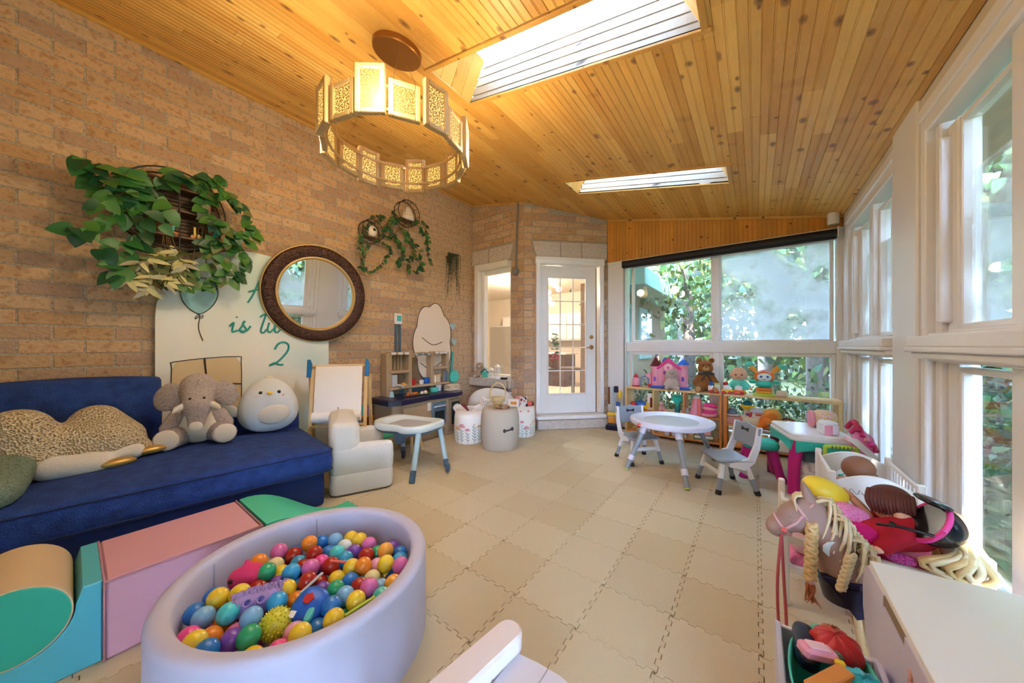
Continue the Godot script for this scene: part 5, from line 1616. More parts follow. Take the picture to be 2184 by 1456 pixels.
	var pot = func(label, x, y, z, r, h, m, lid = ""):
		var t = T("toy_pot", label, "toy dish", at.call(x, y, z))
		P(t, "bowl", lathe(S(), V2([0, 0, r * 0.85, 0, r, h * 0.2, r, h, r * 0.9, h, r * 0.88, h * 0.25, 0, h * 0.2]), 20), m)
		for e in [-1, 1]: P(t, "handle", rbox(S(), Vector3(0.012, 0.008, 0.022), 0.003, XF(Vector3(0, h * 0.8, e * (r + 0.009)))), m)
	pot.call("red toy pot on the toy kitchen's lower shelf", -0.1, 0.676, 0.1, 0.045, 0.075, "red")
	pot.call("blue toy pot on the toy kitchen's lower shelf", 0.12, 0.676, 0.1, 0.045, 0.08, "blue")
	pot.call("white toy cup between the red and blue toy pots", 0.02, 0.676, 0.13, 0.028, 0.055, "white_plastic")
	pot.call("teal toy bowl on the navy toy worktop", 0.13, 0.572, 0.25, 0.055, 0.05, "teal_light")
	pot.call("white toy mug beside the toy dish rack", 0.25, 0.572, 0.2, 0.04, 0.08, "grey_light")
	var t = T("toy_plate", "pale toy plate with a food heap on the toy kitchen shelf", "toy dish", at.call(-0.24, 0.676, 0.1))
	P(t, "plate", lathe(S(), V2([0, 0, 0.05, 0, 0.07, 0.012, 0.068, 0.016, 0.05, 0.006, 0, 0.006]), 22), "cream")
	P(t, "toy_food", ball(S(), Vector3(0, 0.022, 0), Vector3(0.035, 0.02, 0.03), 12), "amber")
	for k in 2:
		t = T("toy_canister", ["pale green canister on the toy kitchen shelf", "tan canister on the toy kitchen shelf beside the green one"][k], "canister", at.call(0.26 + k * 0.075, 0.676, 0.1))
		P(t, "body", lathe(S(), V2([0, 0, 0.033, 0, 0.033, 0.10, 0, 0.10]), 18), ["cream", "tissue"][k])
		P(t, "lid", lathe(S(), V2([0, 0.10, 0.028, 0.10, 0.028, 0.115, 0, 0.118]), 18), "wood_light")
	t = T("toy_pan", "toy tray of orange food by the toy tap", "toy dish", at.call(-0.26, 0.572, 0.3))
	P(t, "tray", sell(S(), Vector3(0.05, 0.012, 0.10), 0.6, 0.6, XF(Vector3(0, 0.012, 0))), "brown")
	for k in 5: P(t, "toy_food", ball(S(), Vector3(rng.randf_range(-0.03, 0.03), 0.026, -0.07 + k * 0.034), 0.016, 8), "orange")
	t = T("toy_plate", "green toy plate with pink and white food on the navy worktop", "toy dish", at.call(-0.08, 0.572, 0.3))
	P(t, "plate", lathe(S(), V2([0, 0, 0.06, 0, 0.09, 0.012, 0.088, 0.016, 0.06, 0.006, 0, 0.006]), 22), "leaf_olive")
	for k in 4: P(t, "toy_food", ball(S(), Vector3(rng.randf_range(-0.03, 0.04), 0.022, -0.05 + k * 0.035), 0.022, 10), ["pink", "cream", "amber", "white_plastic"][k])
	t = T("dish_rack", "cream toy dish rack at the right end of the navy worktop", "dish rack", at.call(0.42, 0.572, 0.28))
	for k in 8: P(t, "rack_bar", tube(S(), curve(V3([0.05, 0.0, -0.09 + k * 0.024, 0.06, 0.06, -0.09 + k * 0.024, -0.05, 0.07, -0.09 + k * 0.024, -0.05, 0.0, -0.09 + k * 0.024]), 8), 0.0045, 6), "cream")
	P(t, "base", rbox(S(), Vector3(0.13, 0.01, 0.2), 0.003, XF(Vector3(0, 0.005, 0))), "cream")
	# baby activity table
	o = T("activity_table", "pale blue legged white play tray table with navy castors", "play table", Vector3(-2.79, 0, -2.03), 12)
	s_tray(o)
	var tops = [Vector3(-0.24, 0.40, 0.14), Vector3(0.25, 0.40, 0.15), Vector3(0.25, 0.40, -0.15), Vector3(-0.24, 0.40, -0.15)]
	var feet = [Vector3(-0.33, 0.0, 0.21), Vector3(0.34, 0.0, 0.35), Vector3(0.45, 0.0, 0.0), Vector3(-0.2, 0.0, -0.12)]
	feet = [Vector3(-0.40, 0, 0.14), Vector3(0.345, 0, 0.355), Vector3(0.48, 0, 0.02), Vector3(-0.17, 0, -0.10)]
	for k in 4:
		var d2 = (feet[k] - tops[k]).normalized()
		var wheel = k >= 2
		var e = feet[k] - d2 * (0.09 if wheel else 0.0)
		var l = P(o, "leg", tube(S(), [tops[k], e], [0.026, 0.022], 14), "pale_blue" if k != 0 else "dusk_blue")
		if wheel:
			P(l, "castor", sell(S(), Vector3(0.022, 0.045, 0.045), 0.8, 1, XF(Vector3(feet[k].x, 0.046, feet[k].z), Vector3(0, 30, 0))), "navy_plastic" if k == 3 else "steel_blue")
			P(l, "castor_fork", tube(S(), [e + d2 * 0.03, e - d2 * 0.03], 0.027, 12), "steel_blue")
		else: P(l, "foot_sleeve", tube(S(), [feet[k] - d2 * 0.1, feet[k]], [0.027, 0.026], 14), "steel_blue")
	# stools and crate behind it
	var stool = func(label, x, z, h, r, turn):
		var q = T("wooden_stool", label, "stool", Vector3(x, 0, z), turn)
		P(q, "seat", lathe(S(), V2([0, h - 0.025, r, h - 0.025, r + 0.004, h - 0.012, r, h, 0, h]), 26), "wood_light")
		for k in 4:
			var a = TAU * (k + 0.5) / 4
			P(q, "leg", tube(S(), [Vector3(cos(a) * r * 0.65, h - 0.02, sin(a) * r * 0.65), Vector3(cos(a) * r, 0, sin(a) * r)], [0.017, 0.013], 10), "wood_light")
	stool.call("low wooden stool under the back of the play tray table", -3.12, -2.30, 0.27, 0.115, 10)
	stool.call("wooden stool holding a green bowl beside the easel", -3.45, -1.82, 0.30, 0.12, 0)
	var t2 = T("green_bowl", "green bowl with a pale blue scoop on the wooden stool", "bowl", Vector3(-3.45, 0.3, -1.82))
	P(t2, "bowl", lathe(S(), V2([0, 0, 0.06, 0, 0.10, 0.07, 0.095, 0.07, 0.056, 0.008, 0, 0.008]), 24), "leaf_olive")
	P(t2, "scoop", tube(S(), [Vector3(0.06, 0.02, -0.01), Vector3(0.07, 0.10, 0.0), Vector3(0.06, 0.16, 0.03)], [0.04, 0.035, 0.01], 12), "dusk_blue")
	t2 = T("toy_crate", "mint lidded wooden toy crate behind the play tray table", "crate", Vector3(-3.33, 0, -2.06))
	P(t2, "body", rbox(S(), Vector3(0.2, 0.16, 0.16), 0.008, XF(Vector3(0, 0.1, 0))), "wood_light")
	P(t2, "lid", rbox(S(), Vector3(0.23, 0.03, 0.19), 0.01, XF(Vector3(0, 0.19, 0))), "mint")
	P(t2, "base", rbox(S(), Vector3(0.22, 0.025, 0.18), 0.008, XF(Vector3(0, 0.0125, 0))), "mint")
	t2 = T("low_shelf", "narrow wooden shelf stand by the wall behind the crate", "shelf", Vector3(-3.61, 0, -1.99))
	P(t2, "shelf_board", rbox(S(), Vector3(0.13, 0.02, 0.2), 0.004, XF(Vector3(0, 0.38, 0))), "wood_amber")
	for e in [-1, 1]: P(t2, "side_panel", rbox(S(), Vector3(0.13, 0.37, 0.018), 0.004, XF(Vector3(0, 0.185, 0.09 * e))), "wood_amber")
	for k in 3:
		t2 = T("stacking_cone", ["green ribbed toy cone on the low shelf by the wall", "aqua ribbed toy cone in the middle of three", "purple ribbed toy cone beside the toy kitchen"][k], "toy cone", Vector3(-3.61, 0.39, -1.925 - k * 0.064))
		P(t2, "cone", lathe(S(), V2([0, 0, 0.032, 0, 0.028, 0.03, 0.026, 0.032, 0.022, 0.06, 0.02, 0.062, 0.014, 0.085, 0.006, 0.11, 0, 0.112]), 18), ["mint", "aqua", "purple"][k])

func s_tray(o):
	var edge = []
	for i in 64:
		var a = TAU * i / 64
		var c = cos(a)
		var d = sin(a)
		var r = Vector2(sign(c) * pow(absf(c), 0.6) * 0.34, sign(d) * pow(absf(d), 0.6) * 0.235)
		# waist on the side towards the easel
		if d > 0: r.y -= 0.055 * exp(-pow((r.x + 0.02) / 0.09, 2))
		edge.append(r)
	var rows = []
	for e in [[0.80, 0.37], [0.93, 0.37], [0.985, 0.385], [1.0, 0.41], [0.99, 0.432], [0.95, 0.44], [0.86, 0.437], [0.74, 0.43], [0.70, 0.412], [0.4, 0.408], [0.0, 0.407]]:
		var row = []
		for v in edge: row.append(Vector3(v.x * e[0], e[1] + 0.02 * pow(absf(v.x) / 0.34, 2) * e[0] - 0.012, v.y * e[0]))
		rows.append(row)
	var s = S()
	s.set_smooth_group(1)
	var rv = []
	for r in rows: r.reverse(); rv.append(r)
	rings(s, rv)
	P(o, "tray", s, "ice")
	s = S()
	s.set_smooth_group(1)
	rv = []
	for e in [[0.0, 0.35], [0.9, 0.352], [0.95, 0.37], [0.94, 0.385]]:
		var row = []
		for v in edge: row.append(Vector3(v.x * e[0], e[1] + 0.02 * pow(absf(v.x) / 0.34, 2) * e[0] - 0.012, v.y * e[0]))
		row.reverse()
		rv.append(row)
	rings(s, rv)
	P(o, "under_rim", s, "steel_blue")
	P(o, "tray_well", sell(S(), Vector3(0.23, 0.006, 0.15), 0.5, 0.6, XF(Vector3(0.02, 0.404, -0.005))), "grey_light")
	P(o, "side_pouch", sell(S(), Vector3(0.06, 0.075, 0.03), 0.6, 0.6, XF(Vector3(0.0, 0.31, 0.13))), "steel_blue")

func printed_basket(called, label, at, r, h, turn):
	var o = T(called, label, "basket", at, turn)
	var s = S()
	s.set_smooth_group(1)
	var rows = [[], [], [], [], [], []]
	var prof = V2([r * 0.93, 0.0, r * 1.0, 0.02, r * 1.03, h * 0.4, r, h * 0.75, r * 0.93, h, r * 0.88, h * 0.96])
	var n = 40
	for k in 5:
		for j in n:
			for e in [[0, 0], [1, 0], [1, 1], [0, 0], [1, 1], [0, 1]]:
				var p = prof[k + e[0]]
				var a = -TAU * (j + e[1]) / n
				s.set_uv(Vector2(float(j + e[1]) / n * 1.6, 1.0 - p.y / h * 0.95))
				s.add_vertex(Vector3(cos(a) * p.x, p.y, sin(a) * p.x))
	P(o, "body", s, "basket_print")
	P(o, "bottom", lathe(S(), V2([0, 0.006, r * 0.95, 0.006]), 30), "off_white")
	P(o, "inside", lathe(S(), V2([0, h * 0.55, r * 0.9, h * 0.6, r * 0.87, h * 0.97, r * 0.93, h]), 30), "off_white")
	return o

# seated little plush in local axes facing +z: head, body, ears, limbs
func small_plush(called, label, at, turn, k, fur, muzzle, ears, extra = null, tilt = Vector3.ZERO):
	var o = T(called, label, "plush toy", at, turn)
	if tilt != Vector3.ZERO: o.rotation_degrees = Vector3(tilt.x, turn, tilt.z)
	P(o, "body", blob([[0, 0.25 * k, 0, 0, 0.5 * k, 0, 0.24 * k, 0.15 * k], [0, 0.72 * k, 0.02 * k, 0, 0.76 * k, 0.02 * k, 0.21 * k, 0.19 * k], [0.13 * k, 0.5 * k, 0.03 * k, 0.27 * k, 0.26 * k, 0.12 * k, 0.08 * k, 0.085 * k], [-0.13 * k, 0.5 * k, 0.03 * k, -0.27 * k, 0.26 * k, 0.12 * k, 0.08 * k, 0.085 * k], [0.12 * k, 0.12 * k, 0.05 * k, 0.22 * k, 0.1 * k, 0.32 * k, 0.11 * k, 0.1 * k], [-0.12 * k, 0.12 * k, 0.05 * k, -0.22 * k, 0.1 * k, 0.32 * k, 0.11 * k, 0.1 * k]], 0.034 * k, 0.05 * k), fur)
	P(o, "muzzle", ball(S(), Vector3(0, 0.70 * k, 0.18 * k), Vector3(0.1, 0.075, 0.07) * k, 14), muzzle)
	P(o, "nose", ball(S(), Vector3(0, 0.735 * k, 0.245 * k), Vector3(0.026, 0.02, 0.016) * k, 8), "black")
	for e in [-1, 1]:
		P(o, "eye", ball(S(), Vector3(0.075 * e * k, 0.79 * k, 0.195 * k), 0.021 * k, 8), "black")
		if ears == "round": P(o, "ear", sell(S(), Vector3(0.075, 0.075, 0.035) * k, 1, 1, XF(Vector3(0.165 * e * k, 0.93 * k, 0.0))), fur)
		else: P(o, "ear", tube(S(), [Vector3(0.11 * e, 0.92, 0) * k, Vector3(0.2 * e, 0.82, 0.03) * k, Vector3(0.225 * e, 0.6, 0.06) * k, Vector3(0.21 * e, 0.46, 0.07) * k], [0.04 * k, 0.065 * k, 0.07 * k, 0.025 * k], 12, true, 0.5), fur)
		P(o, "foot_pad", ball(S(), Vector3(0.225 * e * k, 0.1 * k, 0.395 * k), Vector3(0.07, 0.075, 0.02) * k, 12), muzzle)
	return o

func baskets():
	printed_basket("flower_basket", "white canvas basket with printed flowers left of the linen pouffe", Vector3(-2.88, 0, -2.99), 0.19, 0.40, 30)
	printed_basket("flower_basket", "white canvas basket with printed tulips beside the door", Vector3(-2.50, 0, -3.60), 0.165, 0.40, 150)
	var o = T("linen_pouffe", "round beige linen pouffe with a dark side handle", "pouffe", Vector3(-2.41, 0, -3.01))
	P(o, "body", lathe(S(), V2([0, 0.0, 0.195, 0.0, 0.207, 0.02, 0.222, 0.12, 0.226, 0.23, 0.22, 0.36, 0.208, 0.44, 0.195, 0.462, 0.0, 0.468]), 48), "linen")
	var h = P(o, "handle", tube(S(), curve(V3([0.225, 0.24, 0.0, 0.235, 0.245, -0.02, 0.232, 0.25, -0.05, 0.222, 0.255, -0.075]), 8), 0.009, 8), "leather_dark", XF(Vector3(0.005, 0, 0), Vector3(0, -38, 0)))
	for e in [[0.225, 0.24, 0.006], [0.217, 0.257, -0.085]]: P(h, "handle_plate", sell(S(), Vector3(0.012, 0.022, 0.016), 1, 1, XF(Vector3(e[0], e[1], e[2]))), "leather_dark")
	o = T("wicker_basket", "small wicker basket with a tall hoop handle on the pouffe", "basket", Vector3(-2.49, 0.469, -3.07))
	for k in 7: P(o, "weave_row", lathe(S(), V2([0.05 + 0.005 * k, 0.014 * k, 0.056 + 0.005 * k, 0.014 * k + 0.007, 0.05 + 0.005 * k, 0.014 * k + 0.014, 0.046 + 0.005 * k, 0.014 * k + 0.007, 0.05 + 0.005 * k, 0.014 * k]), 26), "wicker")
	P(o, "bottom", lathe(S(), V2([0, 0.003, 0.052, 0.003]), 22), "wicker")
	P(o, "handle", tube(S(), curve(V3([-0.05, 0.04, 0.07, -0.055, 0.19, 0.07, 0, 0.27, 0, 0.055, 0.19, -0.07, 0.05, 0.04, -0.07]), 24), 0.009, 8), "wicker")
	o = T("twig_wreath", "flat brown twig wreath lying on the pouffe", "wreath", Vector3(-2.36, 0.472, -2.98))
	for k in 10:
		var c = []
		for i in 25: c.append(Vector3(cos(TAU * i / 24) * (0.075 + 0.02 * sin(k * 2.0 + i)), 0.008 + 0.005 * sin(i * 1.7 + k), sin(TAU * i / 24) * (0.075 + 0.02 * sin(k * 2.0 + i))))
		P(o, "twig", tube(S(), c, 0.004, 5, false), ["wicker", "terracotta", "brown"][k % 3])
	o = T("white_sign_block", "white block with a tan plaque standing on the pouffe", "block", Vector3(-2.29, 0.469, -3.11), 20)
	P(o, "block", rbox(S(), Vector3(0.13, 0.09, 0.04), 0.008, XF(Vector3(0, 0.045, 0))), "off_white")
	P(o, "plaque", rbox(S(), Vector3(0.075, 0.035, 0.006), 0.002, XF(Vector3(0.01, 0.045, 0.021))), "wood_amber")
	o = T("floor_cushion", "large white rounded cushion behind the flower basket and pouffe", "cushion", Vector3(-3.0, 0.30, -3.55))
	P(o, "cover", sell(S(), Vector3(0.34, 0.29, 0.14), 0.8, 0.7, XF(Vector3.ZERO, Vector3(0, 25, 0))), "boucle")
	small_plush("reindeer_plush", "cream plush with a dark red scarf in the left flower basket", Vector3(-2.95, 0.28, -2.97), 60, 0.24, "cream_fur", "white_plush", "long", null, Vector3(-50, 0, 20))
	small_plush("cat_plush", "white plush with a red heart in the left flower basket", Vector3(-2.82, 0.30, -3.06), 40, 0.26, "white_plush", "white_plush", "round", null, Vector3(-20, 0, -25))
	o = T("red_scarf", "dark red striped scarf looped round the cream plush", "scarf", Vector3(-2.86, 0.40, -2.90))
	for k in 2: P(o, "band", tube(S(), curve(V3([-0.05, 0.03 + 0.03 * k, -0.03, -0.02, 0.075, 0.02 + 0.03 * k, 0.03, 0.05, 0.03 + 0.03 * k, 0.06, 0.0, 0.02]), 12), 0.011, 8), "maroon")
	small_plush("cow_plush", "spotted cow plush in the right flower basket", Vector3(-2.44, 0.30, -3.55), 40, 0.22, "cow_white", "pink_plush", "round", null, Vector3(-15, 0, 0))
	for k in 5: P(get_node("cow_plush"), "spot", ball(S(), Vector3([0.02, -0.03, 0.035, -0.02, 0.0][k], [0.19, 0.17, 0.1, 0.06, 0.2][k], [0.03, 0.03, 0.04, 0.045, -0.02][k]), Vector3(0.016, 0.02, 0.012), 8), "black")
	o = T("pink_ball", "dusty pink ball in the right flower basket", "ball", Vector3(-2.56, 0.43, -3.62))
	P(o, "surface", ball(S(), Vector3.ZERO, 0.085, 20), "pink_plush")
	o = T("patterned_pouch", "red and black patterned cloth in the right flower basket", "cloth", Vector3(-2.41, 0.40, -3.64))
	P(o, "fold", sell(S(), Vector3(0.06, 0.035, 0.05), 0.8, 0.7, XF(Vector3.ZERO, Vector3(15, 20, 20))), "maroon")
	P(o, "trim", sell(S(), Vector3(0.03, 0.03, 0.04), 0.8, 0.7, XF(Vector3(0.02, 0.02, 0.03))), "coral")
	# on the stone sill
	small_plush("bunny_plush", "tan long eared bunny plush on the stone window sill", Vector3(-3.5, 0.69, -3.86), 25, 0.25, "bunny_tan", "white_plush", "long")
	o = T("toy_birdhouse", "small teal birdhouse ornament beside the tan bunny", "ornament", Vector3(-3.37, 0.69, -3.84), 20)
	P(o, "house", rbox(S(), Vector3(0.09, 0.08, 0.06), 0.006, XF(Vector3(0, 0.055, 0))), "teal_light")
	P(o, "roof", extr(S(), V2([-0.07, 0.09, 0, 0.15, 0.07, 0.09, 0.06, 0.08, 0, 0.13, -0.06, 0.08]), 0.08, XF(Vector3(0, 0, -0.04)), 0.002), "dark_teal")
	P(o, "perch_bird", ball(S(), Vector3(0.02, 0.16, 0.01), Vector3(0.03, 0.026, 0.022), 10), "ice")
	for k in 2:
		o = T("white_lantern", ["shorter white filigree lantern on the stone sill", "taller white filigree lantern with a domed lid on the stone sill"][k], "lantern", Vector3(-3.25 + k * 0.12, 0.69, -3.84))
		var hh = 0.12 + 0.05 * k
		P(o, "base", lathe(S(), V2([0, 0, 0.05, 0, 0.05, 0.02, 0.04, 0.03, 0, 0.03]), 18), "white_trim")
		for i in 7: P(o, "column", tube(S(), [Vector3(cos(TAU * i / 7) * 0.038, 0.02, sin(TAU * i / 7) * 0.038), Vector3(cos(TAU * i / 7) * 0.038, hh, sin(TAU * i / 7) * 0.038)], 0.005, 6), "white_trim")
		P(o, "lid", lathe(S(), V2([0, hh, 0.05, hh, 0.048, hh + 0.012, 0.025, hh + 0.03, 0.008, hh + 0.035, 0.01, hh + 0.048, 0, hh + 0.052]), 18), "white_trim")
	o = T("dark_puck", "small black disc shaped device on the stone sill", "speaker", Vector3(-3.0, 0.69, -3.84))
	P(o, "shell", lathe(S(), V2([0, 0, 0.05, 0, 0.055, 0.015, 0.05, 0.03, 0, 0.034]), 24), "black")
	P(o, "cable", tube(S(), curve(V3([0.05, 0.01, 0.0, 0.09, 0.0, 0.05, 0.1, -0.12, 0.06, 0.06, -0.2, 0.055]), 12), 0.003, 5), "black")
	o = T("plug_adapter", "white plug adapter hanging on the bricks under the sill", "plug", Vector3(-2.92, 0.48, -3.862))
	P(o, "shell", rbox(S(), Vector3(0.07, 0.045, 0.05), 0.01), "white_plastic")
	o = T("conduit", "grey metal conduit with a round junction box on the return wall", "conduit", Vector3(-2.79, 0, -3.872))
	P(o, "pipe", tube(S(), [Vector3(0.02, ceil_y(-2.77), 0), Vector3(-0.02, 2.33, 0)], 0.014, 12), "grey_pipe")
	P(o, "junction_box", lathe(S(), V2([0, -0.02, 0.055, -0.02, 0.055, 0.02, 0.045, 0.03, 0, 0.032]), 24, XF(Vector3(-0.02, 2.27, 0), Vector3(90, 0, 0))), "grey_pipe")

# ---------- ball pit
func ball_pit():
	var o = T("ball_pit", "round lavender padded ball pit in the foreground", "ball pit", Vector3(-1.437, 0, -0.575))
	P(o, "wall", lathe(S(), V2([0.386, 0.02, 0.386, 0.305, 0.393, 0.318, 0.405, 0.325, 0.432, 0.325, 0.444, 0.317, 0.45, 0.305, 0.45, 0.0, 0.386, 0.0]), 72), "lavender")
	P(o, "bottom", lathe(S(), V2([0, 0.03, 0.387, 0.03]), 48), "lavender_in")
	var s
	for a in [2.5, 3.6, 5.2]: P(o, "seam", tube(S(), [Vector3(cos(a) * 0.385, 0.05, sin(a) * 0.385), Vector3(cos(a) * 0.385, 0.305, sin(a) * 0.385)], 0.003, 5), "lavender_in")
	var C = {"b": ["1d78d2", "bright blue"], "z": ["2fa4e0", "azure blue"], "l": ["7db8ea", "light blue"], "a": ["49cfd6", "aqua"], "y": ["f1cb33", "yellow"], "m": ["f0a63c", "amber"], "o": ["ee8a25", "orange"], "r": ["a9180f", "dark red"], "p": ["d86ab0", "mauve pink"], "h": ["f04aa6", "hot pink"], "k": ["eaa9cd", "pale pink"], "g": ["22a672", "green"], "v": ["7a48b4", "purple"], "c": ["eae3ae", "cream"], "w": ["dcecf3", "white"]}
	var m = mesh_of(ball(S(), Vector3.ZERO, 0.0335, 20))
	var near = {}
	var marks = {"yellow spiky ball": Vector3(-1.305, 0.24, -0.416), "blue plush with the red pentagon": Vector3(-1.283, 0.245, -0.514), "lilac fringed toy": Vector3(-1.458, 0.25, -0.408), "hot pink fish plush": Vector3(-1.646, 0.25, -0.422),
		"far rim of the ball pit": Vector3(-1.70, 0.25, -0.74), "right rim of the ball pit": Vector3(-1.30, 0.25, -0.90), "near rim of the ball pit": Vector3(-1.13, 0.25, -0.58), "left rim of the ball pit": Vector3(-1.50, 0.25, -0.25), "middle of the ball pit": Vector3(-1.437, 0.25, -0.62)}
	for k in BALLS:
		mk("ball_" + k, C[k][0], 0.22, 0, {"clearcoat_enabled": true, "clearcoat": 0.4})
		for i in range(0, BALLS[k].size(), 3):
			var v = Vector3(BALLS[k][i], BALLS[k][i + 1], BALLS[k][i + 2])
			var b = P(self, "plastic_ball", m, "ball_" + k, v)
			tag(b, "", "ball", C[k][1] + " balls in the ball pit")
			# told apart by the landmark in the pit that each lies nearest to
			var best = ""
			var bd = 1e9
			for l in marks:
				if v.distance_to(marks[l]) < bd:
					bd = v.distance_to(marks[l])
					best = l
			var key = k + best
			if not near.has(key): near[key] = []
			near[key].append([bd, b, C[k][1], best])
	for key in near:
		near[key].sort_custom(func(p, q): return p[0] < q[0])
		for i in near[key].size():
			var e = near[key][i]
			var rank = ["closest", "second closest", "third closest", "fourth closest", "fifth closest", "sixth closest", "seventh closest", "eighth closest"][min(i, 7)]
			e[1].set_meta("label", "glossy %s plastic ball %s to the %s" % [e[2], rank if near[key].size() > 1 else "close", e[3]])
	o = T("spiky_ball", "yellow spiky massage ball among the pit balls", "ball", Vector3(-1.305, 0.24, -0.416))
	P(o, "surface", ball(S(), Vector3.ZERO, 0.046, 24), mk("spiky", "d6cf3a", 0.3))
	s = S()
	for i in 150:
		var y = 1 - 2 * (i + 0.5) / 150.0
		var a = i * 2.399963
		var n = Vector3(cos(a) * sqrt(1 - y * y), y, sin(a) * sqrt(1 - y * y))
		tube(s, [n * 0.044, n * 0.051], [0.0036, 0.0012], 5)
	P(o, "spikes", s, "spiky", null, "", "stuff")
	o = T("blue_plush_rocket", "blue plush toy with a red pentagon lying on the balls", "plush toy", Vector3(-1.283, 0.245, -0.514), 20)
	P(o, "body", sell(S(), Vector3(0.06, 0.04, 0.062), 0.9, 0.8, XF(Vector3.ZERO, Vector3(25, 0, -20))), "blue")
	P(o, "pentagon_patch", extr(S(), oval(0.02, 0.02, 5), 0.004, XF(Vector3(0.004, 0.0385, 0.01), Vector3(-68, 20, 0)), 0.001), "red")
	P(o, "tail_fin", sell(S(), Vector3(0.012, 0.01, 0.03), 0.6, 0.6, XF(Vector3(0.05, 0.02, 0.05), Vector3(0, 30, 0))), "aqua")
	P(o, "tag", rbox(S(), Vector3(0.02, 0.002, 0.02), 0.0, XF(Vector3(-0.01, 0.02, 0.062), Vector3(30, 10, 0))), "paper")
	o = T("fringed_toy", "lilac fringed soft toy lying across the balls", "plush toy", Vector3(-1.458, 0.25, -0.408), 62)
	P(o, "body", sell(S(), Vector3(0.085, 0.03, 0.04), 0.6, 0.5), "violet_plush")
	for k in 4: P(o, "knob", lathe(S(), V2([0.012, 0, 0.016, 0.02, 0.013, 0.024, 0.009, 0.022, 0.009, 0]), 12, XF(Vector3(-0.06 + k * 0.04, 0.02, 0.03), Vector3(50, 0, 0))), "violet_plush")
	s = S()
	for i in 110:
		var x = -0.08 + 0.16 * rng.randf()
		var z = rng.randf_range(-0.02, 0.01)
		tube(s, [Vector3(x, 0.024, z), Vector3(x + rng.randf_range(-0.01, 0.01), 0.034, z - 0.02), Vector3(x + rng.randf_range(-0.015, 0.015), 0.012, z - 0.05)], 0.0026, 4)
	P(o, "fringe", s, "violet_plush", null, "", "stuff")
	o = T("pink_fish_plush", "hot pink fluffy fish plush at the left edge of the balls", "plush toy", Vector3(-1.646, 0.25, -0.422), 50)
	P(o, "body", blob([[-0.02, 0, 0, 0.02, 0.005, 0, 0.04, 0.045], [0.0, 0.04, 0, 0.0, 0.06, -0.01, 0.016, 0.008], [0.05, 0.01, 0, 0.075, 0.015, 0, 0.02, 0.028]], 0.005, 0.015), "hot_pink_fur")
	P(o, "eye", ball(S(), Vector3(-0.035, 0.012, 0.034), 0.009, 10), "black")
	for e in [[-1.40, 0.28, -0.66, "coral", 20, "orange red plastic stick across the far balls"], [-1.10, 0.275, -0.60, "lime", 80, "lime green plastic stick at the right edge of the balls"], [-1.36, 0.272, -0.55, "grey_light", 110, "thin clear stick among the red balls"]]:
		o = T("plastic_stick", e[5], "stick", Vector3(e[0], e[1], e[2]), e[4])
		P(o, "rod", bar(S(), Vector3(-0.05, 0, 0), Vector3(0.05, 0.012, 0), 0.012, 0.006), e[3])

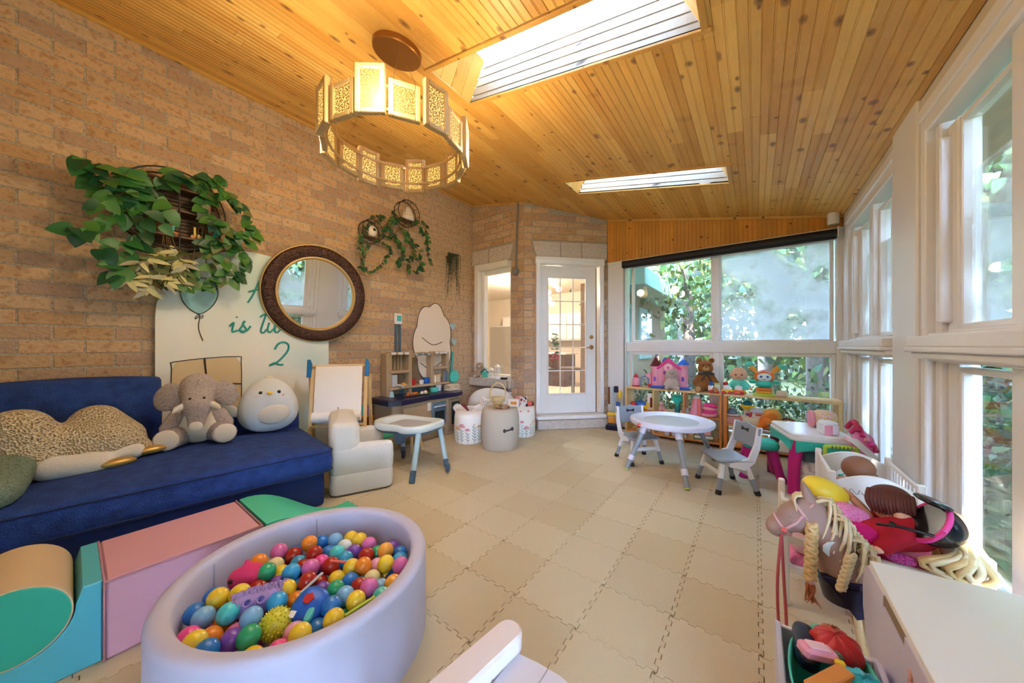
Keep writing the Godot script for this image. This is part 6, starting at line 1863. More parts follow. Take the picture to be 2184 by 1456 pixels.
# ---------- far window: shelves and toys
func back_shelves():
	var o = T("roller_blind", "dark navy roller blind rolled up over the far window", "blind", Vector3(-0.43, 2.345, ZB + 0.07))
	P(o, "fabric_roll", lathe(S(), V2([0, -1.1, 0.05, -1.1, 0.05, 1.1, 0, 1.1]), 26, XF(Vector3.ZERO, Vector3(0, 0, 90))), "black_shade")
	P(o, "hem", rbox(S(), Vector3(2.18, 0.02, 0.012), 0.004, XF(Vector3(0, -0.052, 0.03))), "black_shade")
	for e in [-1, 1]: P(o, "bracket", rbox(S(), Vector3(0.012, 0.11, 0.12), 0.005, XF(Vector3(1.108 * e, 0.01, -0.01))), "white_trim")
	o = T("corner_sensor", "small white motion sensor high in the window corner", "sensor", Vector3(0.645, 2.44, ZB + 0.07))
	P(o, "shell", lathe(S(), V2([0, 0, 0.042, 0, 0.048, 0.015, 0.048, 0.11, 0.04, 0.125, 0, 0.125]), 22), "white_plastic")
	P(o, "bracket", rbox(S(), Vector3(0.03, 0.06, 0.05), 0.004, XF(Vector3(0, 0.06, -0.045))), "white_plastic")
	# cubby unit, left
	var h = 0.635
	o = T("cubby_shelf", "low open toy cubby unit with three bays in front of the left panes", "shelf", Vector3(-0.86, 0, -4.6))
	P(o, "top_board", rbox(S(), Vector3(1.09, 0.02, 0.3), 0.003, XF(Vector3(0, h - 0.01, 0))), "wood_shelf")
	for x in [-0.535, -0.195, 0.155, 0.535]: P(o, "upright", rbox(S(), Vector3(0.02, h - 0.02, 0.3), 0.003, XF(Vector3(x, (h - 0.02) / 2, 0))), "wood_shelf" if x < 0.1 else "wood_amber")
	for y in [0.335, 0.05]: P(o, "shelf_board", rbox(S(), Vector3(1.05, 0.018, 0.29), 0.003, XF(Vector3(0, y, 0))), "wood_amber")
	o = T("pine_shelf", "long pine shelf unit with braced ends under the right panes", "shelf", Vector3(0.19, 0, -4.6))
	P(o, "top_board", rbox(S(), Vector3(0.98, 0.024, 0.3), 0.003, XF(Vector3(0.005, h - 0.012, 0))), "wood_light")
	for e in [[-0.47, 0.13], [-0.47, -0.13], [0.47, 0.13], [0.47, -0.13]]: P(o, "post", rbox(S(), Vector3(0.034, h - 0.024, 0.034), 0.003, XF(Vector3(e[0], (h - 0.024) / 2, e[1]))), "wood_light" if e[0] > 0 else "wood_amber")
	for y in [0.285, 0.05]: P(o, "shelf_board", rbox(S(), Vector3(0.92, 0.02, 0.28), 0.003, XF(Vector3(0, y, 0))), "wood_amber")
	P(o, "brace", bar(S(), Vector3(0.46, h - 0.03, 0.11), Vector3(0.46, 0.45, -0.11), 0.02, 0.03), "wood_light")
	var top = func(x, z): return Vector3(x, h, z)
	# castle
	o = T("toy_castle", "pink toy castle with blue and magenta roofs on the cubby unit", "toy castle", top.call(-0.90, -4.63))
	P(o, "base", rbox(S(), Vector3(0.46, 0.03, 0.19), 0.008, XF(Vector3(0.02, 0.015, 0.01))), "blue")
	P(o, "wall", extr(S(), V2([-0.12, 0.03, 0.14, 0.03, 0.14, 0.27, 0.0, 0.36, -0.12, 0.27]), 0.08, XF(Vector3(0, 0, -0.03)), 0.004), "pink")
	P(o, "gable", extr(S(), V2([-0.15, 0.25, 0.0, 0.40, 0.16, 0.25, 0.12, 0.25, 0.0, 0.35, -0.11, 0.25]), 0.03, XF(Vector3(0, 0, 0.045)), 0.004), "hot_pink")
	var ck = P(o, "clock", lathe(S(), V2([0, 0.0, 0.05, 0, 0.05, 0.014, 0.042, 0.018, 0, 0.016]), 24, XF(Vector3(0.0, 0.27, 0.05), Vector3(90, 0, 0))), "pink_light")
	P(ck, "clock_heart", ball(S(), Vector3(0, 0.27, 0.068), Vector3(0.014, 0.014, 0.004), 8), "hot_pink")
	P(o, "balcony", rbox(S(), Vector3(0.11, 0.035, 0.04), 0.006, XF(Vector3(0, 0.205, 0.065))), "purple")
	for e in [[-0.165, 0.055, 0.26, 0.14, "maroon", 4], [0.165, 0.055, 0.29, 0.09, "blue", 16], [-0.06, 0.035, 0.32, 0.07, "blue", 16]]:
		var z = 0.0 if e[1] > 0.04 else -0.06
		var tw = P(o, "tower", lathe(S(), V2([0, 0.02, e[1], 0.02, e[1] * 0.95, e[2], e[1] * 1.15, e[2], e[1] * 1.15, e[2] + 0.02, 0, e[2] + 0.02]), 20, XF(Vector3(e[0], 0, z))), "pink")
		P(tw, "tower_roof", lathe(S(), V2([0, e[2] + 0.02, e[1] * 1.35, e[2] + 0.02, e[1] * 0.5, e[2] + 0.02 + e[3] * 0.6, 0.0, e[2] + 0.02 + e[3]]), e[5], XF(Vector3(e[0], 0, z))), e[4])
		P(tw, "tower_window", sell(S(), Vector3(0.016, 0.03, 0.01), 0.8, 0.8, XF(Vector3(e[0], e[2] * 0.45, z + e[1] * 0.95))), "purple")
	P(o, "arch_wing", extr(S(), V2([-0.27, 0.17, -0.21, 0.20, -0.20, 0.03, -0.22, 0.03, -0.225, 0.12, -0.26, 0.14]), 0.05, XF(Vector3(-0.01, 0, 0)), 0.003), "pink")
	P(o, "flag", extr(S(), V2([0, 0, 0.04, 0.012, 0, 0.03]), 0.004, XF(Vector3(-0.165, 0.41, 0))), "blue")
	o = T("toy_bottle", "pink toy bottle with a red cap at the left end of the cubby unit", "bottle", top.call(-1.31, -4.6))
	P(o, "body", lathe(S(), V2([0, 0, 0.042, 0, 0.046, 0.02, 0.046, 0.1, 0.03, 0.125, 0, 0.125]), 22), "pink")
	P(o, "cap", lathe(S(), V2([0, 0.12, 0.034, 0.12, 0.03, 0.15, 0.012, 0.155, 0.012, 0.175, 0, 0.175]), 20), "red")
	P(o, "base_band", lathe(S(), V2([0, -0.0, 0.05, 0.0, 0.05, 0.018, 0, 0.018]), 20), "red")
	o = T("toy_arch", "clear blue grey toy arch between the bottle and the castle", "toy", top.call(-1.2, -4.62))
	P(o, "arch", tube(S(), curve(V3([-0.05, 0, 0, -0.045, 0.1, 0, 0, 0.14, 0, 0.045, 0.1, 0, 0.05, 0, 0]), 20), 0.012, 8), "dusk_blue")
	P(o, "red_knob", ball(S(), Vector3(0.07, 0.025, 0.03), Vector3(0.035, 0.022, 0.03), 12), "red")
	small_plush("bunny_plush", "pale grey bunny plush sitting in front of the pink castle", top.call(-0.85, -4.50), 15, 0.27, "bunny_grey", "bunny_grey", "long")
	small_plush("teddy_bear", "brown teddy bear with a dark bow sitting on the cubby unit", top.call(-0.49, -4.58), 12, 0.40, "brown_fur", "tan_fur", "round")
	var tb = get_node("teddy_bear")
	var bw = S()
	for e in [-1, 1]: sell(bw, Vector3(0.045, 0.018, 0.012), 0.8, 1, XF(Vector3(0.04 * e, 0.225, 0.115), Vector3(0, 0, -15 * e)))
	for e in [-1, 1]: tube(bw, [Vector3(0, 0.225, 0.118), Vector3(0.03 * e, 0.17, 0.12), Vector3(0.05 * e, 0.13, 0.10)], 0.007, 6)
	P(tb, "bow", bw, "bow_grey")
	# toy train
	for e in [["toy_engine", "white toy engine with blue chimney and red wheels by the bear", -0.39, "white_plastic", "blue"], ["toy_wagon", "yellow toy wagon with red wheels behind the white engine", -0.265, "yellow", "white_plastic"], ["toy_wagon", "orange toy wagon with red wheels at the end of the train", -0.155, "orange", "white_plastic"]]:
		o = T(e[0], e[1], "toy train", top.call(e[2], -4.475), 4)
		if e[0] == "toy_engine":
			P(o, "boiler", rbox(S(), Vector3(0.06, 0.07, 0.05), 0.012, XF(Vector3(-0.03, 0.055, 0))), e[3])
			P(o, "cab", rbox(S(), Vector3(0.055, 0.085, 0.055), 0.008, XF(Vector3(0.03, 0.062, 0))), e[3])
			P(o, "chimney", lathe(S(), V2([0, 0.085, 0.018, 0.085, 0.026, 0.115, 0.02, 0.125, 0, 0.125]), 14, XF(Vector3(-0.03, 0, 0))), e[4])
			P(o, "cab_roof", rbox(S(), Vector3(0.07, 0.012, 0.065), 0.004, XF(Vector3(0.03, 0.11, 0))), "lime")
		else:
			P(o, "tub", rbox(S(), Vector3(0.10, 0.04, 0.055), 0.008, XF(Vector3(0, 0.035, 0))), e[3])
			P(o, "cargo", sell(S(), Vector3(0.036, 0.03, 0.022), 0.6, 0.6, XF(Vector3(0, 0.07, 0))), e[4])
		for k in 2: P(o, "wheel", lathe(S(), V2([0, -0.032, 0.02, -0.032, 0.02, 0.032, 0.008, 0.036, 0, 0.036]), 18, XF(Vector3(-0.03 + k * 0.06, 0.02, 0), Vector3(90, 0, 0))), "red")
	# plain soft baby doll
	o = T("baby_doll", "soft bald baby doll in a teal top on the pine shelf", "doll", top.call(-0.155, -4.59))
	P(o, "body", blob([[0, 0.05, 0, 0, 0.13, 0, 0.07, 0.05], [-0.05, 0.13, 0.0, -0.095, 0.08, 0.03, 0.025, 0.022], [0.05, 0.13, 0.0, 0.095, 0.08, 0.03, 0.025, 0.022]], 0.01, 0.02), "teal_light")
	var hd = P(o, "head", ball(S(), Vector3(0, 0.225, 0.0), Vector3(0.078, 0.08, 0.072), 22), "skin")
	for e in [-1, 1]:
		P(hd, "ear", ball(S(), Vector3(0.078 * e, 0.215, 0), Vector3(0.014, 0.02, 0.012), 10), "skin")
		P(hd, "eye", ball(S(), Vector3(0.028 * e, 0.22, 0.067), Vector3(0.01, 0.011, 0.006), 10), "brown")
		P(o, "hand", ball(S(), Vector3(0.108 * e, 0.07, 0.036), 0.02, 10), "skin")
		P(o, "foot", ball(S(), Vector3(0.05 * e, 0.025, 0.06), Vector3(0.026, 0.024, 0.04), 12), "yellow")
	P(hd, "mouth", tube(S(), curve(V3([-0.016, 0.192, 0.068, 0, 0.187, 0.07, 0.016, 0.192, 0.068]), 8), 0.0025, 5), "brown")
	o = T("red_toy_bird", "small red toy between the bear and the baby doll", "toy", top.call(-0.285, -4.62))
	P(o, "body", lathe(S(), V2([0, 0, 0.035, 0, 0.04, 0.03, 0.02, 0.075, 0, 0.08]), 18), "red")
	P(o, "head", ball(S(), Vector3(0, 0.1, 0), 0.028, 12), "red")
	# bouncing figure on stacked rings
	o = T("bounce_toy", "teal and orange eared toy figure on a yellow ringed base", "toy", top.call(0.075, -4.57))
	P(o, "base", lathe(S(), V2([0, 0, 0.10, 0, 0.105, 0.012, 0.08, 0.028, 0, 0.03]), 30), "lime")
	for k in 2: P(o, "ring", lathe(S(), V2([0, 0.03 + k * 0.03, 0.07, 0.03 + k * 0.03, 0.078, 0.043 + k * 0.03, 0.07, 0.057 + k * 0.03, 0, 0.057 + k * 0.03]), 28), ["amber", "orange"][k])
	P(o, "body", sell(S(), Vector3(0.078, 0.05, 0.06), 0.9, 1, XF(Vector3(0, 0.13, 0))), "teal")
	P(o, "hood", ball(S(), Vector3(0, 0.21, 0), Vector3(0.092, 0.07, 0.06), 20), "orange")
	P(o, "headband", tube(S(), curve(V3([-0.06, 0.25, 0.03, 0, 0.278, 0.04, 0.06, 0.25, 0.03]), 10), 0.01, 8), "pink_light")
	var fc = P(o, "face", ball(S(), Vector3(0, 0.205, 0.03), Vector3(0.068, 0.05, 0.045), 18), "ice")
	for e in [-1, 1]:
		P(fc, "eye", ball(S(), Vector3(0.028 * e, 0.212, 0.071), Vector3(0.012, 0.013, 0.006), 10), "blue")
		var er = P(o, "ear", tube(S(), [Vector3(0.06 * e, 0.25, 0), Vector3(0.10 * e, 0.29, 0), Vector3(0.13 * e, 0.31, 0)], [0.018, 0.025, 0.03], 12), "amber")
		P(er, "ear_tip", ball(S(), Vector3((0.15 if e > 0 else 0.135) * e, 0.318 + (0.0 if e > 0 else 0.025), 0), Vector3(0.045, 0.03, 0.03), 14), "teal_light")
		P(o, "arm", ball(S(), Vector3(0.105 * e, 0.15, 0.01), Vector3(0.035, 0.022, 0.025), 12), "teal")
	P(fc, "mouth", tube(S(), curve(V3([-0.014, 0.186, 0.072, 0, 0.181, 0.074, 0.014, 0.186, 0.072]), 8), 0.0025, 5), "ink")
	o = T("tissue_roll", "tan crumpled paper roll at the right of the bounce toy", "toy", top.call(0.225, -4.55))
	P(o, "roll", sell(S(), Vector3(0.05, 0.035, 0.04), 0.6, 0.8, XF(Vector3(0, 0.035, 0))), "tissue")
	# in the cubbies
	var B = 0.344
	var blk = func(called, label, cat, x, y, z, turn, parts):
		var q = T(called, label, cat, Vector3(x, y, z), turn)
		for e in parts: P(q, e[0], e[1], e[2])
		return q
	blk.call("toy_boat", "blue and yellow toy in the left bay of the cubby unit", "toy", -1.22, B, -4.56, 10, [["hull", sell(S(), Vector3(0.07, 0.05, 0.04), 0.8, 0.7, XF(Vector3(-0.02, 0.06, 0))), "blue"], ["hopper", extr(S(), V2([-0.03, 0.02, 0.04, 0.0, 0.07, 0.09, 0.03, 0.10, 0.02, 0.05, -0.02, 0.06]), 0.06, XF(Vector3(0.03, 0, -0.01)), 0.004), "yellow"], ["foot", rbox(S(), Vector3(0.1, 0.02, 0.08), 0.004, XF(Vector3(0, 0.01, 0))), "navy_plastic"]])
	blk.call("toy_box", "tall white box with a dark red panel in the left bay", "box", -1.105, B, -4.56, 6, [["carton", rbox(S(), Vector3(0.09, 0.22, 0.06), 0.004, XF(Vector3(0, 0.11, 0))), "off_white"], ["panel", rbox(S(), Vector3(0.045, 0.13, 0.004), 0.002, XF(Vector3(0.012, 0.10, 0.032))), "maroon"], ["lid", rbox(S(), Vector3(0.07, 0.012, 0.05), 0.003, XF(Vector3(0, 0.226, 0))), "black"]])
	blk.call("green_funnel", "green funnel topped toy in the middle bay", "toy", -0.79, B, -4.55, 0, [["funnel", lathe(S(), V2([0, 0.06, 0.015, 0.06, 0.02, 0.11, 0.07, 0.16, 0.075, 0.2, 0.04, 0.225, 0, 0.225]), 22), "teal"], ["bottle", lathe(S(), V2([0, 0, 0.03, 0, 0.032, 0.05, 0.018, 0.08, 0, 0.08]), 18), "dark_teal"]])
	blk.call("grey_cup", "small grey cup in the middle bay of the cubby unit", "cup", -0.70, B, -4.53, 0, [["cup", lathe(S(), V2([0, 0, 0.03, 0, 0.038, 0.08, 0.034, 0.08, 0.028, 0.006, 0, 0.006]), 18), "grey_light"]])
	small_plush("mouse_plush", "tiny pink plush mouse in the middle bay", Vector3(-0.97, B, -4.53), 20, 0.12, "pink_plush", "pink_plush", "round")
	blk.call("doll_dress", "pink and coral doll dress standing in the right bay", "doll clothes", -0.58, B, -4.58, 10, [["skirt", lathe(S(), V2([0, 0, 0.08, 0, 0.065, 0.1, 0.045, 0.2, 0, 0.21]), 12), "pink"], ["sash", rbox(S(), Vector3(0.03, 0.2, 0.012), 0.004, XF(Vector3(0.02, 0.1, 0.07), Vector3(-12, 0, 0))), "coral"], ["collar", lathe(S(), V2([0, 0.2, 0.05, 0.2, 0.03, 0.235, 0, 0.23]), 7), "white_plush"]])
	o = T("pink_bag", "hot pink slouched cloth bag in the right bay", "bag", Vector3(-0.44, B, -4.50))
	for k in 4: P(o, "fold", sell(S(), Vector3(0.085 - 0.01 * k, 0.028, 0.07), 0.8, 0.8, XF(Vector3(0.0 + 0.01 * (k % 2), 0.028 + k * 0.035, 0.0), Vector3(0, k * 20, 8 - 6 * k))), "hot_pink" if k % 2 else "pink")
	blk.call("red_toy_jar", "red toy with brown lid behind the left chair", "toy", -1.45, 0.3, -4.55, 0, [["jar", lathe(S(), V2([0, 0, 0.04, 0, 0.045, 0.05, 0.03, 0.09, 0, 0.1]), 16), "red"]]).position = Vector3(-1.32, B, -4.52)
	var C2 = 0.06
	for e in [[-1.18, "red", "red and white toy van on the bottom shelf behind the left chair", 0.16], [-0.86, "rose", "rose pink toy car on the bottom shelf behind the round table", 0.12], [-0.74, "purple", "purple toy car on the bottom shelf behind the table leg", 0.1]]:
		o = T("toy_car", e[2], "toy car", Vector3(e[0], C2, -4.51), 8)
		P(o, "body", sell(S(), Vector3(e[3] * 0.55, 0.045, 0.05), 0.5, 0.5, XF(Vector3(0, 0.07, 0))), e[1])
		P(o, "cabin", sell(S(), Vector3(e[3] * 0.3, 0.035, 0.042), 0.5, 0.5, XF(Vector3(0, 0.115, 0))), "white_plastic")
		for k in 4: P(o, "wheel", lathe(S(), V2([0, -0.012, 0.027, -0.012, 0.027, 0.012, 0.01, 0.016, 0, 0.016]), 16, XF(Vector3((-1 if k & 1 else 1) * e[3] * 0.33, 0.027, (-1 if k & 2 else 1) * 0.048), Vector3(90, 0, 0))), "grey_light")
	blk.call("picture_book", "picture book with a leafy cover on the bottom right of the cubby unit", "book", -0.50, C2, -4.50, 8, [["cover", rbox(S(), Vector3(0.21, 0.17, 0.02), 0.003, XF(Vector3(0, 0.088, 0), Vector3(-12, 0, 0))), "leaf_olive"], ["cover_picture", rbox(S(), Vector3(0.15, 0.09, 0.004), 0.001, XF(Vector3(0, 0.11, 0.008), Vector3(-12, 0, 0))), "pink_plush"], ["title_band", rbox(S(), Vector3(0.19, 0.03, 0.004), 0.001, XF(Vector3(0, 0.04, 0.022), Vector3(-12, 0, 0))), "off_white"]])
	# pine shelf middle board
	var D = 0.295
	blk.call("pink_crate", "pink striped crate holding a dark cap on the pine shelf", "crate", -0.19, D, -4.55, 5, [["crate", rbox(S(), Vector3(0.2, 0.085, 0.13), 0.008, XF(Vector3(0, 0.043, 0))), "pink_plush"], ["cap", sell(S(), Vector3(0.055, 0.05, 0.055), 0.9, 1, XF(Vector3(-0.03, 0.12, 0))), "slate"], ["cap_brim", sell(S(), Vector3(0.07, 0.012, 0.06), 0.9, 1, XF(Vector3(-0.03, 0.10, 0.02))), "off_white"]])
	blk.call("toy_tower", "white toy tower with a yellow deck and blue dome", "toy", -0.075, D, -4.62, 0, [["column", lathe(S(), V2([0, 0, 0.045, 0, 0.035, 0.16, 0, 0.16]), 18), "off_white"], ["deck", lathe(S(), V2([0, 0.16, 0.04, 0.16, 0.075, 0.2, 0.06, 0.215, 0, 0.215]), 22), "yellow"], ["dome", sell(S(), Vector3(0.045, 0.035, 0.045), 1, 1, XF(Vector3(0, 0.23, 0))), "dark_teal"], ["window", ball(S(), Vector3(0, 0.11, 0.036), Vector3(0.018, 0.02, 0.008), 10), "purple"]])
	blk.call("toy_ark", "cream toy boat with a red and white cabin", "toy boat", 0.0, D, -4.53, 4, [["hull", sell(S(), Vector3(0.13, 0.075, 0.065), 0.8, 0.8, XF(Vector3(0, 0.06, 0)), 28, 14, func(p): return Vector3(p.x, min(p.y, 0.03) + 0.012 * pow(absf(p.x) / 0.13, 2) * 2.0, p.z)), "cream"], ["cabin", rbox(S(), Vector3(0.11, 0.07, 0.07), 0.008, XF(Vector3(0.02, 0.125, 0))), "off_white"], ["cabin_end", rbox(S(), Vector3(0.02, 0.06, 0.06), 0.006, XF(Vector3(-0.045, 0.125, 0), Vector3(0, 0, -20))), "red"], ["roof", sell(S(), Vector3(0.075, 0.03, 0.05), 0.7, 0.7, XF(Vector3(0.02, 0.17, 0))), "grey_light"], ["window", rbox(S(), Vector3(0.05, 0.025, 0.006), 0.002, XF(Vector3(0.02, 0.13, 0.036))), "coral"]])
	o = T("orange_elephant_toy", "amber orange padded elephant toy at the middle of the pine shelf", "toy", Vector3(0.12, D, -4.47), 10)
	P(o, "body", sell(S(), Vector3(0.085, 0.10, 0.05), 0.9, 0.9, XF(Vector3(0.02, 0.12, 0))), "amber")
	P(o, "head", blob([[-0.04, 0.08, 0.04, -0.04, 0.08, 0.04, 0.06, 0.06], [-0.06, 0.05, 0.06, -0.10, 0.03, 0.07, 0.035, 0.025]], 0.008, 0.03), "orange")
	P(o, "ear", sell(S(), Vector3(0.055, 0.055, 0.016), 1, 1, XF(Vector3(0.0, 0.13, 0.06), Vector3(0, 10, 25))), "orange")
	P(o, "eye", ball(S(), Vector3(-0.03, 0.065, 0.098), Vector3(0.015, 0.015, 0.008), 10), "steel")
	for e in [["maroon", "sand", 0.10, 0.27, "cream half round stacker with a dark red edge"], ["teal_light", "teal", 0.09, 0.345, "teal half round stacker in front of the cream one"]]:
		o = T("half_moon_stacker", e[4], "toy", Vector3(e[3], D, -4.56 + (0.08 if e[0] == "teal_light" else 0.0)), 8)
		var hp = []
		for i in 17: hp.append(Vector2(cos(PI * i / 16) * e[2], 0.005 + sin(PI * i / 16) * e[2]))
		P(o, "half_disc", extr(S(), hp, 0.05, XF(Vector3(0, 0, -0.02)), 0.006), e[1])
		var rim = []
		for i in 17: rim.append(Vector3(cos(PI * i / 16) * e[2], 0.008 + sin(PI * i / 16) * e[2], 0.005))
		P(o, "rim", tube(S(), rim, 0.012, 8), e[0])
	blk.call("white_bin", "white fabric bin on the bottom board of the pine shelf", "bin", 0.27, C2, -4.53, 0, [["bin", rbox(S(), Vector3(0.2, 0.13, 0.2), 0.02, XF(Vector3(0, 0.065, 0))), "off_white"], ["liner", sell(S(), Vector3(0.08, 0.03, 0.08), 0.8, 0.8, XF(Vector3(0, 0.14, 0))), "pink_light"]])
	blk.call("wood_puzzle", "honey coloured wooden toy with an orange knob under the pine shelf", "toy", 0.03, C2, -4.50, 0, [["board", rbox(S(), Vector3(0.16, 0.15, 0.03), 0.005, XF(Vector3(0, 0.08, 0), Vector3(-10, 0, 0))), "wood_light"], ["knob", ball(S(), Vector3(0.02, 0.12, 0.03), 0.03, 12), "amber"]])
	# cleaning set at the white post
	o = T("toy_cleaning_set", "toy cleaning stand with blue, red and yellow tools by the white post", "toy", Vector3(-1.62, 0, -4.60), 10)
	P(o, "base", rbox(S(), Vector3(0.20, 0.07, 0.16), 0.012, XF(Vector3(0, 0.035, 0))), "navy_plastic")
	P(o, "column", rbox(S(), Vector3(0.035, 0.56, 0.03), 0.006, XF(Vector3(0.0, 0.33, 0.0))), "pale_blue")
	P(o, "holder", rbox(S(), Vector3(0.17, 0.04, 0.05), 0.008, XF(Vector3(0, 0.22, 0.02))), "yellow")
	P(o, "broom_handle", tube(S(), [Vector3(-0.06, 0.36, 0.02), Vector3(-0.06, 0.6, 0.02)], 0.014, 10), "brown")
	P(o, "brush_head", rbox(S(), Vector3(0.06, 0.09, 0.05), 0.01, XF(Vector3(0.035, 0.57, 0.0))), "navy_plastic")
	P(o, "dustpan", rbox(S(), Vector3(0.06, 0.18, 0.03), 0.008, XF(Vector3(0.06, 0.30, 0.0))), "blue")
	P(o, "duster", sell(S(), Vector3(0.025, 0.06, 0.02), 0.8, 0.8, XF(Vector3(0.09, 0.5, 0.01))), "yellow")
	P(o, "bristle_block", rbox(S(), Vector3(0.09, 0.09, 0.05), 0.008, XF(Vector3(-0.02, 0.14, 0.03))), "amber")
	# round table and chairs
	o = T("round_play_table", "round pale grey child's table with splayed grey legs", "table", Vector3(-0.68, 0, -3.57))
	P(o, "tabletop", lathe(S(), V2([0, 0.40, 0.34, 0.40, 0.375, 0.412, 0.385, 0.435, 0.38, 0.452, 0.36, 0.46, 0.335, 0.458, 0.32, 0.45, 0.26, 0.448, 0.25, 0.44, 0, 0.438]), 64), "lilac_white")
	P(o, "top_inset", lathe(S(), V2([0, 0.4405, 0.245, 0.4405, 0.25, 0.4395]), 56), "grey_light")
	P(o, "red_tag", rbox(S(), Vector3(0.065, 0.016, 0.006), 0.002, XF(Vector3(0.386, 0.436, 0), Vector3.ZERO).rotated(Vector3.UP, deg_to_rad(-122))), "coral")
	for k in 4:
		var a = [-0.52, -1.98, 1.2, 2.9][k]
		var f = [Vector3(0.23, 0, 0.555), Vector3(-0.32, 0, 0.39), Vector3(0.34, 0, -0.40), Vector3(-0.42, 0, -0.3)][k]
		var t0 = f.normalized() * 0.29 + Vector3(0, 0.41, 0)
		var l = P(o, "leg", tube(S(), [t0, f], [0.026, 0.021], 16), "grey_plastic")
		P(l, "leg_socket", tube(S(), [t0, t0.lerp(f, 0.18)], [0.034, 0.03], 16), "lilac_white")
		P(l, "leg_collar", tube(S(), [t0.lerp(f, 0.68), t0.lerp(f, 0.78)], [0.029, 0.028], 16), "lilac_white")
		P(l, "leg_foot", tube(S(), [t0.lerp(f, 0.975), f], [0.022, 0.022], 14), "lime")
	play_chair("white and grey child's chair with a bow cut-out behind the left of the round table", Vector3(-0.98, 0, -3.52), 48)
	play_chair("white and grey child's chair with a bow cut-out at the right of the round table", Vector3(-0.20, 0, -3.30), -57)

func play_chair(label, at, turn):
	if shared.has("chair"):
		dup(shared.chair, label, at, turn)
		return
	var o = T("play_chair", label, "chair", at, turn, "grey chairs at the round table")
	shared.chair = o
	P(o, "seat", pad(S(), 0.31, 0.28, 0.022, 0.03, 0.0, XF(Vector3(0, 0.245, 0.0)), 0.008, func(p): return p + Vector3(0, -1.2 * p.z * p.z * 0.3 + 0.3 * p.x * p.x, 0)), "dusk_blue" if false else "grey_plastic")
	var bp = [Vector2(-0.15, 0.0), Vector2(-0.135, -0.055), Vector2(0.135, -0.055), Vector2(0.15, 0.0)]
	bp = V2([-0.12, -0.07, 0.12, -0.07, 0.155, 0.0, 0.16, 0.09, 0.145, 0.105, 0.10, 0.098, 0.055, 0.105, 0.0, 0.118, -0.055, 0.105, -0.10, 0.098, -0.145, 0.105, -0.16, 0.09, -0.155, 0.0])
	var bx3 = XF(Vector3(0, 0.43, -0.165), Vector3(-8, 0, 0))
	var bk = P(o, "backrest", extr(S(), bp, 0.02, bx3, 0.004), "grey_plastic")
	var bow = V2([-0.045, 0.05, -0.012, 0.058, 0.012, 0.058, 0.045, 0.05, 0.045, 0.085, 0.012, 0.072, -0.012, 0.072, -0.045, 0.085])
	P(bk, "bow_cutout", extr(S(), bow, 0.0235, bx3 * XF(Vector3(0, -0.012, -0.0015)), 0.0), "black")
	for e in [-1, 1]:
		var fr = V2([-0.19, 0.53, -0.155, 0.53, -0.135, 0.40, -0.085, 0.28, 0.06, 0.245, 0.06, 0.215, -0.06, 0.19, -0.13, 0.25, -0.17, 0.36])
		P(o, "side_frame", extr(S(), fr, 0.024, Transform3D(Basis(Vector3(0, 0, 1), Vector3.UP, Vector3(-1, 0, 0)), Vector3(0.145 * e + 0.012, 0, 0)), 0.005), "white_plastic")
		for z in [[0.10, 0.155], [-0.08, -0.15]]:
			var a = Vector3(0.125 * e, 0.235, z[0])
			var b = Vector3(0.165 * e, 0.0, z[1])
			var l = P(o, "leg", bar(S(), a, a.lerp(b, 0.5), 0.036, 0.03, 0.006, Vector3.RIGHT), "white_plastic")
			P(l, "leg_sleeve", bar(S(), a.lerp(b, 0.45), a.lerp(b, 0.92), 0.032, 0.028, 0.006, Vector3.RIGHT), "grey_plastic")
			P(l, "leg_cap", tube(S(), [a.lerp(b, 0.86), b], [0.021, 0.022], 12), "black_rubber")
	for z in [0.12, -0.105]: P(o, "stretcher", rbox(S(), Vector3(0.25, 0.035, 0.016), 0.005, XF(Vector3(0, 0.15, z))), "white_plastic")

